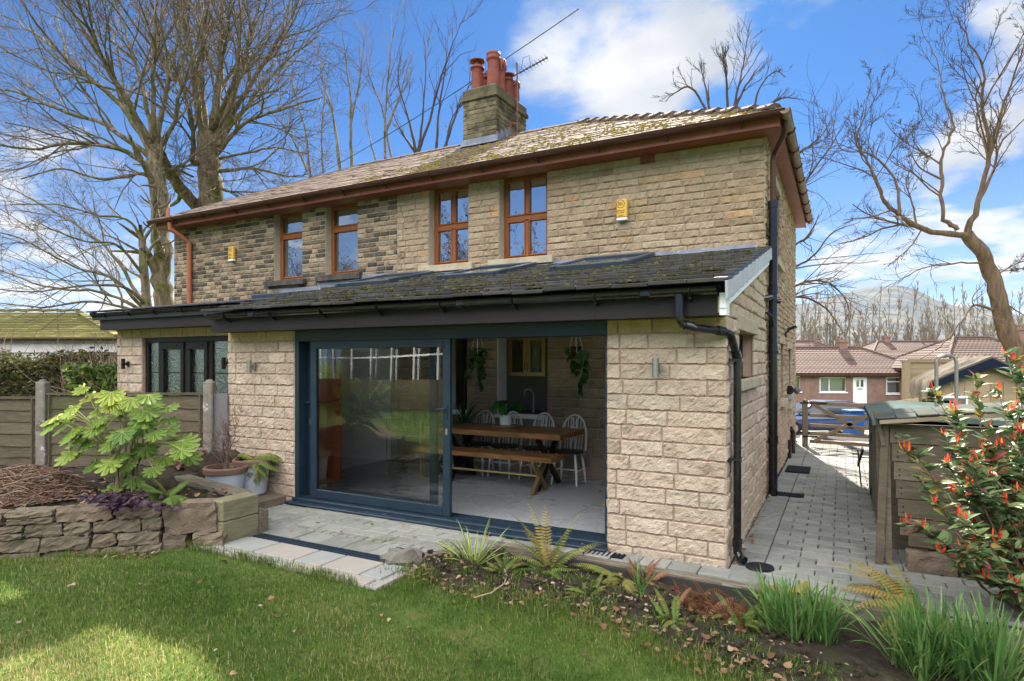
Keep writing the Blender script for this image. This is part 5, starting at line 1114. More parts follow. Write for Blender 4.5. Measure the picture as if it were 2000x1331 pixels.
# ---------------------------------------------------------------- raised bed on the left
m_dry = M('dry_wall_stone', [(0.25, (0.08, 0.062, 0.042)), (0.5, (0.17, 0.137, 0.092)), (0.75, (0.27, 0.22, 0.15))], 9, .92, 1.0, 40, rnd=[(0, (0.09, 0.072, 0.05)), (.6, (0.22, 0.175, 0.115)), (1, (0.17, 0.11, 0.08))], rfac=.5, spots=[(14, .68, .74, (0.3, 0.3, 0.28)), (4, .6, .75, (0.07, 0.075, 0.035))])
wl = empty('dry_stone_wall', (-6.3, 3.3, -.05), 'low dry stone retaining wall of grey brown blocks around the raised bed', 'wall')
pl = [np.array(p) for p in ((-8.6, 1.15), (-7.7, 1.93), (-6.79, 2.76), (-6.2, 3.30), (-5.82, 3.68))]
mb = MB()
for zc0, zc1, lo, hi in ((-.12, .03, .2, .5), (.03, .16, .2, .55), (.16, .285, .18, .5), (.285, .415, .25, .6)):
    sseg = np.concatenate([[0], np.cumsum([np.linalg.norm(b-a) for a, b in zip(pl[:-1], pl[1:])])]); s_ = 0
    def at(s):
        return np.array((np.interp(s, sseg, [p[0] for p in pl]), np.interp(s, sseg, [p[1] for p in pl])))
    while s_ < sseg[-1]-.05:
        l = min(RMB.uniform(lo, hi), sseg[-1]-s_); m_ = at(s_+l/2); t = at(s_+l)-at(s_); ang = math.atan2(t[1], t[0]); nrm = np.array((math.sin(ang), -math.cos(ang)))
        hh = zc1-zc0; off = RMB.normal(0, .014)
        sub = [(0, 1)] if RMB.uniform() > .2 or hh < .1 else [(0, .5), (.5, 1)]
        for f0, f1 in sub: rough_block(mb, (m_[0]-nrm[0]*.10+nrm[0]*off, m_[1]-nrm[1]*.10+nrm[1]*off, zc0+hh*(f0+f1)/2), (l-.012, .22, hh*(f1-f0)-.008), None, .0065, (max(4, int(l/.05)), 4, 4), None, ang, .09)
        s_ += l
# the big upright block at the corner
a = np.array((-5.83, 3.67)); b = np.array((-5.40, 3.97)); t = b-a; ang = math.atan2(t[1], t[0])
rough_block(mb, (*((a+b)/2+np.array((-.05, .08))), .265), (.50, .18, .31), None, .01, (6, 3, 5), .95, ang, .1); rough_block(mb, (*((a+b)/2+np.array((-.16, -.01))), .03), (.22, .18, .16), None, .012, (3, 3, 3), .1, ang, .15); rough_block(mb, (*((a+b)/2+np.array((.12, .14))), .05), (.3, .18, .14), None, .012, (3, 3, 3), .5, ang, .15)
mb.build('stonework', m_dry, wl)
mb = MB()
for p, q in zip(pl[:-1], pl[1:]): t = (q-p)/np.linalg.norm(q-p); n_ = np.array((t[1], -t[0])); mb.bar((*(p-n_*.13), .13), (*(q-n_*.13), .13), .1, .48)
mb.build('earth_core', m_soil, wl)
sp = empty('sleeper_edging', (-5.5, 4.2, -.05), 'stacked railway sleepers forming the right end of the raised bed', 'sleepers')
for k, (z0, z1) in enumerate(((-.08, .21), (.212, .42))):
    mb = MB(); mb.bbox((-5.46, 4.21, (z0+z1)/2), (.20, .43, z1-z0), .012, rnd=k*.4+.2); mb.build('sleeper', m_sleeper, sp)
    mb = MB(); mb.bar((-5.57, 4.40, (z0+z1)/2), (-7.05, 4.70, (z0+z1)/2), .19, z1-z0, rnd=k*.3+.1, bev=.012); mb.build('sleeper', m_oldw, sp)
mb = MB(); mb.bbox((-5.44, 4.50, .08), (.14, .13, .3), .012); mb.build('post', m_oldw, sp)
# soil of the raised bed
bx = np.linspace(-11.0, -5.4, 80); by = np.linspace(.4, 6.0, 80); X, Y = np.meshgrid(bx, by, indexing='ij')
wx = [p[0] for p in pl]+[-5.40]; wy = [p[1] for p in pl]+[3.97]
front = Y-np.interp(X, wx, wy); back = np.interp(X, (-7.05, -5.5), (4.62, 4.32))-Y; back = np.where(X < -7.05, np.interp(X, (-9.6, -7.6, -7.05), (4.4, 5.4, 5.0))-Y, back)
ok = (front > .12) & (back > 0)
Zs = np.where(ok, .335+.03*np.sin(X*5)*np.cos(Y*4)+RMB.normal(0, .008, X.shape)+.04*sstep(.2, .8, front), -.2)
mb = MB(); mb.grid(np.stack([X, Y, Zs], -1)); mb.build('raised_bed_soil', m_soil, origin=(0, 0, 0), smooth=True, kind='structure')
# fence
m_fpan = M('mossy_fence_board', [(0.25, (0.045, 0.033, 0.02)), (0.5, (0.10, 0.077, 0.048)), (0.75, (0.18, 0.14, 0.09))], 4, .9, .5, 10, stretch=(1.5, 1.5, 9), bstretch=(2, 2, 16), spots=[(2.2, .5, .68, (0.07, 0.08, 0.03)), (25, .72, .78, (0.25, 0.24, 0.2))], rnd=[(0, (0.07, 0.06, 0.04)), (1, (0.16, 0.135, 0.09))], rfac=.4)
m_conc = M('lichened_concrete', [(0.3, (0.15, 0.13, 0.105)), (0.7, (0.25, 0.22, 0.18))], 9, .95, .5, 60, spots=[(9, .60, .63, (0.42, 0.41, 0.37)), (5, .55, .68, (0.10, 0.085, 0.07))])
fn = empty('garden_fence', (-8.6, 4.9, 0), 'weathered board fence with lichened concrete posts behind the raised bed', 'fence')
fp = [(-12.0, 3.11), (-9.62, 4.40), (-7.62, 5.48)]
for i, (x, y) in enumerate(fp):
    mb = MB(); ang = math.atan2(1.08, 2.0); mb.bbox((x, y, .755), (.13, .12, 1.53), .012, rz=ang)
    mb.lathe([(.055, 0), (.04, .025), (.001, .035)], (x, y, 1.52), 8); mb.build('post', m_conc, fn)
for i, (p, q) in enumerate(zip(fp[:-1], fp[1:])):
    p = np.array(p); q = np.array(q); t = (q-p)/np.linalg.norm(q-p); n_ = np.array((t[1], -t[0])); a = p+t*.07; b = q-t*.07; top = 1.30 if i == 0 else 1.355
    mb = MB(); z = 0.22
    while z < top-.05:
        h = RMB.uniform(.13, .17); L_ = np.linalg.norm(b-a); m = 14; xs = np.linspace(0, L_, m)
        w0 = RMB.normal(0, .006, m); w1 = RMB.normal(0, .006, m); V = []
        for k in range(m):
            c = a+t*xs[k]
            V += [(*(c+n_*.022), z+w0[k]-.012), (*(c+n_*.006), min(z+h, top-.02)+w1[k]), (*(c-n_*.004), min(z+h, top-.02)+w1[k]), (*(c+n_*.006), z+w0[k]-.012)]
        Q = []
        for k in range(m-1):
            o = k*4; Q += [(o+j, o+4+j, o+4+(j+1) % 4, o+(j+1) % 4) for j in range(4)]
        mb.add(V, Q, RMB.uniform()); z += h
    for f in (.02, .5, .98):
        c = a+(b-a)*f; mb.bar((*(c+n_*.02), .2), (*(c+n_*.02), top), .04, .03, rnd=.3)
    mb.bar((*a, top), (*b, top), .075, .03, rnd=.2 if i == 0 else .05); mb.build('panel', m_fpan, fn)
mb = MB(); mb.bar((-7.57, 5.52, .68), (-7.40, 5.60, .68), .03, 1.36); mb.build('end_board', M('grey_board', (0.15, 0.14, 0.14), 5, .8), fn)
# pots
def pot_thing(c, r, h, label, name='potted_shrub', cat='potted plant'):
    t = empty(name, c, label, cat); mb = MB(); mb.lathe([(.001, .0), (r*.74, 0), (r*.76, .01), (r*.93, h*.80)], c, 30); mb.build('pot', M('pale_glazed_pot', [(0.3, (0.33, 0.36, 0.40)), (0.7, (0.43, 0.46, 0.50))], 5, .4, .15, 20, spots=[(6, .62, .75, (0.3, 0.29, 0.24))]), t, smooth=True)
    mb = MB(); mb.lathe([(r*.93, h*.80), (r*1.02, h*.82), (r*1.05, h*.96), (r*1.0, h), (r*.9, h), (r*.88, h*.86), (.001, h*.86)], c, 30); mb.build('rim', M('brown_pot_rim', [(0.3, (0.13, 0.075, 0.055)), (0.7, (0.19, 0.115, 0.085))], 8, .8), t)
    mb = MB(); 
    for k in range(9): a_ = -1.35+(k-4)*.09; p_ = np.asarray(c)+np.array((math.cos(a_)*r*.865, math.sin(a_)*r*.865, h*.44)); q_ = p_+np.array((math.cos(a_+.0)*.002+math.sin(-a_)*-.0, 0, .0)); ang = math.pi*(k/8); mb.tube([np.asarray(c)+np.array((math.cos(-1.2)*r*.87, math.sin(-1.2)*r*.87, h*.42)), np.asarray(c)+np.array((math.cos(-1.2+.25*math.cos(ang))*r*.88, math.sin(-1.2+.25*math.cos(ang))*r*.88, h*.42+.05*math.sin(ang)+.012))], .006, 5)
    mb.build('moulding', MATS['pale_glazed_pot'], t); mb = MB(); mb.lathe([(.001, h*.87), (r*.88, h*.87)], c, 16); mb.build('soil', m_soil, t); return t
pA = pot_thing((-6.62, 4.98, .12), .245, .40, 'bare-twigged shrub in a pale blue pot standing behind the sleepers')
pB = pot_thing((-6.62, 5.36, .12), .225, .44, 'fern drooping from a pale blue pot against the stone pier', 'potted_fern')
mb = MB(); mb.bbox((-6.6, 5.1, .03), (.8, .9, .16), .02); tag(mb.build('stone_plinth', m_dry), 'rough stone base under the two pale pots', 'plinth')
for k, (px, py, s) in enumerate(((352, 905, .26), (385, 885, .22), (405, 915, .24), (378, 925, .30), (418, 900, .2), (345, 890, .22))):
    mb = MB(); c = D(px, py, 8.0); rough_block(mb, c, (s, s*.7, s*.5), None, .014, (4, 3, 3), None, k*.9, .3); tag(mb.build('broken_stone', M('red_sandstone_lump', [(0.3, (0.12, 0.055, 0.04)), (0.7, (0.24, 0.13, 0.10))], 6, .9, .5, 30) if k in (0, 3) else m_dry), 'broken building stone on the heap behind the raised bed', 'stone', 'loose stones heaped by the fence')
mb = MB(); rough_block(mb, (-7.15, 5.3, .33), (.75, .55, .5), None, .03, (6, 5, 4), .1, .3, .3); tag(mb.build('earth_heap', m_soil), kind='stuff')
# ---------------------------------------------------------------- right-hand side: stores, gate, drive
m_board = M('old_scaffold_board', [(0.25, (0.05, 0.036, 0.023)), (0.5, (0.12, 0.092, 0.06)), (0.75, (0.21, 0.165, 0.112))], 4, .9, .4, 12, stretch=(1.4, 8, 9), bstretch=(1.6, 14, 16), rnd=[(0, (0.08, 0.07, 0.05)), (1, (0.19, 0.165, 0.12))], rfac=.4, spots=[(18, .74, .76, (0.025, 0.02, 0.015)), (2.5, .55, .7, (0.09, 0.09, 0.05))])
m_grn = M('dark_green_metal', [(0.3, (0.016, 0.04, 0.034)), (0.7, (0.026, 0.058, 0.05))], 5, .45, spots=[(3, .6, .75, (0.06, 0.065, 0.055))])
m_ogrey = M('olive_grey_cladding', [(0.3, (0.085, 0.085, 0.065)), (0.7, (0.125, 0.122, 0.095))], 4, .5, .1, 20, stretch=(6, 6, 1))
ls = empty('log_store', (1.0, 6.6, 0), 'leaning lean-to store clad in wide weathered boards with a slate-covered top', 'store')
mb = MB(); yB = 6.40
for k in range(6):
    zt_ = 1.235-k*.162; xl = .385+.017*k*.9; nx = 16; xs = np.linspace(xl, 2.35, nx); wv = RMB.normal(0, .003, nx); tlt = -.006
    V = []
    for i, x in enumerate(xs):
        for yy, zz in ((yB-.0, zt_-.155), (yB, zt_-.003), (yB+.03, zt_-.003), (yB+.03, zt_-.155)): V.append((x, yy+wv[i]+.03*(k % 2)*.1, zz+tlt*(x-xl)))
    Q = []
    for i in range(nx-1): o = i*4; Q += [(o+j, o+4+j, o+4+(j+1) % 4, o+(j+1) % 4)[::-1] for j in range(4)]
    mb.add(V, Q, RMB.uniform()); n0 = mb.n
    mb.Q.append(np.array([(0, 1, 2, 3), ((nx-1)*4+3, (nx-1)*4+2, (nx-1)*4+1, (nx-1)*4)])+n0-len(V)); mb.qm.append(np.zeros(2))
mb.build('front_boards', m_board, ls)
mb = MB()
for k in range(12):
    x = .43+.015*(k//2)*.9; mb.box((x, yB-.002, 1.2-.162*(k//2)-.05*(k % 2)-.03), (.009, .006, .009))
mb.build('nail', m_black, ls)
mb = MB(); mb.bar((.30, 6.34, .0), (.35, 6.42, 1.26), .045, .06, rnd=.3); mb.bar((.375, 6.36, .02), (.36, 6.45, 1.22), .035, .05, rnd=.7); mb.bar((.33, 6.5, 0), (.3, 6.55, 1.2), .04, .04, rnd=.5); mb.bar((.27, 6.37, 1.36), (.335, 6.38, 1.05), .03, .03, rnd=.2); mb.build('post', m_board, ls)
mb = MB(); mb.box((1.35, 6.42, .25), (1.65, .04, .14), rnd=.1); mb.box((.62, 6.46, .2), (.1, .06, .24), rnd=.6); mb.box((1.35, 6.95, .6), (1.9, .03, 1.2), rnd=.3); mb.box((2.33, 6.7, .6), (.03, .55, 1.2), rnd=.3); mb.build('back_boards', m_board, ls)
for x, w in ((.66, .36), (1.06, .40), (1.5, .42)): mb = MB(); rough_block(mb, (x+.02, 6.36, .075), (w, .2, .15), None, .004, (5, 3, 3), None, .02, .06); mb.build('block', m_dry, ls)
# slates on top
mb = MB(); sl = lambda x: 1.285+.115*(x-.3)
for r in range(2):
    x = .27
    while x < 1.9:
        w = .155; y0_ = 6.28+r*.26; M2 = Matrix.Rotation(-math.atan(.115), 3, 'Y') @ Matrix.Rotation(.05, 3, 'X')
        mb.bbox((x+w/2, y0_+.15, sl(x+w/2)+.02-r*-.012+RMB.normal(0, .003)), (w-.008, .34, .012), .003, 0, RMB.uniform(), 0, M2); x += w
mb.build('roof', M('grey_wooden_shingle', [(0.3, (0.055, 0.06, 0.055)), (0.7, (0.11, 0.115, 0.105))], 6, 1, .3, 30, spec=0, rnd=[(0, (0.05, 0.055, 0.05)), (1, (0.12, 0.125, 0.115))], rfac=.5, spots=[(9, .6, .7, (0.08, 0.085, 0.06))]), ls)
mb = MB(); mb.bar((.30, 6.28, sl(.3)-.02), (1.95, 6.28, sl(1.95)-.02), .03, .035, rnd=.9, bev=.003); mb.bar((.30, 6.75, sl(.3)-.03), (1.95, 6.75, sl(1.95)-.03), .03, .04, rnd=.3); mb.box((.42, 6.40, 1.265), (.12, .03, .05), rnd=.1); mb.build('rafter', M('pale_batten', [(0.3, (0.2, 0.155, 0.1)), (0.7, (0.3, 0.24, 0.165))], 6, .9, spec=0, bump=0, stretch=(1, 8, 8)), ls)
gs = empty('garden_store', (.8, 8.6, 0), 'dark green metal garden store with ribbed grey door beside the path', 'store')
mb = MB(); slab(mb, (.36, 10.0, .02), (0, -1, 0), (0, 0, 1), (-1, 0, 0), 2.42, 1.12, .02)
for k in range(17): y = 7.64+k*.145; mb.box((.354, y, .57), (.014, .02, 1.1))
mb.build('side_panel', m_ogrey, gs)
mb = MB(); mb.bbox((.385, 7.555, .58), (.07, .05, 1.16), .006); mb.box((1.0, 7.62, .57), (1.2, .03, 1.1)); mb.box((1.62, 8.8, .57), (.03, 2.4, 1.1)); mb.box((1.0, 10.0, .57), (1.2, .03, 1.1)); mb.bbox((.42, 7.545, 1.12), (.16, .045, .1), .006); mb.build('frame', m_grn, gs)
mb = MB(); mb.prism([(.29, 7.42, 1.185), (.29, 10.1, 1.185), (.62, 10.1, 1.25), (.62, 7.42, 1.25)], (0, 0, 0), (0, 0, -.055)); mb.prism([(.62, 7.43, 1.25), (.62, 10.1, 1.25), (1.75, 10.1, 1.22), (1.75, 7.43, 1.22)], (0, 0, 0), (0, 0, -.05)); mb.build('lid', M('grey_green_lid', [(0.3, (0.06, 0.085, 0.08)), (0.7, (0.11, 0.135, 0.125))], 4, .9, .1, 20, spec=0), gs)
for z in (.12, .82): mb = MB(); mb.bbox((.346, 9.2, z), (.02, .03, .1), .004); mb.build('hinge', m_black, gs)
st = empty('folding_stool', (.27, 10.2, 0), 'thin black folding stool leaning on the far end of the green store', 'stool')
mb = MB(); mb.bbox((.25, 10.25, .42), (.03, .3, .26), .008, M=Matrix.Rotation(.25, 3, 'Y')); mb.build('seat', m_black, st)
for y in (10.12, 10.36): mb = MB(); mb.tube([(.22, y, .5), (.26, y, 0)], .01, 6); mb.build('leg', m_black, st)
mb = MB(); mb.tube([(.25, 10.12, .16), (.25, 10.36, .16)], .008, 6); mb.build('stretcher', m_black, st)
# gate
m_gate = M('softwood_gate', [(0.3, (0.12, 0.085, 0.055)), (0.7, (0.215, 0.16, 0.105))], 5, .8, .2, 15, stretch=(1, 8, 8), rnd=[(0, (0.11, 0.08, 0.05)), (1, (0.22, 0.165, 0.11))], rfac=.4)
gt = empty('field_gate', (-.66, 14.4, 0), 'brown five-bar wooden gate closing the side path', 'gate'); yg = 14.40
mb = MB(); mb.bbox((-.665, yg, .47), (.11, .1, .94), .01); mb.lathe([(.055, 0), (.052, .03), (.035, .055), (.001, .065)], (-.665, yg, .94), 12); mb.build('post', m_gate, gt)
mb = MB(); mb.bbox((.98, yg, .42), (.1, .1, .98), .01); mb.build('post', m_gate, gt)
for z, h in ((.93, .075), (.665, .07), (.455, .07), (.285, .07), (.115, .07)):
    mb = MB(); mb.bar((-.58, yg, z), (.94, yg, z-.05 if z > .9 else z-.02), .045, h, rnd=RMB.uniform(), bev=.006); mb.build('bar', m_gate, gt)
for a, b in (((-.56, .92), (.42, .36)), ((-.5, .12), (.52, .72))): mb = MB(); mb.bar((a[0], yg-.04, a[1]), (b[0], yg-.04, b[1]), .03, .07, rnd=RMB.uniform()); mb.build('brace', m_gate, gt)
for z in (.93, .22): mb = MB(); mb.bar((-.72, yg-.055, z), (-.25 if z > .5 else -.42, yg-.055, z), .012, .03); mb.build('hinge', m_dkmet, gt)
# picket fence beyond
pf = empty('picket_fence', (1.0, 15.5, 0), 'short sunlit picket fence running away from the gate', 'fence')
m_pick = M('pale_picket_wood', [(0.3, (0.26, 0.2, 0.125)), (0.7, (0.38, 0.3, 0.2))], 6, .8, stretch=(8, 8, 1))
for k in range(9):
    mb = MB(); x, y = .92+k*.10, 15.2+k*.42; mb.bbox((x, y, .5-.01*k), (.09, .03, .9), .008); mb.build('paling', m_pick, pf)
for z in (.28, .72): mb = MB(); mb.bar((.9, 15.1, z), (1.75, 18.7, z-.08), .03, .06); mb.build('rail', m_pick, pf)
# ramped drive beyond the gate and the street
m_drive = M('pale_concrete_drive', [(0.3, (0.25, 0.22, 0.185)), (0.7, (0.33, 0.3, 0.255))], 2.5, .9, .2, 50)
ys = np.linspace(15.35, 34, 40); X, Y = np.meshgrid(np.linspace(-9, 14, 24), ys, indexing='ij'); wdt = np.where(Y < 17, 0, 0)
mb = MB(); mb.grid(np.stack([X, Y, np.maximum(gz(X, Y)+.02, np.where(Y < 16.5, -.004-.03*(Y-15.35), -9))], -1)); mb.build('drive', m_drive, origin=(0, 15, 0), smooth=True, kind='structure')
mb = MB(); ca, sa = cT, sT
def CV(u, d, z): return np.array((-d*sT+u*cT, d*cT+u*sT, z))     # street frame: u to the right, d away
P = [CV(-60, 31, -1.33), CV(60, 31, -1.33), CV(60, 38, -1.33), CV(-60, 38, -1.33)]; mb.add(P, [(0, 1, 2, 3)]); mb.build('road', M('grey_asphalt', (0.06, 0.06, 0.06), 30, .9, .3, 80), kind='structure')
# ================================================================ plants of the garden
EXTRA_FERNS = []
R4 = np.random.default_rng(404)
def ramp_rnd(a, b, c=None): return [(0, a), (1, b)] if c is None else [(0, a), (.5, b), (1, c)]
# ---- lawn blades
def blades(name, pts, hmin, hmax, wid, mat, lean=.55, kind='stuff', seed=1, label=None, cat=None, tone=None):
    rg = np.random.default_rng(seed); n = len(pts); P = np.asarray(pts, float)
    a = rg.uniform(0, 6.283, n); h = rg.uniform(hmin, hmax, n); ln = np.abs(rg.normal(0, lean, n))*h; la = rg.uniform(0, 6.283, n)
    s_ = np.stack([np.cos(a), np.sin(a), np.zeros(n)], 1); l = np.stack([np.cos(la), np.sin(la), np.zeros(n)], 1)*ln[:, None]; w = wid*rg.uniform(.6, 1.3, n)[:, None]
    up = np.array((0, 0, 1.0)); k = np.sqrt(np.clip(h**2-ln**2*.8, (h*.35)**2, None))[:, None]
    V = np.stack([P-s_*w/2, P+s_*w/2, P+l*.35+up*k*.6-s_*w*.4, P+l*.35+up*k*.6+s_*w*.4, P+l+up*k], 1).reshape(-1, 3)
    b = np.arange(n)*5; r = np.repeat(rg.uniform(0, 1, n) if tone is None else np.clip(tone+rg.normal(0, .2, n)+.45*(rg.uniform(0, 1, n) < .13), 0, 1), 5)
    mb = MB(); mb.add(V, np.stack([b, b+1, b+3, b+2], 1), r); n0 = 0; mb.T.append(np.stack([b+2, b+3, b+4], 1)); mb.tm.append(np.zeros(n))
    o = mb.build(name, mat, origin=(0, 0, 0)); tag(o, label, cat, None, kind); return o
m_grass = M('grass_blade', (0.075, 0.125, 0.025), 2, .65, rnd=[(0, (0.04, 0.088, 0.011)), (.45, (0.095, 0.16, 0.025)), (.75, (0.23, 0.25, 0.058)), (1, (0.42, 0.35, 0.17))], rfac=.92, trans=.35)
def lawn_ok(x, y):
    ok = y < np.where(x > -3.4, bed_edge(x)+.03+.05*np.sin(x*9)+.03*np.sin(x*23), 3.86)
    ok &= y < np.interp(x, [p[0] for p in pl]+[-5.40, -3.4, -3.39], [p[1]-.13 for p in pl]+[3.9, 3.9, 9])
    return ok
n = 300000; x = R4.uniform(-8.0, 1.2, n); y = R4.uniform(.9, 4.6, n); dn = np.hypot(x, y)
keep = lawn_ok(x, y) & (R4.uniform(0, 1, n) < np.clip(4.6/dn, .35, 1)**1.2) & (R4.uniform(0, 1, n) < .78+.22*np.sin(x*3.1+np.sin(y*4))*np.sin(y*3.7+1))
tone = .35+.25*np.sin(x*1.9+1.3*np.sin(y*2.2))*np.sin(y*2.4+.5)+.25*sstep(2.9, 1.6, y)  # last term paints sunlight: blades yellower where the lit patch lies
blades('grass', np.stack([x, y, gz(x, y)-.004], 1)[keep], .014, .048, .0050, m_grass, seed=2, tone=tone[keep])
# taller tufts at the lawn edge and in the bed
x, y = [], []
for i in range(150):
    cx = R4.uniform(-3.5, .6); cy = float(bed_edge(cx))+R4.normal(.0, .12)
    m = R4.integers(25, 60); x += list(R4.normal(cx, .05, m)); y += list(R4.normal(cy, .05, m))
for i in range(70):
    cx = R4.uniform(-5.9, -3.5); m = R4.integers(15, 40); x += list(R4.normal(cx, .05, m)); y += list(R4.normal(3.83, .025, m))
for i in range(60):
    t = R4.uniform(); k = R4.integers(0, 4); p = pl[k]*(1-t)+pl[k+1]*t; m = R4.integers(10, 30); x += list(R4.normal(p[0]+.12, .05, m)); y += list(R4.normal(p[1]-.12, .04, m))
x, y = np.array(x), np.array(y); blades('grass_tuft', np.stack([x, y, gz(x, y)], 1), .04, .12, .0045, m_grass, seed=3, tone=np.full(len(x), .42))
# ---- fallen leaves
m_litter = M('fallen_leaf', (0.16, 0.09, 0.055), 8, .85, rnd=[(0, (0.07, 0.035, 0.018)), (.4, (0.16, 0.085, 0.042)), (.75, (0.24, 0.15, 0.085)), (1, (0.34, 0.26, 0.18))], rfac=.8)
def litter(name, pts, smin, smax, seed, mat=None):
    rg = np.random.default_rng(seed); mb = MB()
    for p in pts:
        a = rg.uniform(0, 6.28); s = rg.uniform(smin, smax); el = rg.uniform(-.2, .6); leaf_blade(mb, np.asarray(p)+np.array((0, 0, .006+rg.uniform(0, .02))), (math.cos(a), math.sin(a), el*.5), (rg.normal(0, .35), rg.normal(0, .35), 1), s, s*rg.uniform(.28, .48), rg.uniform(), rg.uniform(-.3, .4), 4, .8, rg.uniform(-.3, .7))
    return tag(mb.build(name, mat or m_litter, origin=(0, 0, 0)), kind='stuff')
pts = []
def ground_at(x, y):
    inb_ = np.clip((y-bed_edge(x))/.25, -1, 1) if x > -3.6 else -1
    return float(gz(x, y))+(.03+.03*float(sstep(0, 1, inb_)) if inb_ > 0 else .012)
for i in range(640):
    x = R4.uniform(-3.5, 1.0); y = float(bed_edge(x))+abs(R4.normal(0, .38))-.12; 
    if y < kerb_y(x)-.06: pts.append((x, y, ground_at(x, y)))
for i in range(80): x, y = R4.uniform(-6, .3), R4.uniform(1.7, 4.2); pts.append((x, y, float(gz(x, y))+.02)) if lawn_ok(x, y) else None
for i in range(130): k = R4.integers(0, 4); t = R4.uniform(); p = pl[k]*(1-t)+pl[k+1]*t; pts.append((p[0]+.16+R4.normal(0, .07), p[1]-.14+R4.normal(0, .06), float(gz(*p))+.01))
for i in range(40): pts.append((R4.uniform(-7.1, -6.1), R4.uniform(4.95, 5.5), .005))
for i in range(110): pts.append((R4.uniform(-6.1, -1.9), 5.55+R4.normal(0, .012), .002))
for i in range(36): pts.append((XR+.05+abs(R4.normal(0, .03)), R4.uniform(5.6, 9), .004))
for i in range(30): pts.append((R4.uniform(-6, -3.5), R4.uniform(4.4, 5.5), .005))
for i in range(12): pts.append((R4.uniform(-.6, .4), R4.uniform(5.4, 12), .005))
litter('fallen_leaves', pts, .02, .058, 9)
pts = [(R4.uniform(-7.6, -5.6), R4.uniform(3.2, 4.4), .39+R4.uniform(0, .03)) for i in range(220)]; litter('leaf_litter', [p for p in pts if p[1] > np.interp(p[0], wx, wy)+.2 and p[1] < np.interp(p[0], (-7.05, -5.5), (4.55, 4.3))], .03, .07, 10)
mb = MB()
for i in range(420):
    x = R4.uniform(-3.4, 1.4); y = float(bed_edge(x))+R4.uniform(.1, .9)
    if y > kerb_y(x)-.06: continue
    s_ = R4.uniform(.012, .045); rough_block(mb, (x, y, ground_at(x, y)+s_*.1), (s_*1.4, s_, s_*.8), None, .003, (2, 2, 2), None, R4.uniform(0, 3), .35)
tag(mb.build('soil_clods', m_soil, origin=(0, 0, 0)), kind='stuff')
for k, (px, py, L_, n_, lb) in enumerate(((985, 1120, .26, 14, 'small green fern between the striped plant and the tall fern'), (1150, 1165, .22, 12, 'small green fern in front of the tall fern at the lawn edge'), (1310, 1215, .24, 14, 'small green fern at the lawn edge left of the rusty mound'), (1455, 1225, .28, 16, 'olive green fern between the rusty mound and the left strap-leaved clump'))): EXTRA_FERNS.append((px, py, L_, n_, lb))
# small pebbles in the bed
mb = MB()
for i in range(170):
    x = R4.uniform(-3.3, 1.2); y = float(bed_edge(x))+R4.uniform(.05, .8)
    if y > kerb_y(x)-.08: continue
    rough_block(mb, (x, y, ground_at(x, y)+.004), R4.uniform(.006, .020, 3), None, .001, (2, 2, 2), None, R4.uniform(0, 3), .4)
tag(mb.build('pebbles', M('pale_pebble', [(0.3, (0.13, 0.115, 0.095)), (0.7, (0.25, 0.225, 0.19))], 10, .8), origin=(0, 0, 0)), kind='stuff')
# ---- fatsia
m_fat = M('fatsia_leaf', [(0.3, (0.12, 0.20, 0.025)), (0.7, (0.21, 0.30, 0.04))], 9, .42, .2, 25, rnd=[(0, (0.06, 0.15, 0.025)), (.5, (0.19, 0.29, 0.04)), (.85, (0.36, 0.40, 0.05)), (1, (0.44, 0.36, 0.07))], rfac=.65, trans=.25, spec=.3)
m_bark = M('grey_green_stem', [(0.3, (0.15, 0.12, 0.07)), (0.7, (0.26, 0.21, 0.13))], 12, .8, .3, 40)
def palm_leaf(mb, c, d, nrm, R, rnd, lobes=8):
    c = np.asarray(c, float); d = np.asarray(d, float); nrm = np.asarray(nrm, float); nrm = nrm/np.linalg.norm(nrm); d = d-nrm*(d@nrm); d /= np.linalg.norm(d); s_ = np.cross(nrm, d)
    span = math.radians(250); V = [c]; T = []; rg = R4
    m = lobes*8; rad = []
    for i in range(m+1):
        t = i/m; ph = (t*lobes) % 1.0; k = min(int(t*lobes), lobes-1); l = R*(1-.38*abs((k+.5)/lobes*2-1)**1.5)
        prof = math.sin(math.pi*ph)**.55; rr = l*(.52+.48*prof) if 0 < t < 1 else R*.22
        a = (t-.5)*span; z = -R*.20*(rr/R)**2-R*.05*(1-prof)+R*.07*math.cos(t*lobes*2*math.pi)*-1*(rr/R)
        V.append(c+(d*math.cos(a)+s_*math.sin(a))*rr+nrm*z)
    # middle ring so that the leaf bends
    mid = [c+(np.array(v)-c)*.5+nrm*R*.03*(1 if (i % 8) == 4 else -.6) for i, v in enumerate(V[1:])]
    o = len(V); V += mid; Q = []
    for i in range(m): T.append((0, o+i, o+i+1)); Q.append((o+i, 1+i, 2+i, o+i+1))
    n0 = mb.n; mb.add(V, Q, rnd); mb.T.append(np.array(T)+n0); mb.tm.append(np.zeros(len(T)))
    for k in range(lobes):
        i = k*8+4; p = [c+nrm*.002, np.array(mid[i])+nrm*.003, np.array(V[1+i])*.92+c*.08+nrm*.003]
        for a_, b_, w_ in ((p[0], p[1], .0022), (p[1], p[2], .0014)):
            t_ = b_-a_; q_ = np.cross(t_, nrm); q_ /= np.linalg.norm(q_)+1e-9; VEIN.add([a_-q_*w_, a_+q_*w_, b_+q_*w_*.6, b_-q_*w_*.6], [(0, 1, 2, 3)], .5)
VEIN = MB()
fat = empty('fatsia_shrub', (-6.95, 3.95, .36), 'big glossy yellow-green shrub with hand-shaped leaves growing in the raised bed', 'shrub'); c0 = ORG[fat.name]
mbs = MB(); mbl = MB(); mbp = MB()
dF = 6.55
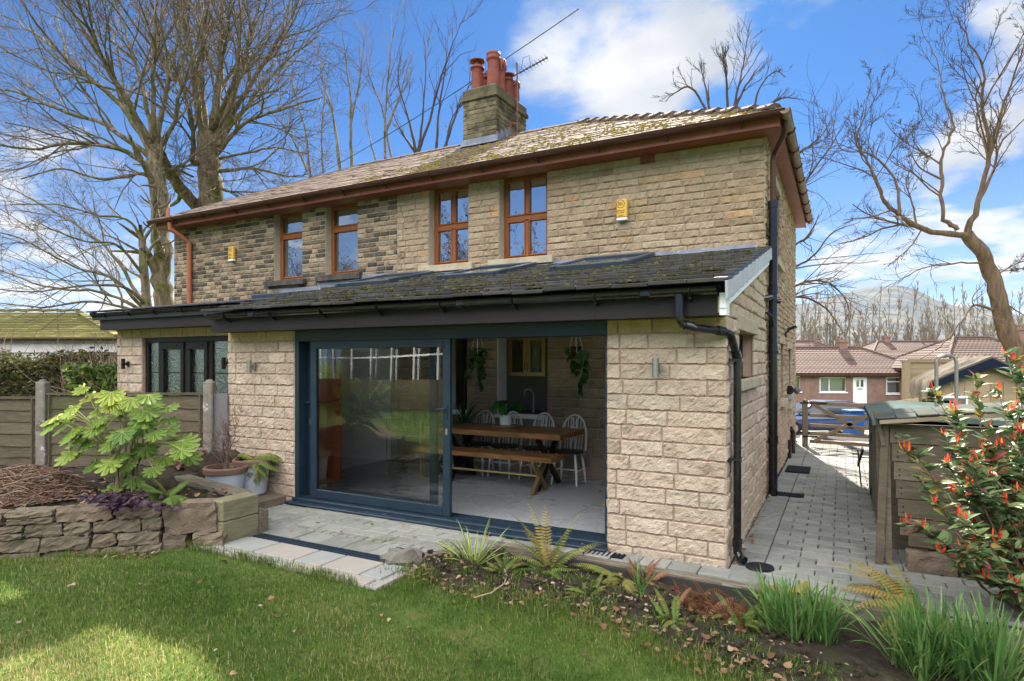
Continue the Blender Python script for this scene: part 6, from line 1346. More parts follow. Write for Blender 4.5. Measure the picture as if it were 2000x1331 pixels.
leafpx = [(180, 775, 1), (215, 768, 1), (255, 772, .9), (140, 800, .9), (205, 815, .8), (280, 800, .5), (300, 790, .4), (160, 840, .7), (235, 840, .5), (300, 845, .5), (345, 855, .5), (165, 880, .85), (235, 890, .5), (320, 890, .55), (225, 950, .8), (195, 800, .95), (245, 800, .6), (120, 812, .8), (270, 825, .4), (330, 815, .3), (290, 770, .45), (210, 860, .45), (275, 870, .5), (190, 905, .6), (300, 915, .75), (250, 915, .3), (215, 790, .9), (150, 855, .8), (325, 795, .3), (130, 830, .7), (235, 945, .6), (260, 935, .3), (235, 782, .95), (165, 760, .9), (185, 830, .5), (350, 880, .5)]
stems = []
for bx_, by_, tx_, tz_ in ((-7.0, 3.95, 195, 850), (-6.85, 3.85, 235, 870), (-6.8, 4.0, 270, 840), (-6.9, 4.02, 290, 860), (-6.95, 4.05, 230, 810)):
    e = D(tx_, tz_, dF+.05); p = [np.array((bx_, by_, .34)), np.array((bx_+R4.normal(0, .04), by_+R4.normal(0, .03), .62)), (np.array((bx_, by_, .62))+e)/2+R4.normal(0, .03, 3), e]
    mbs.tube(p, (.02, .017, .014, .01), 7); stems.append(p)
for (px, py, tone_) in leafpx+[(q[0]+R4.normal(0, 22), q[1]+abs(R4.normal(0, 16)), q[2]*.7) for q in leafpx[:24]]:
    e = D(px+R4.normal(0, 3), py+R4.normal(0, 3), dF+R4.uniform(-.38, .32)); st_ = stems[np.argmin([abs(s[-1][0]-e[0])+abs(s[-1][1]-e[1])*.5 for s in stems])]; b = st_[-1] if R4.uniform() < .6 else st_[2]
    mbp.tube([b, (b+e)/2+np.array((0, 0, .035)), e], .0055, 5)
    out = e-np.array((-6.95, 4.0, .8)); out[2] = -.15; out[1] -= .25; out = out/np.linalg.norm(out)
    palm_leaf(mbl, e, out, (out[0]*.45+R4.normal(0, .15), out[1]*.45-.35+R4.normal(0, .15), 1), R4.uniform(.12, .205), np.clip(tone_*.9+R4.normal(0, .12), 0, 1), int(R4.integers(7, 10)))
mbs.build('stem', m_bark, fat); mbp.build('petiole', M('yellow_petiole', (0.26, 0.28, 0.09), 5, .5), fat); mbl.build('foliage', m_fat, fat); VEIN.build('vein', M('yellow_petiole', (0.26, 0.28, 0.09), 5, .5), fat)
# ---- heap of cut stems
m_twig = M('dry_brown_stem', [(0.3, (0.10, 0.055, 0.035)), (0.7, (0.19, 0.115, 0.075))], 20, .8, rnd=[(0, (0.07, 0.035, 0.022)), (.6, (0.19, 0.11, 0.07)), (1, (0.38, 0.29, 0.21))], rfac=.8)
hp = MB(); hc = G(50, 965, .40)
for i in range(1250):
    a = R4.uniform(0, 6.28); rr = R4.uniform(0, 1)**.6; px_ = hc+np.array((rr*.68*math.cos(a), rr*.50*math.sin(a), 0)); hmax = .30*(1-rr**2)**.8
    z = R4.uniform(.3, 1)*hmax; an = a+math.pi/2+R4.normal(0, .5); L_ = R4.uniform(.14, .45); t = np.linspace(-.5, .5, 5); bend = R4.normal(0, .12)
    P = [px_+np.array((math.cos(an)*L_*q-math.sin(an)*bend*(q*q), math.sin(an)*L_*q+math.cos(an)*bend*q*q, max(.0, z+R4.normal(0, .014)-q*q*.35*L_))) for q in t]
    hp.tube(P, R4.uniform(.0022, .005), 4, R4.uniform(), cap=False)
tag(hp.build('brushwood_heap', m_twig), 'rounded heap of dry brown cut stems on the raised bed', 'heap')
mb = MB(); rough_block(mb, hc+np.array((0, .0, .05)), (.95, .62, .2), None, .03, (7, 6, 4), .1, .0, .5); tag(mb.build('leaf_mould', m_soil), kind='stuff')
# ---- heuchera
mb = MB(); hq = G(235, 985, .42)
for i in range(240):
    a = R4.uniform(0, 6.28); rr = abs(R4.normal(0, .16)); q = hq+np.array((rr*1.6*math.cos(a), rr*.8*math.sin(a), R4.uniform(-.03, .10))); leaf_blade(mb, q, (math.cos(a), math.sin(a), .1), (R4.normal(0, .3), R4.normal(0, .3)-.3, 1), R4.uniform(.04, .075), R4.uniform(.02, .034), R4.uniform(), .3, 4)
hu = empty('purple_heuchera', hq, 'low clump of dark purple leaves at the front of the raised bed', 'plant'); mb.build('foliage', M('purple_leaf', (0.03, 0.012, 0.022), 8, .5, rnd=[(0, (0.02, 0.008, 0.016)), (1, (0.07, 0.03, 0.05))], rfac=.7), hu)
# ---- ferns
def frond(mb, p, d, L, up=(0, 0, 1), droop=.5, w=.09, rnd=.5, npin=22, curl=0.0):
    p = np.asarray(p, float); d = np.asarray(d, float); d /= np.linalg.norm(d); h = np.array((d[0], d[1], 0)); h = h/(np.linalg.norm(h)+1e-6); pts = []; cur = p.copy(); dd = d.copy(); n = npin; st = L/n
    for i in range(n+1):
        pts.append(cur.copy()); dd = dd+np.array((0, 0, -droop*1.6/n)); dd /= np.linalg.norm(dd); cur = cur+dd*st
    pts = np.array(pts); mb.tube(pts[::3] if len(pts) > 6 else pts, np.linspace(.003, .001, len(pts[::3])), 4, rnd, cap=False)
    for i in range(2, n+1):
        t = i/n; tan = pts[i]-pts[i-1]; tan /= np.linalg.norm(tan); s_ = np.cross(tan, (0, 0, 1)); s_ /= np.linalg.norm(s_)+1e-6; u = np.cross(s_, tan); l = w*math.sin(math.pi*(t*.82+.14))**.8
        for sg in (-1, 1):
            dd2 = s_*sg+tan*.45-u*(.25+curl); leaf_blade(mb, pts[i], dd2, u, l*R4.uniform(.85, 1.1), max(.004, l*.13), np.clip(rnd+R4.normal(0, .1), 0, 1), .25+curl, 3, 1, .1)
def fern(c, n, L, label, name='fern', mat=None, cat='fern', tone=.5, elev=(.3, 1.1), az=(0, 6.28), w=.085, curl=0, group=None, parent=None, droop=.55):
    mb = MB()
    for i in range(n):
        a = R4.uniform(*az); el = R4.uniform(*elev); frond(mb, np.asarray(c)+np.array((R4.normal(0, .02), R4.normal(0, .02), 0)), (math.cos(a)*math.cos(el), math.sin(a)*math.cos(el), math.sin(el)), L*R4.uniform(.7, 1.1), droop=droop*R4.uniform(.7, 1.4), w=w*R4.uniform(.8, 1.1), rnd=np.clip(tone+R4.normal(0, .12), 0, 1), curl=curl)
    if parent is not None: return mb.build('foliage', mat, parent)
    return tag(mb.build(name, mat or m_fern), label, cat, group)
m_fern = M('fern_frond', (0.10, 0.14, 0.03), 9, .6, rnd=[(0, (0.045, 0.09, 0.02)), (.4, (0.12, 0.17, 0.035)), (.7, (0.25, 0.23, 0.06)), (1, (0.34, 0.2, 0.06))], rfac=.85, trans=.25)
m_dead = M('dead_fern', (0.12, 0.055, 0.03), 9, .8, rnd=[(0, (0.06, 0.022, 0.012)), (.6, (0.17, 0.07, 0.035)), (1, (0.26, 0.14, 0.07))], rfac=.85)
fern(G(325, 975, .42), 16, .34, 'small light green fern near the sleeper end of the raised bed', tone=.3, elev=(.3, 1.2))
c = G(1072, 1115, -.10); fern(c, 15, .62, 'tall upright yellow-green fern rising in front of the open doorway', tone=.62, elev=(.6, 1.35), droop=.6, w=.062); fern(c+np.array((-.05, -.05, 0)), 24, .36, w=.05, label= 'low green fern fronds spreading at the foot of the tall fern', tone=.38, elev=(.15, .7))
fern(c+np.array((.04, -.10, 0)), 16, .30, 'dark withered fern stalks hanging below the tall fern', mat=m_dead, tone=.2, elev=(-.2, .6), curl=.4)
c = G(1215, 1135, -.10); fern(c, 20, .44, w=.06, label='spreading yellow fern lying low beside the broad stone pier', tone=.72, elev=(.1, .8), az=(2.4, 5.5)); fern(c+np.array((.16, .06, 0)), 26, .26, 'reddish brown fern tangled over the timber edging by the pier', mat=m_dead, tone=.65, elev=(.1, 1.3), w=.04, curl=.5)
c = G(1385, 1195, -.10); mbd = MB()
for k in range(120):
    o_ = c+np.array((R4.normal(0, .16), R4.normal(0, .08), R4.uniform(0, .05))); a_ = R4.uniform(0, 6.28); el_ = R4.uniform(.1, 1.3); frond(mbd, o_, (math.cos(a_)*math.cos(el_), math.sin(a_)*math.cos(el_), math.sin(el_)), R4.uniform(.14, .34), droop=R4.uniform(.5, 1.9), w=R4.uniform(.022, .045), rnd=np.clip(R4.normal(.45, .25), 0, 1), npin=14, curl=R4.uniform(.3, 1.3))
tag(mbd.build('fern', m_dead), 'rusty brown dead fern mound in the middle of the flower bed', 'fern'); fern(c+np.array((.2, .0, 0)), 22, .34, w=.05, label='green and yellow fern growing through the rusty dead fern mound', tone=.5, elev=(.1, .8))
c = G(1800, 1190, -.02); fern(c, 22, .62, 'arching golden fern on the edge of the paving under the red-tipped shrub', tone=.85, elev=(.2, .75), az=(1.8, 4.4), w=.08)
c = G(1525, 1160, -.02); fern(c, 5, .3, 'small golden fern tips behind the left clump of strap leaves', tone=.9, elev=(.4, 1.0))
for px, py, L_, n_, lb in EXTRA_FERNS: fern(G(px, py, -.10), n_+6, L_, lb, tone=.4, elev=(.2, 1.2), w=.036)
fern(ORG[pB.name]+np.array((0, 0, .42)), 22, .42, None, mat=m_fern, tone=.55, elev=(-.1, .9), parent=pB, droop=.9)
# ---- twiggy shrub in the left pot
mb = MB(); base = ORG[pA.name]+np.array((0, 0, .36))
def twigs(mb, p, d, L, r, lv, spread=.5, up=.12, rg=R4, n0=4):
    n = n0; P = [np.asarray(p, float)]; d = np.asarray(d, float)
    for i in range(n): d = d+rg.normal(0, .16, 3)+np.array((0, 0, up)); d /= np.linalg.norm(d); P.append(P[-1]+d*L/n)
    mb.tube(P, np.linspace(r, r*.45, n+1), 5 if r > .006 else 3, rg.uniform(), cap=False)
    if lv > 0:
        for k in range(rg.integers(3, 6)):
            i = rg.integers(1, n+1); e = rg.normal(0, 1, 3); e -= d*(e@d); e /= np.linalg.norm(e); twigs(mb, P[i], d+e*spread*rg.uniform(.7, 1.5), L*rg.uniform(.5, .8), r*.55, lv-1, spread, up, rg)
for k in range(6): twigs(mb, base+R4.normal(0, .015, 3)*np.array((1, 1, 0)), (R4.normal(0, .3), R4.normal(0, .2), 1), .42, .0085, 3, .75, .06)
mb.build('twigs', M('red_brown_twig', [(0.3, (0.10, 0.06, 0.045)), (0.7, (0.2, 0.13, 0.1))], 12, .7), pA)
# ---- variegated strap-leaved plant
def strap(mb, p, az, L, w, el, droop, rnd, n=9, twist=0.0, mi=0):
    p = np.asarray(p, float); d = np.array((math.cos(az)*math.cos(el), math.sin(az)*math.cos(el), math.sin(el))); s_ = np.array((-math.sin(az), math.cos(az), 0)); V = []; cur = p.copy()
    for i in range(n+1):
        t = i/n; ww = w*(.75+.5*t if t < .4 else 1)*(1-max(0, (t-.55)/.45)**1.8); u = np.cross(d, s_); ss = s_*math.cos(twist*t)+u*math.sin(twist*t)
        V += [cur-ss*ww/2+u*-ww*.15, cur, cur+ss*ww/2+u*-ww*.15]; d = d+np.array((0, 0, -droop*(t**1.4)*2.6/n)); d /= np.linalg.norm(d); cur = cur+d*L/n
    Q = []
    for i in range(n): b = i*3; Q += [(b, b+1, b+4, b+3), (b+1, b+2, b+5, b+4)]
    mb.add(V, Q, rnd, mi)

yc = empty('variegated_yucca', G(925, 1108, -.09), 'striped yellow and green strap-leaved plant at the left end of the flower bed', 'plant'); mb = MB(); mc = MB()
for k in range(30):
    az = R4.uniform(0, 6.28); el = R4.uniform(.45, 1.35); L_ = R4.uniform(.3, .5); dr = R4.uniform(.15, .95); p = ORG[yc.name]+np.array((math.cos(az)*.015, math.sin(az)*.015, 0))
    strap(mb, p, az, L_, .022, el, dr, R4.uniform()); strap(mc, p+np.array((0, 0, .0035)), az, L_, .011, el, dr, R4.uniform())
mb.build('leaf_margin', M('cream_leaf_edge', [(0.3, (0.42, 0.44, 0.12)), (0.7, (0.58, 0.58, 0.2))], 6, .5, trans=.25), yc); mc.build('leaf_centre', M('green_leaf_centre', [(0.3, (0.07, 0.14, 0.03)), (0.7, (0.11, 0.2, 0.045))], 6, .5, trans=.2), yc)
# ---- daffodil-like clumps
m_daf = M('strap_leaf', (0.10, 0.20, 0.05), 3, .42, rnd=[(0, (0.05, 0.125, 0.03)), (.6, (0.11, 0.22, 0.05)), (.9, (0.2, 0.3, 0.09)), (1, (0.3, 0.3, 0.12))], rfac=.8, trans=.3)
def daffs(centres, n, L, label):
    mb = MB()
    for cx, cy in centres:
        for k in range(n):
            az = R4.uniform(0, 6.28); el = R4.uniform(.75, 1.5); rr = R4.uniform(0, .09); x, y = cx+math.cos(az)*rr, cy+math.sin(az)*rr
            strap(mb, (x, y, ground_at(x, y)-.01), az+R4.normal(0, .5), L*R4.uniform(.65, 1.15), R4.uniform(.010, .018), el, R4.uniform(.0, .5) if R4.uniform() < .75 else R4.uniform(.7, 1.6), R4.uniform(), 9, R4.normal(0, .6))
    return tag(mb.build('daffodil_clump', m_daf), label, 'plant', 'strap-leaved spring bulbs in the flower bed')
q = G(1545, 1255, -.13); daffs([(q[0]+dx, q[1]+dy) for dx, dy in ((-.10, .04), (.03, -.02), (.12, .06), (-.02, .12), (.2, .04))], 52, .40, 'upright clump of green strap leaves by the paving, left of the larger clump')
q = G(1850, 1330, -.13); daffs([(q[0]+dx, q[1]+dy) for dx, dy in ((-.22, .0), (-.08, .06), (.05, -.03), (.16, .08), (.28, 0), (.0, .16), (.2, -.12), (-.12, -.1))], 52, .46, 'large sprawling clump of green strap leaves in the right foreground corner')
q = G(1250, 1170, -.1); mb = MB()
for k in range(16): strap(mb, (q[0]+R4.normal(0, .02), q[1]+R4.normal(0, .02), ground_at(q[0], q[1])), R4.uniform(0, 6.28), R4.uniform(.16, .3), .014, R4.uniform(.9, 1.5), R4.uniform(0, .5), R4.uniform())
tag(mb.build('daffodil_clump', m_daf), 'small tuft of green strap leaves between the yellow fern and the dead fern', 'plant', 'strap-leaved spring bulbs in the flower bed')
# a dry fallen stem and small weeds in the soil
mb = MB(); P = [G(px, py, -.06) for px, py in ((925, 1168), (960, 1158), (985, 1140), (990, 1125), (985, 1112))]; mb.tube(P, .006, 6); tag(mb.build('dry_stem', m_pick), 'long pale dry stem lying on the soil below the striped plant', 'stem')
xs_, ys_ = [], []
for i in range(260):
    cx = R4.uniform(-3.2, .8); cy = float(bed_edge(cx))+R4.uniform(.05, .6)
    if cy > kerb_y(cx)-.1: continue
    m = R4.integers(8, 26); xs_ += list(R4.normal(cx, .03, m)); ys_ += list(R4.normal(cy, .03, m))
blades('weeds', [(a, b, ground_at(a, b)-.005) for a, b in zip(xs_, ys_)], .015, .055, .006, m_grass, .8, seed=8, tone=np.full(len(xs_), .3))
# ---- red-tipped shrub (right foreground)
ph = empty('red_tipped_shrub', (1.32, 5.55, -.1), 'evergreen shrub with glossy green leaves and bright red young tips at the right edge', 'shrub'); pb = ORG[ph.name]
m_pho = M('photinia_leaf', [(0.3, (0.06, 0.11, 0.045)), (0.7, (0.10, 0.16, 0.07))], 7, .5, .1, 20, rnd=[(0, (0.05, 0.11, 0.035)), (.45, (0.13, 0.20, 0.075)), (.75, (0.2, 0.24, 0.09)), (.88, (0.34, 0.26, 0.05)), (.95, (0.33, 0.05, 0.045)), (1, (0.12, 0.03, 0.07))], rfac=.85, trans=.25, spec=.22)
m_tip = M('red_young_leaf', [(0.3, (0.48, 0.045, 0.02)), (0.7, (0.62, 0.10, 0.035))], 7, .35, rnd=[(0, (0.42, 0.02, 0.025)), (.6, (0.6, 0.07, 0.02)), (1, (0.6, 0.2, 0.04))], rfac=.7, trans=.35)
ms_, ml_, mt_ = MB(), MB(), MB()
targets = [(1755, 845, 4.6), (1790, 930, 4.5), (1800, 1030, 4.4), (1850, 905, 4.5), (1900, 960, 4.4), (1840, 1060, 4.3), (1905, 1060, 4.3), (1955, 1010, 4.5), (1985, 900, 4.5), (1930, 830, 4.7), (1865, 800, 4.8), (1905, 735, 5.0), (1950, 760, 4.9), (1990, 790, 4.8), (1980, 700, 5.0), (1870, 860, 4.7), (1820, 760, 5.0), (1990, 840, 4.6), (1940, 920, 4.4), (1985, 960, 4.3), (1875, 1010, 4.2), (1940, 1080, 4.2), (1990, 1060, 4.2), (1980, 1140, 4.2), (1925, 1130, 4.3), (1880, 1110, 4.3), (1830, 985, 4.5), (1770, 880, 4.6), (2040, 760, 4.8), (2050, 880, 4.6), (2050, 980, 4.4), (2060, 1080, 4.3), (1960, 870, 4.5), (1895, 890, 4.6), (1925, 1005, 4.4), (1845, 850, 4.7), (2000, 730, 5.0), (1770, 1020, 4.5), (1965, 690, 5.1), (1925, 960, 4.4), (1985, 1000, 4.4), (1860, 960, 4.4), (1900, 1045, 4.3), (1950, 1050, 4.3), (1880, 935, 4.5), (1915, 1090, 4.3), (2000, 920, 4.5), (2010, 1020, 4.3), (1945, 985, 4.3), (1885, 1070, 4.2), (1960, 1110, 4.2), (1965, 930, 4.5), (1925, 880, 4.6), (1985, 860, 4.6)]
for (px, py, dd) in targets+[(q[0]+R4.normal(0, 28), q[1]+R4.normal(10, 28), q[2]) for q in targets if q[0] > 1890 and q[1] > 800]:
    e = D(px, py, dd+R4.uniform(-.3, .3)); m1 = pb+(e-pb)*.45+np.array((R4.normal(0, .06), R4.normal(0, .06), -.02)); P = [pb+R4.normal(0, .03, 3)*np.array((1, 1, 0)), pb+(m1-pb)*.5+R4.normal(0, .03, 3), m1, m1+(e-m1)*.55+np.array((R4.normal(0, .03), R4.normal(0, .03), .05)), e]
    ms_.tube(P, (.010, .008, .006, .0045, .003), 6, R4.uniform())
    ax = P[-1]-P[-2]; ax /= np.linalg.norm(ax)
    for k in range(R4.integers(22, 36)):
        t = R4.uniform(0, 1)**.8; q = P[-2]+(P[-1]-P[-2])*t if R4.uniform() < .75 else P[2]+(P[3]-P[2])*R4.uniform(.3, 1); a = R4.uniform(0, 6.28); d_ = np.array((math.cos(a), math.sin(a), R4.uniform(-.25, .5)))+ax*.5
        leaf_blade(ml_, q, d_, (R4.normal(0, .3), R4.normal(0, .3)-.1, 1), R4.uniform(.07, .135), R4.uniform(.016, .030), min(1, R4.uniform(0, 1)**1.1), R4.uniform(.0, .4), 5, .9, .22)
    if R4.uniform() < .92:
        for k in range(R4.integers(4, 9)):
            a = R4.uniform(0, 6.28); d_ = np.array((math.cos(a)*.5, math.sin(a)*.5, 1.0)); leaf_blade(mt_, e+R4.normal(0, .012, 3), d_, (math.cos(a), math.sin(a), .2), R4.uniform(.035, .08), R4.uniform(.0045, .009), R4.uniform(), .1, 4, .9, .3)
ms_.build('branch', M('shrub_branch', [(0.3, (0.12, 0.07, 0.05)), (0.7, (0.2, 0.13, 0.09))], 9, .7), ph); ml_.build('foliage', m_pho, ph); mt_.build('young_leaves', m_tip, ph)
# ---- hedge
def hedge(name, u0, u1, d0, d1, z0, z1, n, mat, label, seed, lsz=(.03, .06)):
    rg = np.random.default_rng(seed); mb = MB(); V = []; rr = []
    u = rg.uniform(u0, u1, n); f = rg.uniform(0, 1, n)
    top = rg.uniform(0, 1, n) < .3; d = np.where(top, rg.uniform(d0, d1, n), d0+np.abs(rg.normal(0, .14, n))); z = np.where(top, z1+rg.normal(0, .06, n)-.02, rg.uniform(z0, z1, n)); z = z+.05*np.sin(u*3)*(z > z1-.3)
    d = d+.08*np.sin(u*4.3+z*3)
    C = np.stack([-d*sT+u*cT, d*cT+u*sT, z], 1); A = rg.normal(0, 1, (n, 3)); A[:, 2] *= .6; A /= np.linalg.norm(A, axis=1)[:, None]; B = np.cross(A, rg.normal(0, 1, (n, 3))); B /= np.linalg.norm(B, axis=1)[:, None]; s = rg.uniform(*lsz, n)[:, None]
    V = np.stack([C-A*s, C+B*s*.45, C+A*s, C-B*s*.45], 1).reshape(-1, 3); b = np.arange(n)*4; mb.add(V, np.stack([b, b+1, b+2, b+3], 1), np.repeat(np.clip(rg.normal(.45, .28, n), 0, 1), 4))
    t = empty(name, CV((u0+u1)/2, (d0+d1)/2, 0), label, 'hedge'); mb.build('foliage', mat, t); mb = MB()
    for k in range(60):
        p = CV(rg.uniform(u0, u1), rg.uniform(d0+.1, d1), 0); twigs(mb, p, (0, 0, 1), (z1)*.8, .012, 1, .5, .1, rg)
    mb.build('stems', m_twig, t); mb = MB(); P = [CV(u0, d0+.22, 0), CV(u1, d0+.22, 0), CV(u1, d1-.1, 0), CV(u0, d1-.1, 0)]; mb.prism(P, (0, 0, 0), (0, 0, z1-.16)); mb.build('shade_core', M('hedge_shade', [(0.3, (0.015, 0.017, 0.008)), (0.7, (0.04, 0.042, 0.02))], 12, 1), t)  # solid dark core, coloured as the shade between the leaves
m_hedge = M('hedge_leaf', (0.07, 0.075, 0.025), 5, .5, rnd=[(0, (0.022, 0.03, 0.01)), (.4, (0.065, 0.07, 0.022)), (.75, (0.14, 0.125, 0.04)), (1, (0.2, 0.15, 0.07))], rfac=.85, trans=.3)
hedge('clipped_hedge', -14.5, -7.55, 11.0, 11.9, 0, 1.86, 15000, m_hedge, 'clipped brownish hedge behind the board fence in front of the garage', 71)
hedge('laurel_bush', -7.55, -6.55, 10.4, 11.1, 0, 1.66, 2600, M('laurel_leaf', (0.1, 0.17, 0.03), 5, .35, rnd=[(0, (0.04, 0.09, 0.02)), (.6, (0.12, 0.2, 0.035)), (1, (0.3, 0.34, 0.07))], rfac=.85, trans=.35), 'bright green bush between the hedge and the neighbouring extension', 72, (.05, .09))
# ================================================================ street beyond, hill, trees
R5 = np.random.default_rng(505)
m_pant = M('brown_pantile', [(0.3, (0.075, 0.048, 0.038)), (0.7, (0.14, 0.092, 0.074))], 2, .85, .2, 20, spec=.2, rnd=[(0, (0.065, 0.042, 0.033)), (1, (0.15, 0.1, 0.08))], rfac=.5)
m_brick = bpy.data.materials.new('red_brick'); m_brick.use_nodes = True
def brick_nodes(m, c1, c2, mort, sc, rot):
    N = m.node_tree.nodes; L = m.node_tree.links; p = N['Principled BSDF']; tc = N.new('ShaderNodeTexCoord'); mp = N.new('ShaderNodeMapping'); mp.inputs['Rotation'].default_value = rot
    b = N.new('ShaderNodeTexBrick'); b.inputs['Color1'].default_value = c1; b.inputs['Color2'].default_value = c2; b.inputs['Mortar'].default_value = mort; b.inputs['Scale'].default_value = 1; b.inputs['Brick Width'].default_value = .225*sc; b.inputs['Row Height'].default_value = .075*sc; b.inputs['Mortar Size'].default_value = .012*sc; b.inputs['Bias'].default_value = .1
    L.new(tc.outputs['Object'], mp.inputs[0]); L.new(mp.outputs[0], b.inputs[0]); nz = N.new('ShaderNodeTexNoise'); nz.inputs['Scale'].default_value = 2.5; L.new(tc.outputs['Object'], nz.inputs[0])
    mx = N.new('ShaderNodeMixRGB'); mx.blend_type = 'MULTIPLY'; mx.inputs[0].default_value = .5; L.new(b.outputs[0], mx.inputs[1]); L.new(nz.outputs[0], mx.inputs[2]); L.new(mx.outputs[0], p.inputs['Base Color']); p.inputs['Roughness'].default_value = .9
brick_nodes(m_brick, (.22, .085, .06, 1), (.3, .13, .09, 1), (.3, .25, .2, 1), 1.0, (math.pi/2, 0, 0))
def tile_slope(mb, A, B, C, D_, tw=.3, ex=.33, amp=.05):
    """profiled tiles on the quad A-B (eave) C-D (ridge)"""
    A, B, C, D_ = [np.asarray(q, float) for q in (A, B, C, D_)]; n_ = np.cross(B-A, D_-A); n_ /= np.linalg.norm(n_)
    Lh = np.linalg.norm((C+D_)/2-(A+B)/2); rows = max(2, int(Lh/ex)); W_ = np.linalg.norm(B-A); u = (B-A)/W_
    for r in range(rows):
        v0, v1 = r/rows, (r+1.12)/rows
        l0, r0 = A+(D_-A)*v0, B+(C-B)*v0; l1, r1 = A+(D_-A)*min(v1, 1), B+(C-B)*min(v1, 1)
        a0, b0 = (l0-A)@u, (r0-A)@u; xs = np.arange(a0, b0, tw/6)
        if len(xs) < 3: continue
        wv = amp*np.abs(np.sin(np.pi*xs/tw))**.7; o = A+(l0-A)-u*a0; o1 = A+(l1-A)-u*((l1-A)@u); lo = (l1-A)@u; hi = (r1-A)@u; xs1 = np.clip(xs, lo, hi)
        P0 = o+xs[:, None]*u+n_*(wv+.03)[:, None]; P1 = o1+xs1[:, None]*u+n_*(wv*.8+.0)[:, None]; Pm = o+xs[:, None]*u+n_*(wv*.6-.01)[:, None]
        mb.grid(np.stack([Pm, P0, P1], 0)[:, ::-1], R5.uniform())
def hip_roof(parent, u0, u1, d0, d1, ze, zr, hl, hr, over=.35, mat=m_pant, fine=True, name='roof'):
    mb = MB(); a, b, c, d = u0-over, u1+over, d0-over, d1+over; dm = (d0+d1)/2
    E = [CV(a, c, ze), CV(b, c, ze), CV(b, d, ze), CV(a, d, ze)]; R = [CV(u0+hl, dm, zr), CV(u1-hr, dm, zr)]
    if fine:
        tile_slope(mb, E[0], E[1], R[1], R[0]); tile_slope(mb, E[1], E[2], R[1], R[1]); tile_slope(mb, E[3], E[0], R[0], R[0])
        mb.add([E[2], E[3], R[0], R[1]], [(0, 1, 2, 3)], .5)
    mb.add([E[0], E[3], E[2], E[1]], [(0, 1, 2, 3)], .2)
    for p, q in ((R[0], R[1]), (E[0], R[0]), (E[1], R[1]), (E[3], R[0]), (E[2], R[1])): mb.tube([p+np.array((0, 0, .05)), q+np.array((0, 0, .07))], .10, 6, .6)
    ro = mb.build(name, mat, parent); mb = MB()
    for p, q in ((E[0], E[1]), (E[1], E[2]), (E[3], E[0])): mb.bar(p-np.array((0, 0, .09)), q-np.array((0, 0, .09)), .03, .16)
    mb.build('fascia', m_bgut, parent); return ro
def cvbox(mb, u0, u1, d0, d1, z0, z1, rnd=.5): mb.prism([CV(u0, d0, z0), CV(u1, d0, z0), CV(u1, d1, z0), CV(u0, d1, z0)], (0, 0, 0), (0, 0, z1-z0), rnd)
def pu(px, d): return (px-1000)/F*d
def pz(py, d): return H+(HZ-py)/F*d
def street_window(par, px0, px1, py0, py1, d, bars, mat=None):
    f = MB(); u0, u1, z0, z1 = pu(px0, d), pu(px1, d), pz(py1, d), pz(py0, d); w = .07
    cvbox(f, u0, u0+w, d-.06, d+.05, z0, z1); cvbox(f, u1-w, u1, d-.06, d+.05, z0, z1); cvbox(f, u0+w, u1-w, d-.06, d+.05, z0, z0+w); cvbox(f, u0+w, u1-w, d-.06, d+.05, z1-w, z1); cvbox(f, u0-.08, u1+.08, d-.16, d-.0, z0-.09, z0-.003)
    for b in bars:
        if b[0] == 'v': x = u0+(u1-u0)*b[1]; cvbox(f, x-.03, x+.03, d-.05, d+.04, z0+w, z1-w)
        else: z = z0+(z1-z0)*b[1]; cvbox(f, u0+w, u0+(u1-u0)*(b[2] if len(b) > 2 else 1)-w, d-.052, d+.042, z-.03, z+.03)
    o = f.build('window', mat or m_white, par); p = MB(); p.add([CV(u0+w, d, z0+w), CV(u1-w, d, z0+w), CV(u1-w, d, z1-w), CV(u0+w, d, z1-w)], [(0, 1, 2, 3)]); p.build('pane', glass('house_glass', (.7, .72, .72), .1), o)
    q = MB(); cvbox(q, u0+w, u1-w, d+.35, d+.37, z0, z1); q.build('curtain', m_curt, o)
bg1 = empty('bungalow', CV(24, 49, -1.34), 'red brick bungalow with brown pantile roof and white front door across the road', 'house'); d = 46.0
mb = MB(); u0, u1, dd0, dd1, z0, z1 = 9.0, 31.4, 46, 53, -1.4, pz(731, 46)+.12
wins = [(1600, 1652, 737, 766), (1730, 1792, 737, 769), (1548, 1563, 735, 765)]; dr_ = (1666, 1694, 737, 788)
slab(mb, CV(u0, 46, z0), CV(1, 0, 0), (0, 0, 1), -CV(0, 1, 0), u1-u0, z1-z0, .25, [(pu(a, d)-u0, pu(b, d)-u0, pz(e, d)-z0, pz(c, d)-z0) for a, b, c, e in wins+[dr_]])
cvbox(mb, u0, u1, 52.7, 53, z0, z1); cvbox(mb, u1-.3, u1, 46.26, 52.7, z0, z1); cvbox(mb, u0, u0+.3, 46.26, 52.7, z0, z1); mb.build('wall', m_brick, bg1)
hip_roof(bg1, u0, u1, 46, 53, pz(731, 46)+.05, 2.85, 3.4, 3.4)
street_window(bg1, 1600, 1652, 737, 766, 46.1, [('v', .36)]); street_window(bg1, 1730, 1792, 737, 769, 46.1, [('v', .5), ('h', .72, .5)]); street_window(bg1, 1548, 1563, 735, 765, 46.1, [])
mb = MB(); a, b, z0_, z1_ = pu(1666, 46), pu(1694, 46), -1.36, pz(737, 46); cvbox(mb, a, b, 46.05, 46.12, z0_, z1_); dO = mb.build('door', m_white, bg1)
for k in (.26, .56): q = MB(); cvbox(q, a+(b-a)*k, a+(b-a)*(k+.18), 46.03, 46.046, z0_+1.25, z1_-.2); q.build('pane', glass('door_glass', (.3, .3, .3), .3), dO)
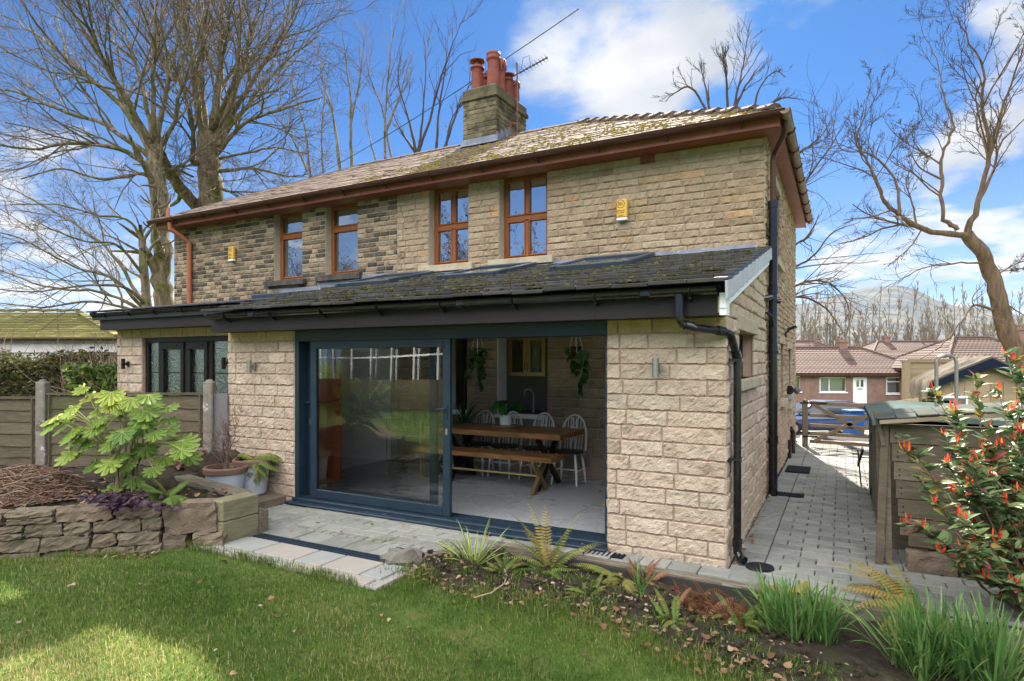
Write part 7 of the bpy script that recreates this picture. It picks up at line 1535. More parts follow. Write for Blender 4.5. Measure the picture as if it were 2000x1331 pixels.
for k in range(5): q = MB(); x = a+(b-a)*(.2+k*.15); cvbox(q, x-.01, x+.01, 46.035, 46.049, z0_+.15, z0_+1.0); q.build('panel_groove', m_curt, dO)
q = MB(); cvbox(q, a+(b-a)*.34, a+(b-a)*.66, 46.02, 46.048, z0_+1.06, z0_+1.12); q.build('letter_box', m_brass, dO)
def street_chimney(par, px, py0, py1, d, w): m_ = MB(); u = pu(px, d); cvbox(m_, u-w/2, u+w/2, d-.25, d+.35, pz(py1, d)-.9, pz(py0, d)); cvbox(m_, u-w/2-.06, u+w/2+.06, d-.31, d+.41, pz(py0, d)-.22, pz(py0, d)-.1); o = m_.build('chimney', m_brick, par); m_ = MB(); m_.lathe([(.11, 0), (.1, .16), (.07, .16)], CV(u, d+.05, pz(py0, d)), 10); m_.build('chimney_pot', m_terra, o)
street_chimney(bg1, 1645, 664, 682, 49.5, .62)
bg0 = empty('bungalow', CV(20, 68, -1.4), 'distant bungalow roof showing above the pantile ridge beside the stone house', 'house')
mb = MB(); cvbox(mb, 24, 38.3, 68, 75, -1.4, 2.0); mb.build('wall', m_brick, bg0); hip_roof(bg0, 24, 38.3, 68, 75, 2.0, 4.1, 3, 3.2); street_chimney(bg0, 1597, 665, 680, 71.5, .7)
bg2 = empty('bungalow', CV(48, 64, -1.2), 'bungalow with long dark pantile roof behind the leaning tree trunk', 'house')
mb = MB(); cvbox(mb, pu(1702, 62), pu(1990, 62), 62, 70, -1.3, 1.75); mb.build('wall', m_brick, bg2); hip_roof(bg2, pu(1702, 62), pu(1990, 62), 62, 70, pz(703, 62), pz(668, 66), 3.0, 3.5); street_chimney(bg2, 1731, 656, 676, 66, .62)
mb = MB(); A_ = [CV(pu(1760, 59), 58, pz(712, 58)), CV(pu(1850, 59), 58, pz(712, 58)), CV(pu(1812, 66), 66, pz(669, 66))]
bg3 = empty('bungalow', CV(36, 44, -1.3), 'nearest pantile-roofed bungalow half hidden by the tarpaulin shed and tree', 'house')
mb = MB(); cvbox(mb, pu(1850, 41), pu(2120, 41), 41, 49, -1.3, 1.3); mb.build('wall', m_brick, bg3); hip_roof(bg3, pu(1850, 41), pu(2120, 41), 41, 49, pz(722, 41), pz(661, 45), 3.3, 3.3); street_chimney(bg3, 1990, 640, 664, 45, .9)
# tall timber fence by the shed
tf = empty('timber_fence', CV(12.5, 19, -.2), 'tall sunlit timber fence with a square post beside the tarpaulin shed', 'fence')
m_tf = M('larch_fence', [(0.3, (0.17, 0.135, 0.08)), (0.7, (0.27, 0.22, 0.14))], 4, .85, .2, 12, stretch=(1, 1, 8), rnd=[(0, (0.16, 0.125, 0.075)), (1, (0.28, 0.225, 0.145))], rfac=.5)
mb = MB(); cvbox(mb, pu(1765, 19), pu(1776, 19), 18.95, 19.1, -.6, pz(708, 19)); mb.build('post', m_tf, tf)
z = -.5
for k in range(16):
    mb = MB() if k == 0 else mb; cvbox(mb, pu(1776, 19), pu(1776, 19)+2.6, 19.02+.01*(k % 2), 19.06+.01*(k % 2), z, z+.15, R5.uniform()); z += .148
mb.build('panel', m_tf, tf)
mb = MB(); cvbox(mb, pu(1763, 19), pu(1776, 19)+2.65, 18.98, 19.12, pz(708, 19)+.0, pz(705, 19)); mb.build('rail', m_tf, tf)
# tarpaulin covered shed
sh_ = empty('garden_shed', (1.9, 12.3, 0), 'small timber shed with a grey tarpaulin draped over its pitched roof', 'shed'); sx0, sx1, sy0, sy1 = 1.3, 2.62, 11.05, 13.5; zr_ = 1.86; xr = 1.89
m_shed = M('shed_board', [(0.3, (0.26, 0.19, 0.11)), (0.7, (0.38, 0.29, 0.175))], 3, .85, .2, 14, stretch=(1, 1, 6), rnd=[(0, (0.22, 0.16, 0.09)), (1, (0.38, 0.29, 0.18))], rfac=.5)
mb = MB()
for k in range(9): x = sx0+.15*k; mb.box((x+.07, sy0+.01, .75), (.143, .03, 1.5), rnd=R5.uniform())
for k in range(10): mb.box((sx0-.005, (sy0+sy1)/2+.02, .07+k*.15), (.03, sy1-sy0-.05, .145), rnd=R5.uniform())
mb.prism([(sx0, sy0-.004, 1.5), (sx1, sy0-.004, 1.5), (xr, sy0-.004, zr_-.04)], (0, 0, 0), (0, .03, 0), rnd=.3); mb.build('wall', m_shed, sh_)
mb = MB(); n = 18
prof = [(1.12, 1.18), (1.14, 1.36), (1.17, 1.49), (1.45, 1.645), (1.7, 1.77), (xr, zr_+.02), (2.1, 1.77), (2.4, 1.62), (2.72, 1.47), (2.76, 1.25)]
ys = np.linspace(sy0-.12, sy1+.15, n); G_ = np.zeros((len(prof), n, 3))
for i, (x, z) in enumerate(prof):
    for j, y in enumerate(ys): sg = .03*math.sin(j*.9+i*.6)*(1 if 0 < i < 9 else 1.5); G_[i, j] = (x+R5.normal(0, .006), y, z+R5.normal(0, .006)+(sg if i in (0, 9) else sg*.35))
mb.grid(G_); E0 = G_[:, 0]; dn = np.array([(0, .02, -.12+.02*math.sin(i)) for i in range(len(prof))]); mb.grid(np.stack([E0, E0+dn], 1)[:, ::-1]); mb.build('tarpaulin', [M('grey_tarpaulin', [(0.3, (0.11, 0.098, 0.08)), (0.7, (0.18, 0.16, 0.13))], 5, .9, .3, 12, spec=0)], sh_, smooth=True)
mb = MB(); mb.grid(np.stack([E0+np.array((0, -.012, -.03)), E0+dn*1.25+np.array((0, -.014, 0))], 1)[:, ::-1]); mb.build('tarpaulin_hem', M('navy_tarpaulin', (0.012, 0.016, 0.035), 4, .5), sh_, smooth=True)
mb = MB(); mb.bbox((1.47, sy0-.02, 1.06), (.33, .04, .46), .008); wd_ = mb.build('window', m_white, sh_); mb = MB(); mb.box((1.47, sy0-.043, 1.06), (.27, .006, .4)); mb.build('pane', glass('shed_glass', (.5, .5, .55), .3), wd_)
hr = empty('metal_hoop', (1.0, 9.3, 0), 'inverted U of bare grey metal tube standing before the shed', 'metal hoop'); a = W(1829, 800, 9.3); b = W(1868, 790, 9.6)
mb = MB(); zt_ = W(1845, 695, 9.4)[2]; mb.tube([(a[0], a[1], 0), (a[0], a[1], zt_-.08), (a[0]+.02, a[1], zt_-.02), (a[0]+.07, a[1]+.03, zt_), (b[0]-.07, b[1]-.03, zt_), (b[0]-.02, b[1], zt_-.02), (b[0], b[1], zt_-.08), (b[0], b[1], 0)], .022, 10); tag(mb.build('hoop_tube', m_steel, hr)); 
# parked car
m_car = M('blue_car_paint', [(0.3, (0.006, 0.028, 0.085)), (0.7, (0.009, 0.036, 0.105))], 2, .25, coat=1.0, metal=.3)
car = empty('parked_car', CV(pu(1590, 27), 27, -1.36), 'blue car parked on the drive behind the wooden gate', 'car'); cu = pu(1592, 27); zc = -1.36
def carsec(us, zb, zt_, hw): return us, zb, zt_, hw
prof_b = [(-2.1, .45, .62, .70), (-2.05, .28, .78, .82), (-1.5, .2, .88, .88), (-.9, .2, .93, .89), (0, .2, .95, .89), (1.2, .2, .96, .89), (1.9, .22, .94, .86), (2.1, .35, .85, .76)]
def loft(mb, secs, fun, rnd=.5):
    rings = [fun(*s) for s in secs]; k = len(rings[0]); G_ = np.array([r+[r[0]] for r in rings]); mb.grid(G_[:, ::-1], rnd); 
    for r in (rings[0], rings[-1]): c = np.mean(r, 0); n0 = mb.n; mb.add([c]+r, [(0, i, i % k+1) for i in range(1, k+1)], rnd)
def bodyring(u, zb, zt_, hw): return [CV(cu+u, 27+hw*y, zc+zb+(zt_-zb)*z) for y, z in ((-.86, 0), (-1, .3), (-1, .62), (-.96, .86), (-.8, 1), (.8, 1), (.96, .86), (1, .62), (1, .3), (.86, 0))]
mb = MB(); loft(mb, prof_b, bodyring); mb.build('body', m_car, car, smooth=True)
mb = MB(); loft(mb, [(-1.05, .9, .94, .8), (-.35, .9, 1.36, .68), (.2, .9, 1.43, .66), (1.2, .9, 1.42, .66), (1.75, .9, 1.3, .66), (2.0, .9, .96, .74)], lambda u, zb, zt_, hw: [CV(cu+u, 27+hw*y, zc+zb+(zt_-zb)*z) for y, z in ((-1.12, 0), (-1.05, .5), (-.95, .9), (-.8, 1), (.8, 1), (.95, .9), (1.05, .5), (1.12, 0))]); mb.build('cabin', M('car_glass_dark', (0.02, 0.025, 0.03), 3, .05, coat=.6), car, smooth=True)
mb = MB(); loft(mb, [(-.42, 1.33, 1.37, .62), (.2, 1.40, 1.45, .66), (1.2, 1.39, 1.44, .66), (1.8, 1.27, 1.31, .64)], lambda u, zb, zt_, hw: [CV(cu+u, 27+hw*y, zc+zb+(zt_-zb)*z) for y, z in ((-1, 0), (-1, .5), (-.8, 1), (.8, 1), (1, .5), (1, 0))]); mb.build('roof_panel', m_car, car, smooth=True)
for u in (-1.35, 1.3):
    for s_ in (-1, 1):
        mb = MB(); c = CV(cu+u, 27+s_*.82, zc+.31); ax_ = CV(0, 1, 0); mb.tube([c-ax_*.1, c-ax_*.098, c+ax_*.098, c+ax_*.1], (.26, .31, .31, .26), 22); wv = mb.build('wheel', M('tyre_rubber', (0.012, 0.012, 0.012), 9, .8), car); mb = MB(); mb.tube([c+ax_*s_*.09, c+ax_*s_*.108], (.2, .18), 16); mb.build('rim', m_steel, wv)
for s_ in (-1, 1):
    mb = MB(); mb.bbox(CV(cu-2.02, 27+s_*.62, zc+.68), (.12, .3, .14), .03, rz=TH); mb.build('headlight', M('lamp_glass', (0.6, 0.6, 0.55), 4, .1, coat=.5), car); mb = MB(); mb.bbox(CV(cu+2.04, 27+s_*.66, zc+.78), (.1, .2, .2), .03, rz=TH); mb.build('tail_light', M('red_lens', (0.3, 0.01, 0.01), 4, .15, coat=.5), car)
for s_ in (-1, 1): mb = MB(); mb.bbox(CV(cu-.75, 27+s_*.98, zc+.98), (.1, .16, .12), .03, rz=TH); mb.build('mirror', m_car, car)
bn = empty('recycling_bin', CV(pu(1667, 20), 20, -.6), 'blue recycling bin standing on the drive behind the gate', 'bin'); q = CV(pu(1667, 20), 20, 0)
mb = MB(); mb.bbox((q[0], q[1], -.22), (.46, .5, .75), .03, rz=TH); mb.build('body', M('blue_bin_plastic', (0.012, 0.055, 0.2), 4, .5), bn); mb = MB(); mb.bbox((q[0], q[1], .19), (.52, .58, .07), .02, rz=TH); mb.build('lid', M('blue_bin_plastic', (0.012, 0.055, 0.2), 4, .5), bn)
mb = MB(); mb.tube([CV(pu(1657, 52), 55, -1.4), CV(pu(1657, 52), 55, pz(634, 55)), CV(pu(1650, 52), 55, pz(632, 55))], .05, 8); tag(mb.build('street_lamp', m_aer), 'thin grey street lamp column behind the bungalow roof', 'lamp post')
# garage on the left
ga = empty('garage', CV(-14.5, 18, 0), 'low garage with a mossy green hipped roof and white boards beyond the hedge', 'garage'); dg = 15.5; ug0, ug1 = -20.5, pu(226, dg)+.05
m_gmoss = M('mossy_roof_sheet', [(0.3, (0.07, 0.075, 0.028)), (0.55, (0.19, 0.17, 0.065)), (0.75, (0.30, 0.25, 0.11))], 3, .95, .4, 14, stretch=(1, 1, 1), rnd=[(0, (0.16, 0.16, 0.05)), (1, (0.32, 0.28, 0.1))], rfac=.4)
mb = MB(); ze_, zr2 = pz(660, dg), pz(611, dg+2.6); E = [CV(ug0, dg, ze_), CV(ug1, dg, ze_), CV(ug1, dg+5.2, ze_), CV(ug0, dg+5.2, ze_)]; Rg = [CV(ug0, dg+2.6, zr2), CV(pu(150, dg+2.6), dg+2.6, zr2)]
tile_slope(mb, E[0], E[1], Rg[1], Rg[0], .32, .2, .006); tile_slope(mb, E[1], E[2], Rg[1], Rg[1], .32, .2, .006); mb.add([E[2], E[3], Rg[0], Rg[1]], [(0, 1, 2, 3)], .5); mb.add([E[0], E[3], E[2], E[1]], [(0, 1, 2, 3)], .2); mb.build('roof', m_gmoss, ga)
mb = MB()
for k in range(14): a = Rg[0]+(Rg[1]-Rg[0])*(k/14); b = Rg[0]+(Rg[1]-Rg[0])*((k+1.06)/14); mb.bar(a+np.array((0, 0, .05)), b+np.array((0, 0, .085)), .22, .05, rnd=R5.uniform())
for k in range(10): a = E[1]+(Rg[1]-E[1])*(k/10); b = E[1]+(Rg[1]-E[1])*((k+1.1)/10); mb.bar(a+np.array((0, 0, .07)), b+np.array((0, 0, .05)), .16, .04, rnd=R5.uniform())
mb.build('ridge_tile', m_gmoss, ga)
mb = MB(); cvbox(mb, ug0, ug1-.0, dg+.12, dg+.16, ze_-.36, ze_-.07); cvbox(mb, ug0, pu(185, dg), dg+.18, dg+.24, ze_-.62, ze_-.37); mb.build('fascia', M('flaking_white_paint', [(0.3, (0.5, 0.44, 0.42)), (0.7, (0.66, 0.63, 0.62))], 4, .7, spots=[(6, .6, .72, (0.36, 0.28, 0.24))]), ga)
mb = MB(); gutter_mesh(mb, CV(ug0, dg-.03, ze_-.03), CV(ug1, dg-.03, ze_-.03), .05); mb.build('gutter', m_bgut, ga)
mb = MB(); cvbox(mb, pu(182, dg), ug1-.25, dg+.2, dg+5, -.2, ze_-.36); cvbox(mb, ug0, pu(178, dg), dg+.5, dg+.6, -.2, ze_-.6); mb.build('wall', m_dark, ga)
mb = MB(); cvbox(mb, pu(152, dg), pu(162, dg)+.05, dg+.15, dg+.25, 0, ze_-.4); mb.build('door_frame', m_white, ga)
# ---------------------------------------------------------------- hill
m_hill = M('hazy_moorland', [(0.3, (0.055, 0.07, 0.09)), (0.45, (0.075, 0.09, 0.105)), (0.55, (0.115, 0.115, 0.105)), (0.7, (0.14, 0.13, 0.105))], .02, 1, stretch=(1, 1, 1.5), detail=10, spec=0.0, spots=[(.03, .55, .62, (0.05, 0.06, 0.065)), (.05, .6, .66, (0.13, 0.12, 0.095))])  # moor colours shifted to blue, carrying some of the distance haze
mb = MB(); az = np.linspace(-1.45, 1.2, 170); rd = np.array([120, 250, 420, 600, 800, 1000, 1200, 1350, 1500, 1700, 2100, 2600]); prof_r = np.array([0, .02, .10, .24, .42, .60, .80, .93, 1.0, .9, .5, .1])
skx = [-2500, 600, 1200, 1500, 1560, 1600, 1660, 1700, 1740, 1770, 1800, 1830, 1870, 1920, 2000, 2200, 2600]; sky_ = [690, 650, 600, 592, 588, 580, 570, 564, 562, 566, 578, 592, 600, 604, 612, 630, 660]
P = np.zeros((len(az), len(rd), 3))
for i, a in enumerate(az):
    px = 1000+F*math.tan(a); hh = (HZ-np.interp(px, skx, sky_))/F
    for j, r in enumerate(rd):
        dpt = r; zz = prof_r[j]*hh*1500*(1+.05*math.sin(a*23+j))-6+4*math.sin(a*31+j*2.1)*prof_r[j]; P[i, j] = CV(dpt*math.tan(a), dpt, zz)
mb.grid(P); mb.build('hill', m_hill, origin=(0, 0, 0), smooth=True, kind='structure')
# ---------------------------------------------------------------- bare trees
def smooth_path(P, m):
    P = np.asarray(P, float); t = np.linspace(0, 1, len(P)); tt = np.linspace(0, 1, m); out = []
    from_ = []
    for k in range(3):
        y = P[:, k]; n = len(y); d = np.gradient(y); seg = np.clip((tt*(n-1)).astype(int), 0, n-2); f = tt*(n-1)-seg
        h00 = 2*f**3-3*f**2+1; h10 = f**3-2*f**2+f; h01 = -2*f**3+3*f**2; h11 = f**3-f**2; from_.append(h00*y[seg]+h10*d[seg]+h01*y[seg+1]+h11*d[seg+1])
    return np.stack(from_, 1)
class Tree:
    def __init__(s, seed): s.trunk = MB(); s.tw = MB(); s.rg = np.random.default_rng(seed); s.c = 0
    def limb(s, P, r0, r1, lv, dens=1.0, m=None, sub=None):
        m = m or max(6, len(P)*4); Q = smooth_path(P, m); L_ = np.linalg.norm(Q[-1]-Q[0]); Q[1:-1] += s.rg.normal(0, L_*.0022+r0*.045, Q[1:-1].shape); R = r0+(r1-r0)*np.linspace(0, 1, m)**.8
        R = R*(1+s.rg.normal(0, .05, m)); s.trunk.tube(Q, R, 11 if r0 > .15 else 6, s.rg.uniform(), cap=False)
        if lv > 0: s.kids(Q, R, lv, dens, L_ if sub is None else sub)
    def kids(s, Q, R, lv, dens, L_):
        rg = s.rg; m = len(Q); n = int(rg.poisson(dens*(s.nk[lv] if lv < len(s.nk) else s.nk[-1])))
        for k in range(n):
            t = rg.uniform(s.start, 1.0); i = min(m-2, int(t*(m-1))); p = Q[i]+(Q[i+1]-Q[i])*rg.uniform(); tan = Q[i+1]-Q[i]; tan /= np.linalg.norm(tan)+1e-9
            e = rg.normal(0, 1, 3); e -= tan*(e@tan); e /= np.linalg.norm(e)+1e-9; ang = rg.uniform(*s.ang); d = tan*math.cos(ang)+e*math.sin(ang)
            s.branch(p, d, L_*rg.uniform(*s.lr)*(1.15-.5*t), max(s.rmin, R[i]*rg.uniform(.35, .6)), lv-1, dens)
    def branch(s, p, d, L_, r, lv, dens):
        rg = s.rg; n = 5 if lv > 0 else 4; st = L_/n; P = [p]; d = d.copy()
        for i in range(n):
            d = d+rg.normal(0, s.wob, 3)+np.array((0, 0, s.up)); d /= np.linalg.norm(d); P.append(P[-1]+d*st)
        P = np.array(P); R = np.linspace(r, max(s.rmin*.6, r*.35), n+1); s.c += 1
        (s.trunk if r > .02 else s.tw).tube(P, R, 5 if r > .02 else 3, rg.uniform(), cap=False)
        if lv > 0: s.kids(P, R, lv, dens, L_)
def mk_tree(name, base, label, seed, limbs, cat='tree', group=None, nk=(0, 4, 6, 9), ang=(.35, .95), lr=(.38, .7), wob=.16, up=.07, rmin=.006, start=.2, barkm=None, twm=None):
    t = empty(name, base, label, cat, group); T = Tree(seed); T.nk = nk; T.ang = ang; T.lr = lr; T.wob = wob; T.up = up; T.rmin = rmin; T.start = start
    for lb in limbs: T.limb(*lb)
    T.trunk.build('trunk', barkm or m_bk, t, smooth=True)
    if T.tw.n: T.tw.build('crown', twm or m_tw, t)
    return t
m_bk = M('mossy_bark', [(0.3, (0.05, 0.04, 0.026)), (0.5, (0.14, 0.11, 0.07)), (0.7, (0.26, 0.21, 0.145))], 4, .95, 1.0, 9, stretch=(2.2, 2.2, .6), spots=[(1.3, .50, .62, (0.07, 0.08, 0.016)), (5, .58, .66, (0.03, 0.026, 0.018))])
m_tw = M('bare_twig', [(0.3, (0.085, 0.062, 0.045)), (0.7, (0.165, 0.125, 0.09))], 3, .9, rnd=[(0, (0.06, 0.042, 0.03)), (1, (0.2, 0.155, 0.11))], rfac=.6)
m_btw = M('dark_twig', [(0.3, (0.035, 0.025, 0.022)), (0.7, (0.075, 0.055, 0.045))], 3, .9)
m_wsp = M('pale_bark', [(0.3, (0.15, 0.12, 0.09)), (0.7, (0.25, 0.2, 0.15))], 3, .9, .4, 14, spots=[(2, .58, .7, (0.11, 0.11, 0.045))])
def DP(pts, d, jz=0.0, rg=R5):
    o = []
    for i, p in enumerate(pts): dd = d+(p[2] if len(p) > 2 else 0); o.append(D(p[0], p[1], dd))
    return o
def spread(pts, d, dz):          # lean a limb towards or away from the viewer along its length
    n = len(pts); return [D(p[0], p[1], d+dz*i/(n-1)) for i, p in enumerate(pts)]
dA = 21.0
trA = [(DP([(325, 700), (322, 620), (318, 560), (316, 480), (312, 400), (304, 330), (300, 285)], dA), .34, .25, 2, .5, 26, 4.0)]
for pts, r, dz in (([(300, 290), (262, 230), (220, 150), (170, 70), (120, -20), (90, -90)], .13, -2), ([(302, 292), (290, 220), (270, 140), (240, 50), (215, -60)], .13, 2), ([(305, 300), (315, 230), (330, 150), (350, 60), (365, -60)], .14, 1),
                   ([(298, 305), (240, 210), (150, 130), (60, 60), (-20, 20)], .12, 2.5), ([(302, 335), (235, 292), (140, 280), (60, 292), (-40, 275)], .10, -2.5), ([(298, 312), (215, 250), (120, 215), (30, 180), (-60, 170)], .11, 0), ([(308, 300), (340, 240), (350, 190), (372, 120), (400, 20)], .10, -2),
                   ([(300, 290), (250, 200), (190, 90), (150, 0), (130, -70)], .10, -3.5), ([(306, 295), (300, 200), (300, 100), (305, 0), (310, -80)], .11, -2), ([(305, 345), (270, 340), (200, 350), (120, 330), (40, 350)], .07, -1), ([(306, 320), (345, 330), (400, 290), (450, 300)], .06, 2)):
    trA.append((spread(pts, dA, dz), r, .02, 3, 1.0, None))
mk_tree('sycamore_tree', D(325, 715, dA), 'tall bare tree with a mossy trunk, left of the pair beside the house gable', 1, trA, nk=(0, 4.5, 6.5, 13), up=.05)
dB = 24.0
trB = [(DP([(414, 640), (414, 500), (412, 400), (409, 330), (404, 262)], dB), .56, .40, 2, .5, 22, 4.0), (DP([(316, 300, -3), (330, 335, -2), (350, 365, -1), (385, 405, 0)], dB), .14, .24, 1, .6, None, 3.0)]
for pts, r, dz in (([(396, 270), (385, 200), (375, 100), (352, 0), (340, -80)], .17, -1), ([(412, 268), (425, 180), (432, 90), (435, 0), (436, -80)], .19, 0), ([(420, 272), (450, 200), (480, 110), (500, 40), (520, -60)], .17, 1), ([(424, 285), (470, 220), (520, 160), (570, 110), (625, 70)], .13, 2), ([(424, 300), (480, 240), (560, 212), (630, 190)], .10, -2),
                   ([(398, 300), (376, 320), (378, 270), (360, 180), (320, 80), (290, -20)], .14, -3), ([(428, 335), (500, 330), (560, 345), (605, 340)], .08, 2), ([(402, 262), (395, 150), (400, 50), (405, -80)], .15, 2), ([(430, 310), (475, 300), (540, 290), (600, 300)], .06, -2), ([(410, 262), (455, 160), (470, 60), (465, -40)], .12, -3), ([(400, 320), (430, 370), (500, 375), (570, 390)], .06, -1.5), ([(420, 275), (500, 150), (560, 50), (590, -20)], .12, -2)):
    trB.append((spread(pts, dB, dz), r, .022, 3, 1.0, None))
mk_tree('sycamore_tree', D(414, 715, dB), 'tall bare tree with the thickest forked trunk, right of the pair behind the roof', 2, trB, nk=(0, 4.5, 6.5, 13), up=.05)
dC = 17.0; trC = [(DP([(292, 690), (288, 610), (282, 545), (278, 470)], dC), .16, .09, 2, .5, 14, 2.0)]
for pts, r, dz in (([(288, 610), (222, 545), (140, 520), (50, 470), (-40, 445)], .06, -1.5), ([(290, 612), (200, 572), (100, 562), (0, 530), (-60, 520)], .055, 1), ([(284, 605), (222, 500), (150, 440), (60, 390), (-20, 350)], .06, 1.5), ([(288, 612), (180, 590), (80, 600), (-20, 590)], .05, -1), ([(280, 475), (250, 430), (190, 420), (110, 400), (20, 400)], .05, -1), ([(278, 475), (300, 430), (285, 380), (240, 340)], .05, 0), ([(282, 540), (230, 480), (160, 470), (60, 430)], .045, -2), ([(288, 600), (240, 560), (150, 560), (60, 570), (-30, 560)], .05, -2.5), ([(290, 610), (245, 610), (230, 560), (180, 500), (120, 470)], .05, 2)):
    trC.append((spread(pts, dC, dz), r, .012, 3, .85, None))
mk_tree('spreading_tree', D(292, 715, dC), 'low bare tree spreading long arching branches left over the garage roof', 3, trC, nk=(0, 4, 6, 11), up=.03, rmin=.005)
# slender trees behind the ridge
dM = 33.0
def slender(lines, label, seed, d=dM, r=.11, barkm=None, twm=None, nk=(0, 5, 9), base=None, lv=2, **k):
    L_ = []
    for pts in lines: L_.append((spread(pts, d, R5.uniform(-1.5, 1.5)), r*R5.uniform(.55, .9), .008, lv, 1.0, 16, None))
    x = lines[0][0][0]; mk_tree('slender_tree', D(x, 730, d), label, seed, [((DP([(x, 720), (x, 560), (x, lines[0][0][1])], d)), r*1.3, r, 0)]+L_, group='slender bare trees behind the roof ridge', nk=nk, up=.11, ang=(.25, .7), rmin=.009, start=.25, lr=(.22, .5), barkm=barkm or m_bk, twm=twm or m_tw, **k)
slender([[(607, 345), (597, 260), (578, 190), (558, 120), (548, 70)], [(600, 335), (570, 270), (530, 220), (500, 200)], [(632, 338), (628, 270), (634, 190), (645, 110)]], 'slender bare tree leaning left next to the thick forked trunk', 11)
slender([[(687, 330), (685, 240), (680, 150), (672, 90), (662, 30)], [(665, 335), (652, 235), (632, 160), (625, 110)], [(684, 250), (700, 170), (708, 100), (712, 50)]], 'slender bare tree with a tall twiggy crown, second behind the ridge', 12)
slender([[(752, 315), (752, 230), (760, 130), (770, 60), (782, 0)], [(765, 310), (745, 210), (722, 150), (715, 110)], [(752, 260), (780, 190), (800, 120)], [(735, 320), (720, 260), (712, 210)]], 'tallest slender bare tree, midway between the thick trunk and chimney', 13)
slender([[(816, 305), (826, 220), (832, 130), (828, 65)], [(816, 300), (838, 240), (862, 150), (882, 90), (902, 40)], [(814, 300), (800, 240), (778, 160), (785, 100)], [(812, 300), (780, 250), (760, 200)]], 'vase-shaped bare tree with several stems left of the chimney', 14, r=.13, barkm=m_btw, twm=m_btw)
slender([[(852, 298), (858, 210), (872, 120), (870, 70)], [(868, 292), (892, 220), (915, 170), (935, 150)], [(870, 290), (880, 240), (900, 200)]], 'dark bare tree standing closest to the chimney stack', 15, barkm=m_btw, twm=m_btw)
slender([[(1388, 230), (1378, 170), (1368, 130)], [(1388, 228), (1350, 172), (1318, 182), (1300, 200)], [(1422, 225), (1418, 145), (1411, 105)], [(1430, 225), (1448, 145), (1463, 60)], [(1472, 220), (1482, 175), (1512, 140), (1535, 150)], [(1492, 216), (1525, 192), (1575, 196)], [(1430, 225), (1455, 170), (1490, 120)]], 'bare tree showing above the right end of the roof', 16, d=27, r=.10, barkm=m_btw, twm=m_btw, nk=(0, 6, 12))
dE = 23.0; trE = [(DP([(1490, 720), (1495, 600), (1500, 480), (1510, 380), (1525, 300)], dE), .2, .1, 0, 1, None)]
for pts in ([(1500, 560), (1545, 527), (1590, 500), (1625, 455), (1678, 435)], [(1505, 450), (1550, 390), (1590, 330), (1620, 290), (1650, 240)], [(1515, 350), (1560, 300), (1600, 270), (1625, 230)], [(1498, 590), (1550, 560), (1600, 548), (1645, 575), (1662, 620)], [(1500, 520), (1550, 480), (1580, 460), (1600, 420)], [(1500, 600), (1560, 580), (1610, 600), (1640, 640)]): trE.append((spread(pts, dE, R5.uniform(-1, 1)), .07, .012, 2, 1.0, 18))
mk_tree('overhanging_tree', D(1490, 720, dE), 'bare tree hidden behind the house, its twisting branches reaching out past the right gutter', 17, trE, nk=(0, 4, 8), up=-.02, barkm=m_btw, twm=m_btw)
dR = 17.0
trR = [(DP([(2000, 760), (1985, 705), (1965, 645), (1950, 590), (1938, 540), (1916, 492), (1888, 458)], dR), .29, .16, 0, 1, 20)]
for pts, r, dz, lv in (([(1890, 462), (1850, 456), (1800, 446), (1757, 420), (1726, 390), (1710, 350), (1690, 310), (1672, 270), (1690, 220), (1702, 160)], .15, -1, 3), ([(1757, 420), (1748, 352), (1700, 302), (1642, 290), (1622, 220)], .08, .5, 3), ([(1870, 450), (1842, 424), (1838, 350), (1842, 300), (1862, 240), (1842, 180), (1830, 120), (1800, 60)], .11, 1, 3), ([(1890, 458), (1908, 400), (1932, 300), (1916, 200), (1922, 140), (1882, 60), (1862, 20)], .15, -.5, 3), ([(1908, 400), (1940, 335), (1955, 280), (2005, 230), (2050, 180)], .09, 1, 3),
                       ([(1930, 300), (1962, 200), (1990, 120), (2012, 50)], .08, -1, 3), ([(1928, 515), (1880, 514), (1812, 522), (1780, 535), (1742, 560)], .05, -1, 2), ([(1940, 605), (1900, 598), (1876, 632), (1832, 680), (1788, 708)], .07, -1.5, 2), ([(1800, 448), (1780, 480), (1735, 520)], .035, 0, 2), ([(1838, 350), (1800, 330), (1780, 300), (1765, 250)], .05, 0, 3), ([(1790, 440), (1780, 390), (1770, 350), (1800, 300)], .05, 0, 3), ([(1935, 545), (1975, 520), (2030, 500)], .05, 0, 3), ([(1945, 580), (1990, 610), (2040, 640)], .04, 0, 2)):
    trR.append((spread(pts, dR, dz), r*.66, .007, lv, 1.2, len(pts)*4))
mk_tree('leaning_tree', D(2000, 765, dR), 'large bare tree with a leaning bent trunk on the right behind the shed', 18, trR, nk=(0, 5, 8, 9), up=.03, rmin=.005, lr=(.22, .46), barkm=M('brown_bark', [(0.3, (0.05, 0.035, 0.022)), (0.7, (0.165, 0.115, 0.072))], 5, .9, 1.0, 10, stretch=(2.5, 2.5, .5), spots=[(2.2, .58, .68, (0.06, 0.055, 0.025))]), twm=m_btw)  # brown bark with dark olive blotches
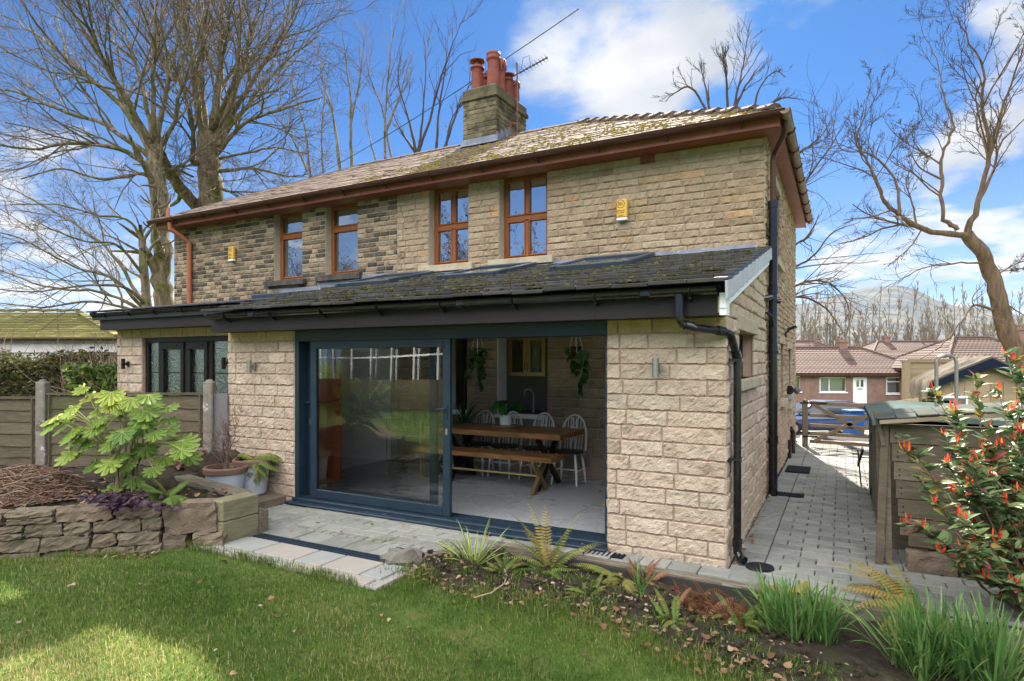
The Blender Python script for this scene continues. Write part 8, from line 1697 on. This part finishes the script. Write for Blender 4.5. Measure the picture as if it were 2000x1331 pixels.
# row of upright trees along the far field edge
protos = []
for k in range(4):
    L_ = [([np.array((0, 0, 0)), np.array((R5.normal(0, .15), 0, 3.5)), np.array((R5.normal(0, .3), 0, 7.5)), np.array((R5.normal(0, .4), 0, 11.5))], .17, .03, 2, 1.0, 10, 6.0)]
    for q in range(R5.integers(2, 5)): a = R5.uniform(0, 6.28); b0_ = R5.uniform(1.2, 4); L_.append(([np.array((0, 0, b0_)), np.array((math.cos(a)*.9, math.sin(a)*.9, b0_+2.2)), np.array((math.cos(a)*1.5, math.sin(a)*1.5, b0_+6))], .09, .02, 2, 1.0, 10, 4.5))
    T = Tree(200+k); T.nk = (0, 6, 18); T.ang = (.2, .6); T.lr = (.2, .42); T.wob = .12; T.up = .12; T.rmin = .03; T.start = .2; protos.append((L_, T))
PT = None; pr_obj = []
lab_far = ['upright bare tree in the far row, its twiggy crown against the pale hill']
far_px = [1575, 1604, 1632, 1664, 1690, 1720, 1755, 1786, 1813, 1845, 1880, 1910, 1940, 1975, 1566, 1592, 1616, 1650, 1676, 1704, 1738, 1772, 1800, 1826, 1862, 1896, 1922, 1958, 1990, 2030]
for k, px in enumerate(far_px):
    dd = 78+R5.uniform(-6, 6); loc = CV(pu(px, dd), dd, -2.2); sc = R5.uniform(.88, 1.1)
    if k < 4:
        L_, T = protos[k]; t = empty('field_tree', loc, lab_far[0], 'tree', 'row of bare trees in front of the hill')
        for lb in L_: lb = ([np.asarray(p)+loc for p in lb[0]],)+lb[1:]; T.limb(*lb)
        T.trunk.build('trunk', m_wsp, t); T.tw.build('crown', M('pale_twig', [(0.3, (0.15, 0.12, 0.10)), (0.7, (0.25, 0.2, 0.165))], 3, .9), t); pr_obj.append(t)
    else:
        t = copy_tree(pr_obj[int(R5.integers(0, 4))], loc, R5.uniform(0, 6.28), None, (sc, sc, sc))
# telephone wire
mb = MB(); A_ = D(1130, 18, 12); B_ = D(985, 112, 14.4); C_ = D(905, 162, 17); D2 = D(480, 395, 40); P = [A_, B_, C_, D2]; tt = np.linspace(0, 1, 24); P = [A_+(D2-A_)*t-np.array((0, 0, 1.0*t*(1-t)*4*.0)) for t in tt]
W0_, W1_ = D(1130, 18, 12.5), D(560, 372, 30); P = [W0_+(W1_-W0_)*t+np.array((0, 0, -.25*4*t*(1-t))) for t in tt]; mb.tube(P, .012, 5); tag(mb.build('telephone_wire', m_black), 'thin black overhead wire crossing the sky in front of the chimney pots', 'wire')
# ---------------------------------------------------------------- what stands behind the viewer (seen only as reflections in the glass)
cv_ = empty('conservatory', (-14.5, -7.5, 0), 'white framed conservatory reflected in the closed glass door panel', 'conservatory')
mb = MB(); mb.box((-14.5, -6.0, .5), (9, .2, 1.3)); mb.build('wall', m_fpan, cv_); mb = MB(); mb.box((-14.5, -9.2, 1.1), (9, .2, 2.6)); mb.build('wall', m_dark, cv_)
for k in range(10): mb = MB(); x = -18.9+k*.98; mb.bbox((x, -6.0, 1.65), (.09, .12, 1.7), .01); mb.build('post', m_white, cv_)
mb = MB(); mb.bbox((-14.5, -6.0, 2.45), (9.1, .14, .12), .01); mb.bbox((-14.5, -6.0, 1.98), (9.0, .1, .06), .01); mb.build('rail', m_white, cv_)
mb = MB(); mb.prism([(-9.8, -5.8, 2.52), (-19.2, -5.8, 2.52), (-19.2, -9.4, 3.6), (-9.8, -9.4, 3.6)], (0, 0, 0), (0, 0, .06)); mb.build('roof', m_gmoss, cv_)
for (x, y, s_, lab) in ((-33, -13, 21, 'bare tree with spreading limbs reflected in the left pair of leaded upper windows'), (-17.5, -12, 22, 'bare tree with spreading limbs reflected in the four-pane window nearest the alarm box'), (-23, -13, 23, 'bare tree with spreading limbs reflected in the four-pane window nearest the sooty wall')):
    L_ = [([np.array((x, y, -.2)), np.array((x+.2, y, 2.5)), np.array((x-.1, y+.2, 5.5))], .42, .28, 1, .5, 12, 3.0)]
    for q in range(9): a = q*.7+R5.uniform(0, .4); h = R5.uniform(2.2, 5.3); rr = R5.uniform(2, 4.5); L_.append(([np.array((x, y, h)), np.array((x+math.cos(a)*rr*.5, y+math.sin(a)*rr*.4, h+1.5)), np.array((x+math.cos(a)*rr, y+math.sin(a)*rr*.8, h+4.5))], .15, .03, 3, .8, 14))
    mk_tree('garden_tree', (x, y, -.2), lab, s_, L_, nk=(0, 4, 5, 7), lr=(.3, .65), rmin=.02, barkm=m_btw, twm=m_btw)
# ---------------------------------------------------------------- the air: far things fade into it
def haze():
    mb = MB(); x0, x1, y0, y1, z0, z1 = -3900, 3900, -900, 3900, -12, 330
    mb.box(((x0+x1)/2, (y0+y1)/2, (z0+z1)/2), (x1-x0, y1-y0, z1-z0)); m = bpy.data.materials.new('air'); m.use_nodes = True; N = m.node_tree.nodes; L = m.node_tree.links; N.clear()
    o = N.new('ShaderNodeOutputMaterial'); v = N.new('ShaderNodeVolumePrincipled'); v.inputs['Density'].default_value = HAZE; v.inputs['Color'].default_value = (.80, .90, 1, 1); L.new(v.outputs[0], o.inputs['Volume'])
    b = mb.build('haze', m, origin=(0, 0, 0), kind='stuff')
HAZE = 0.00005
haze()
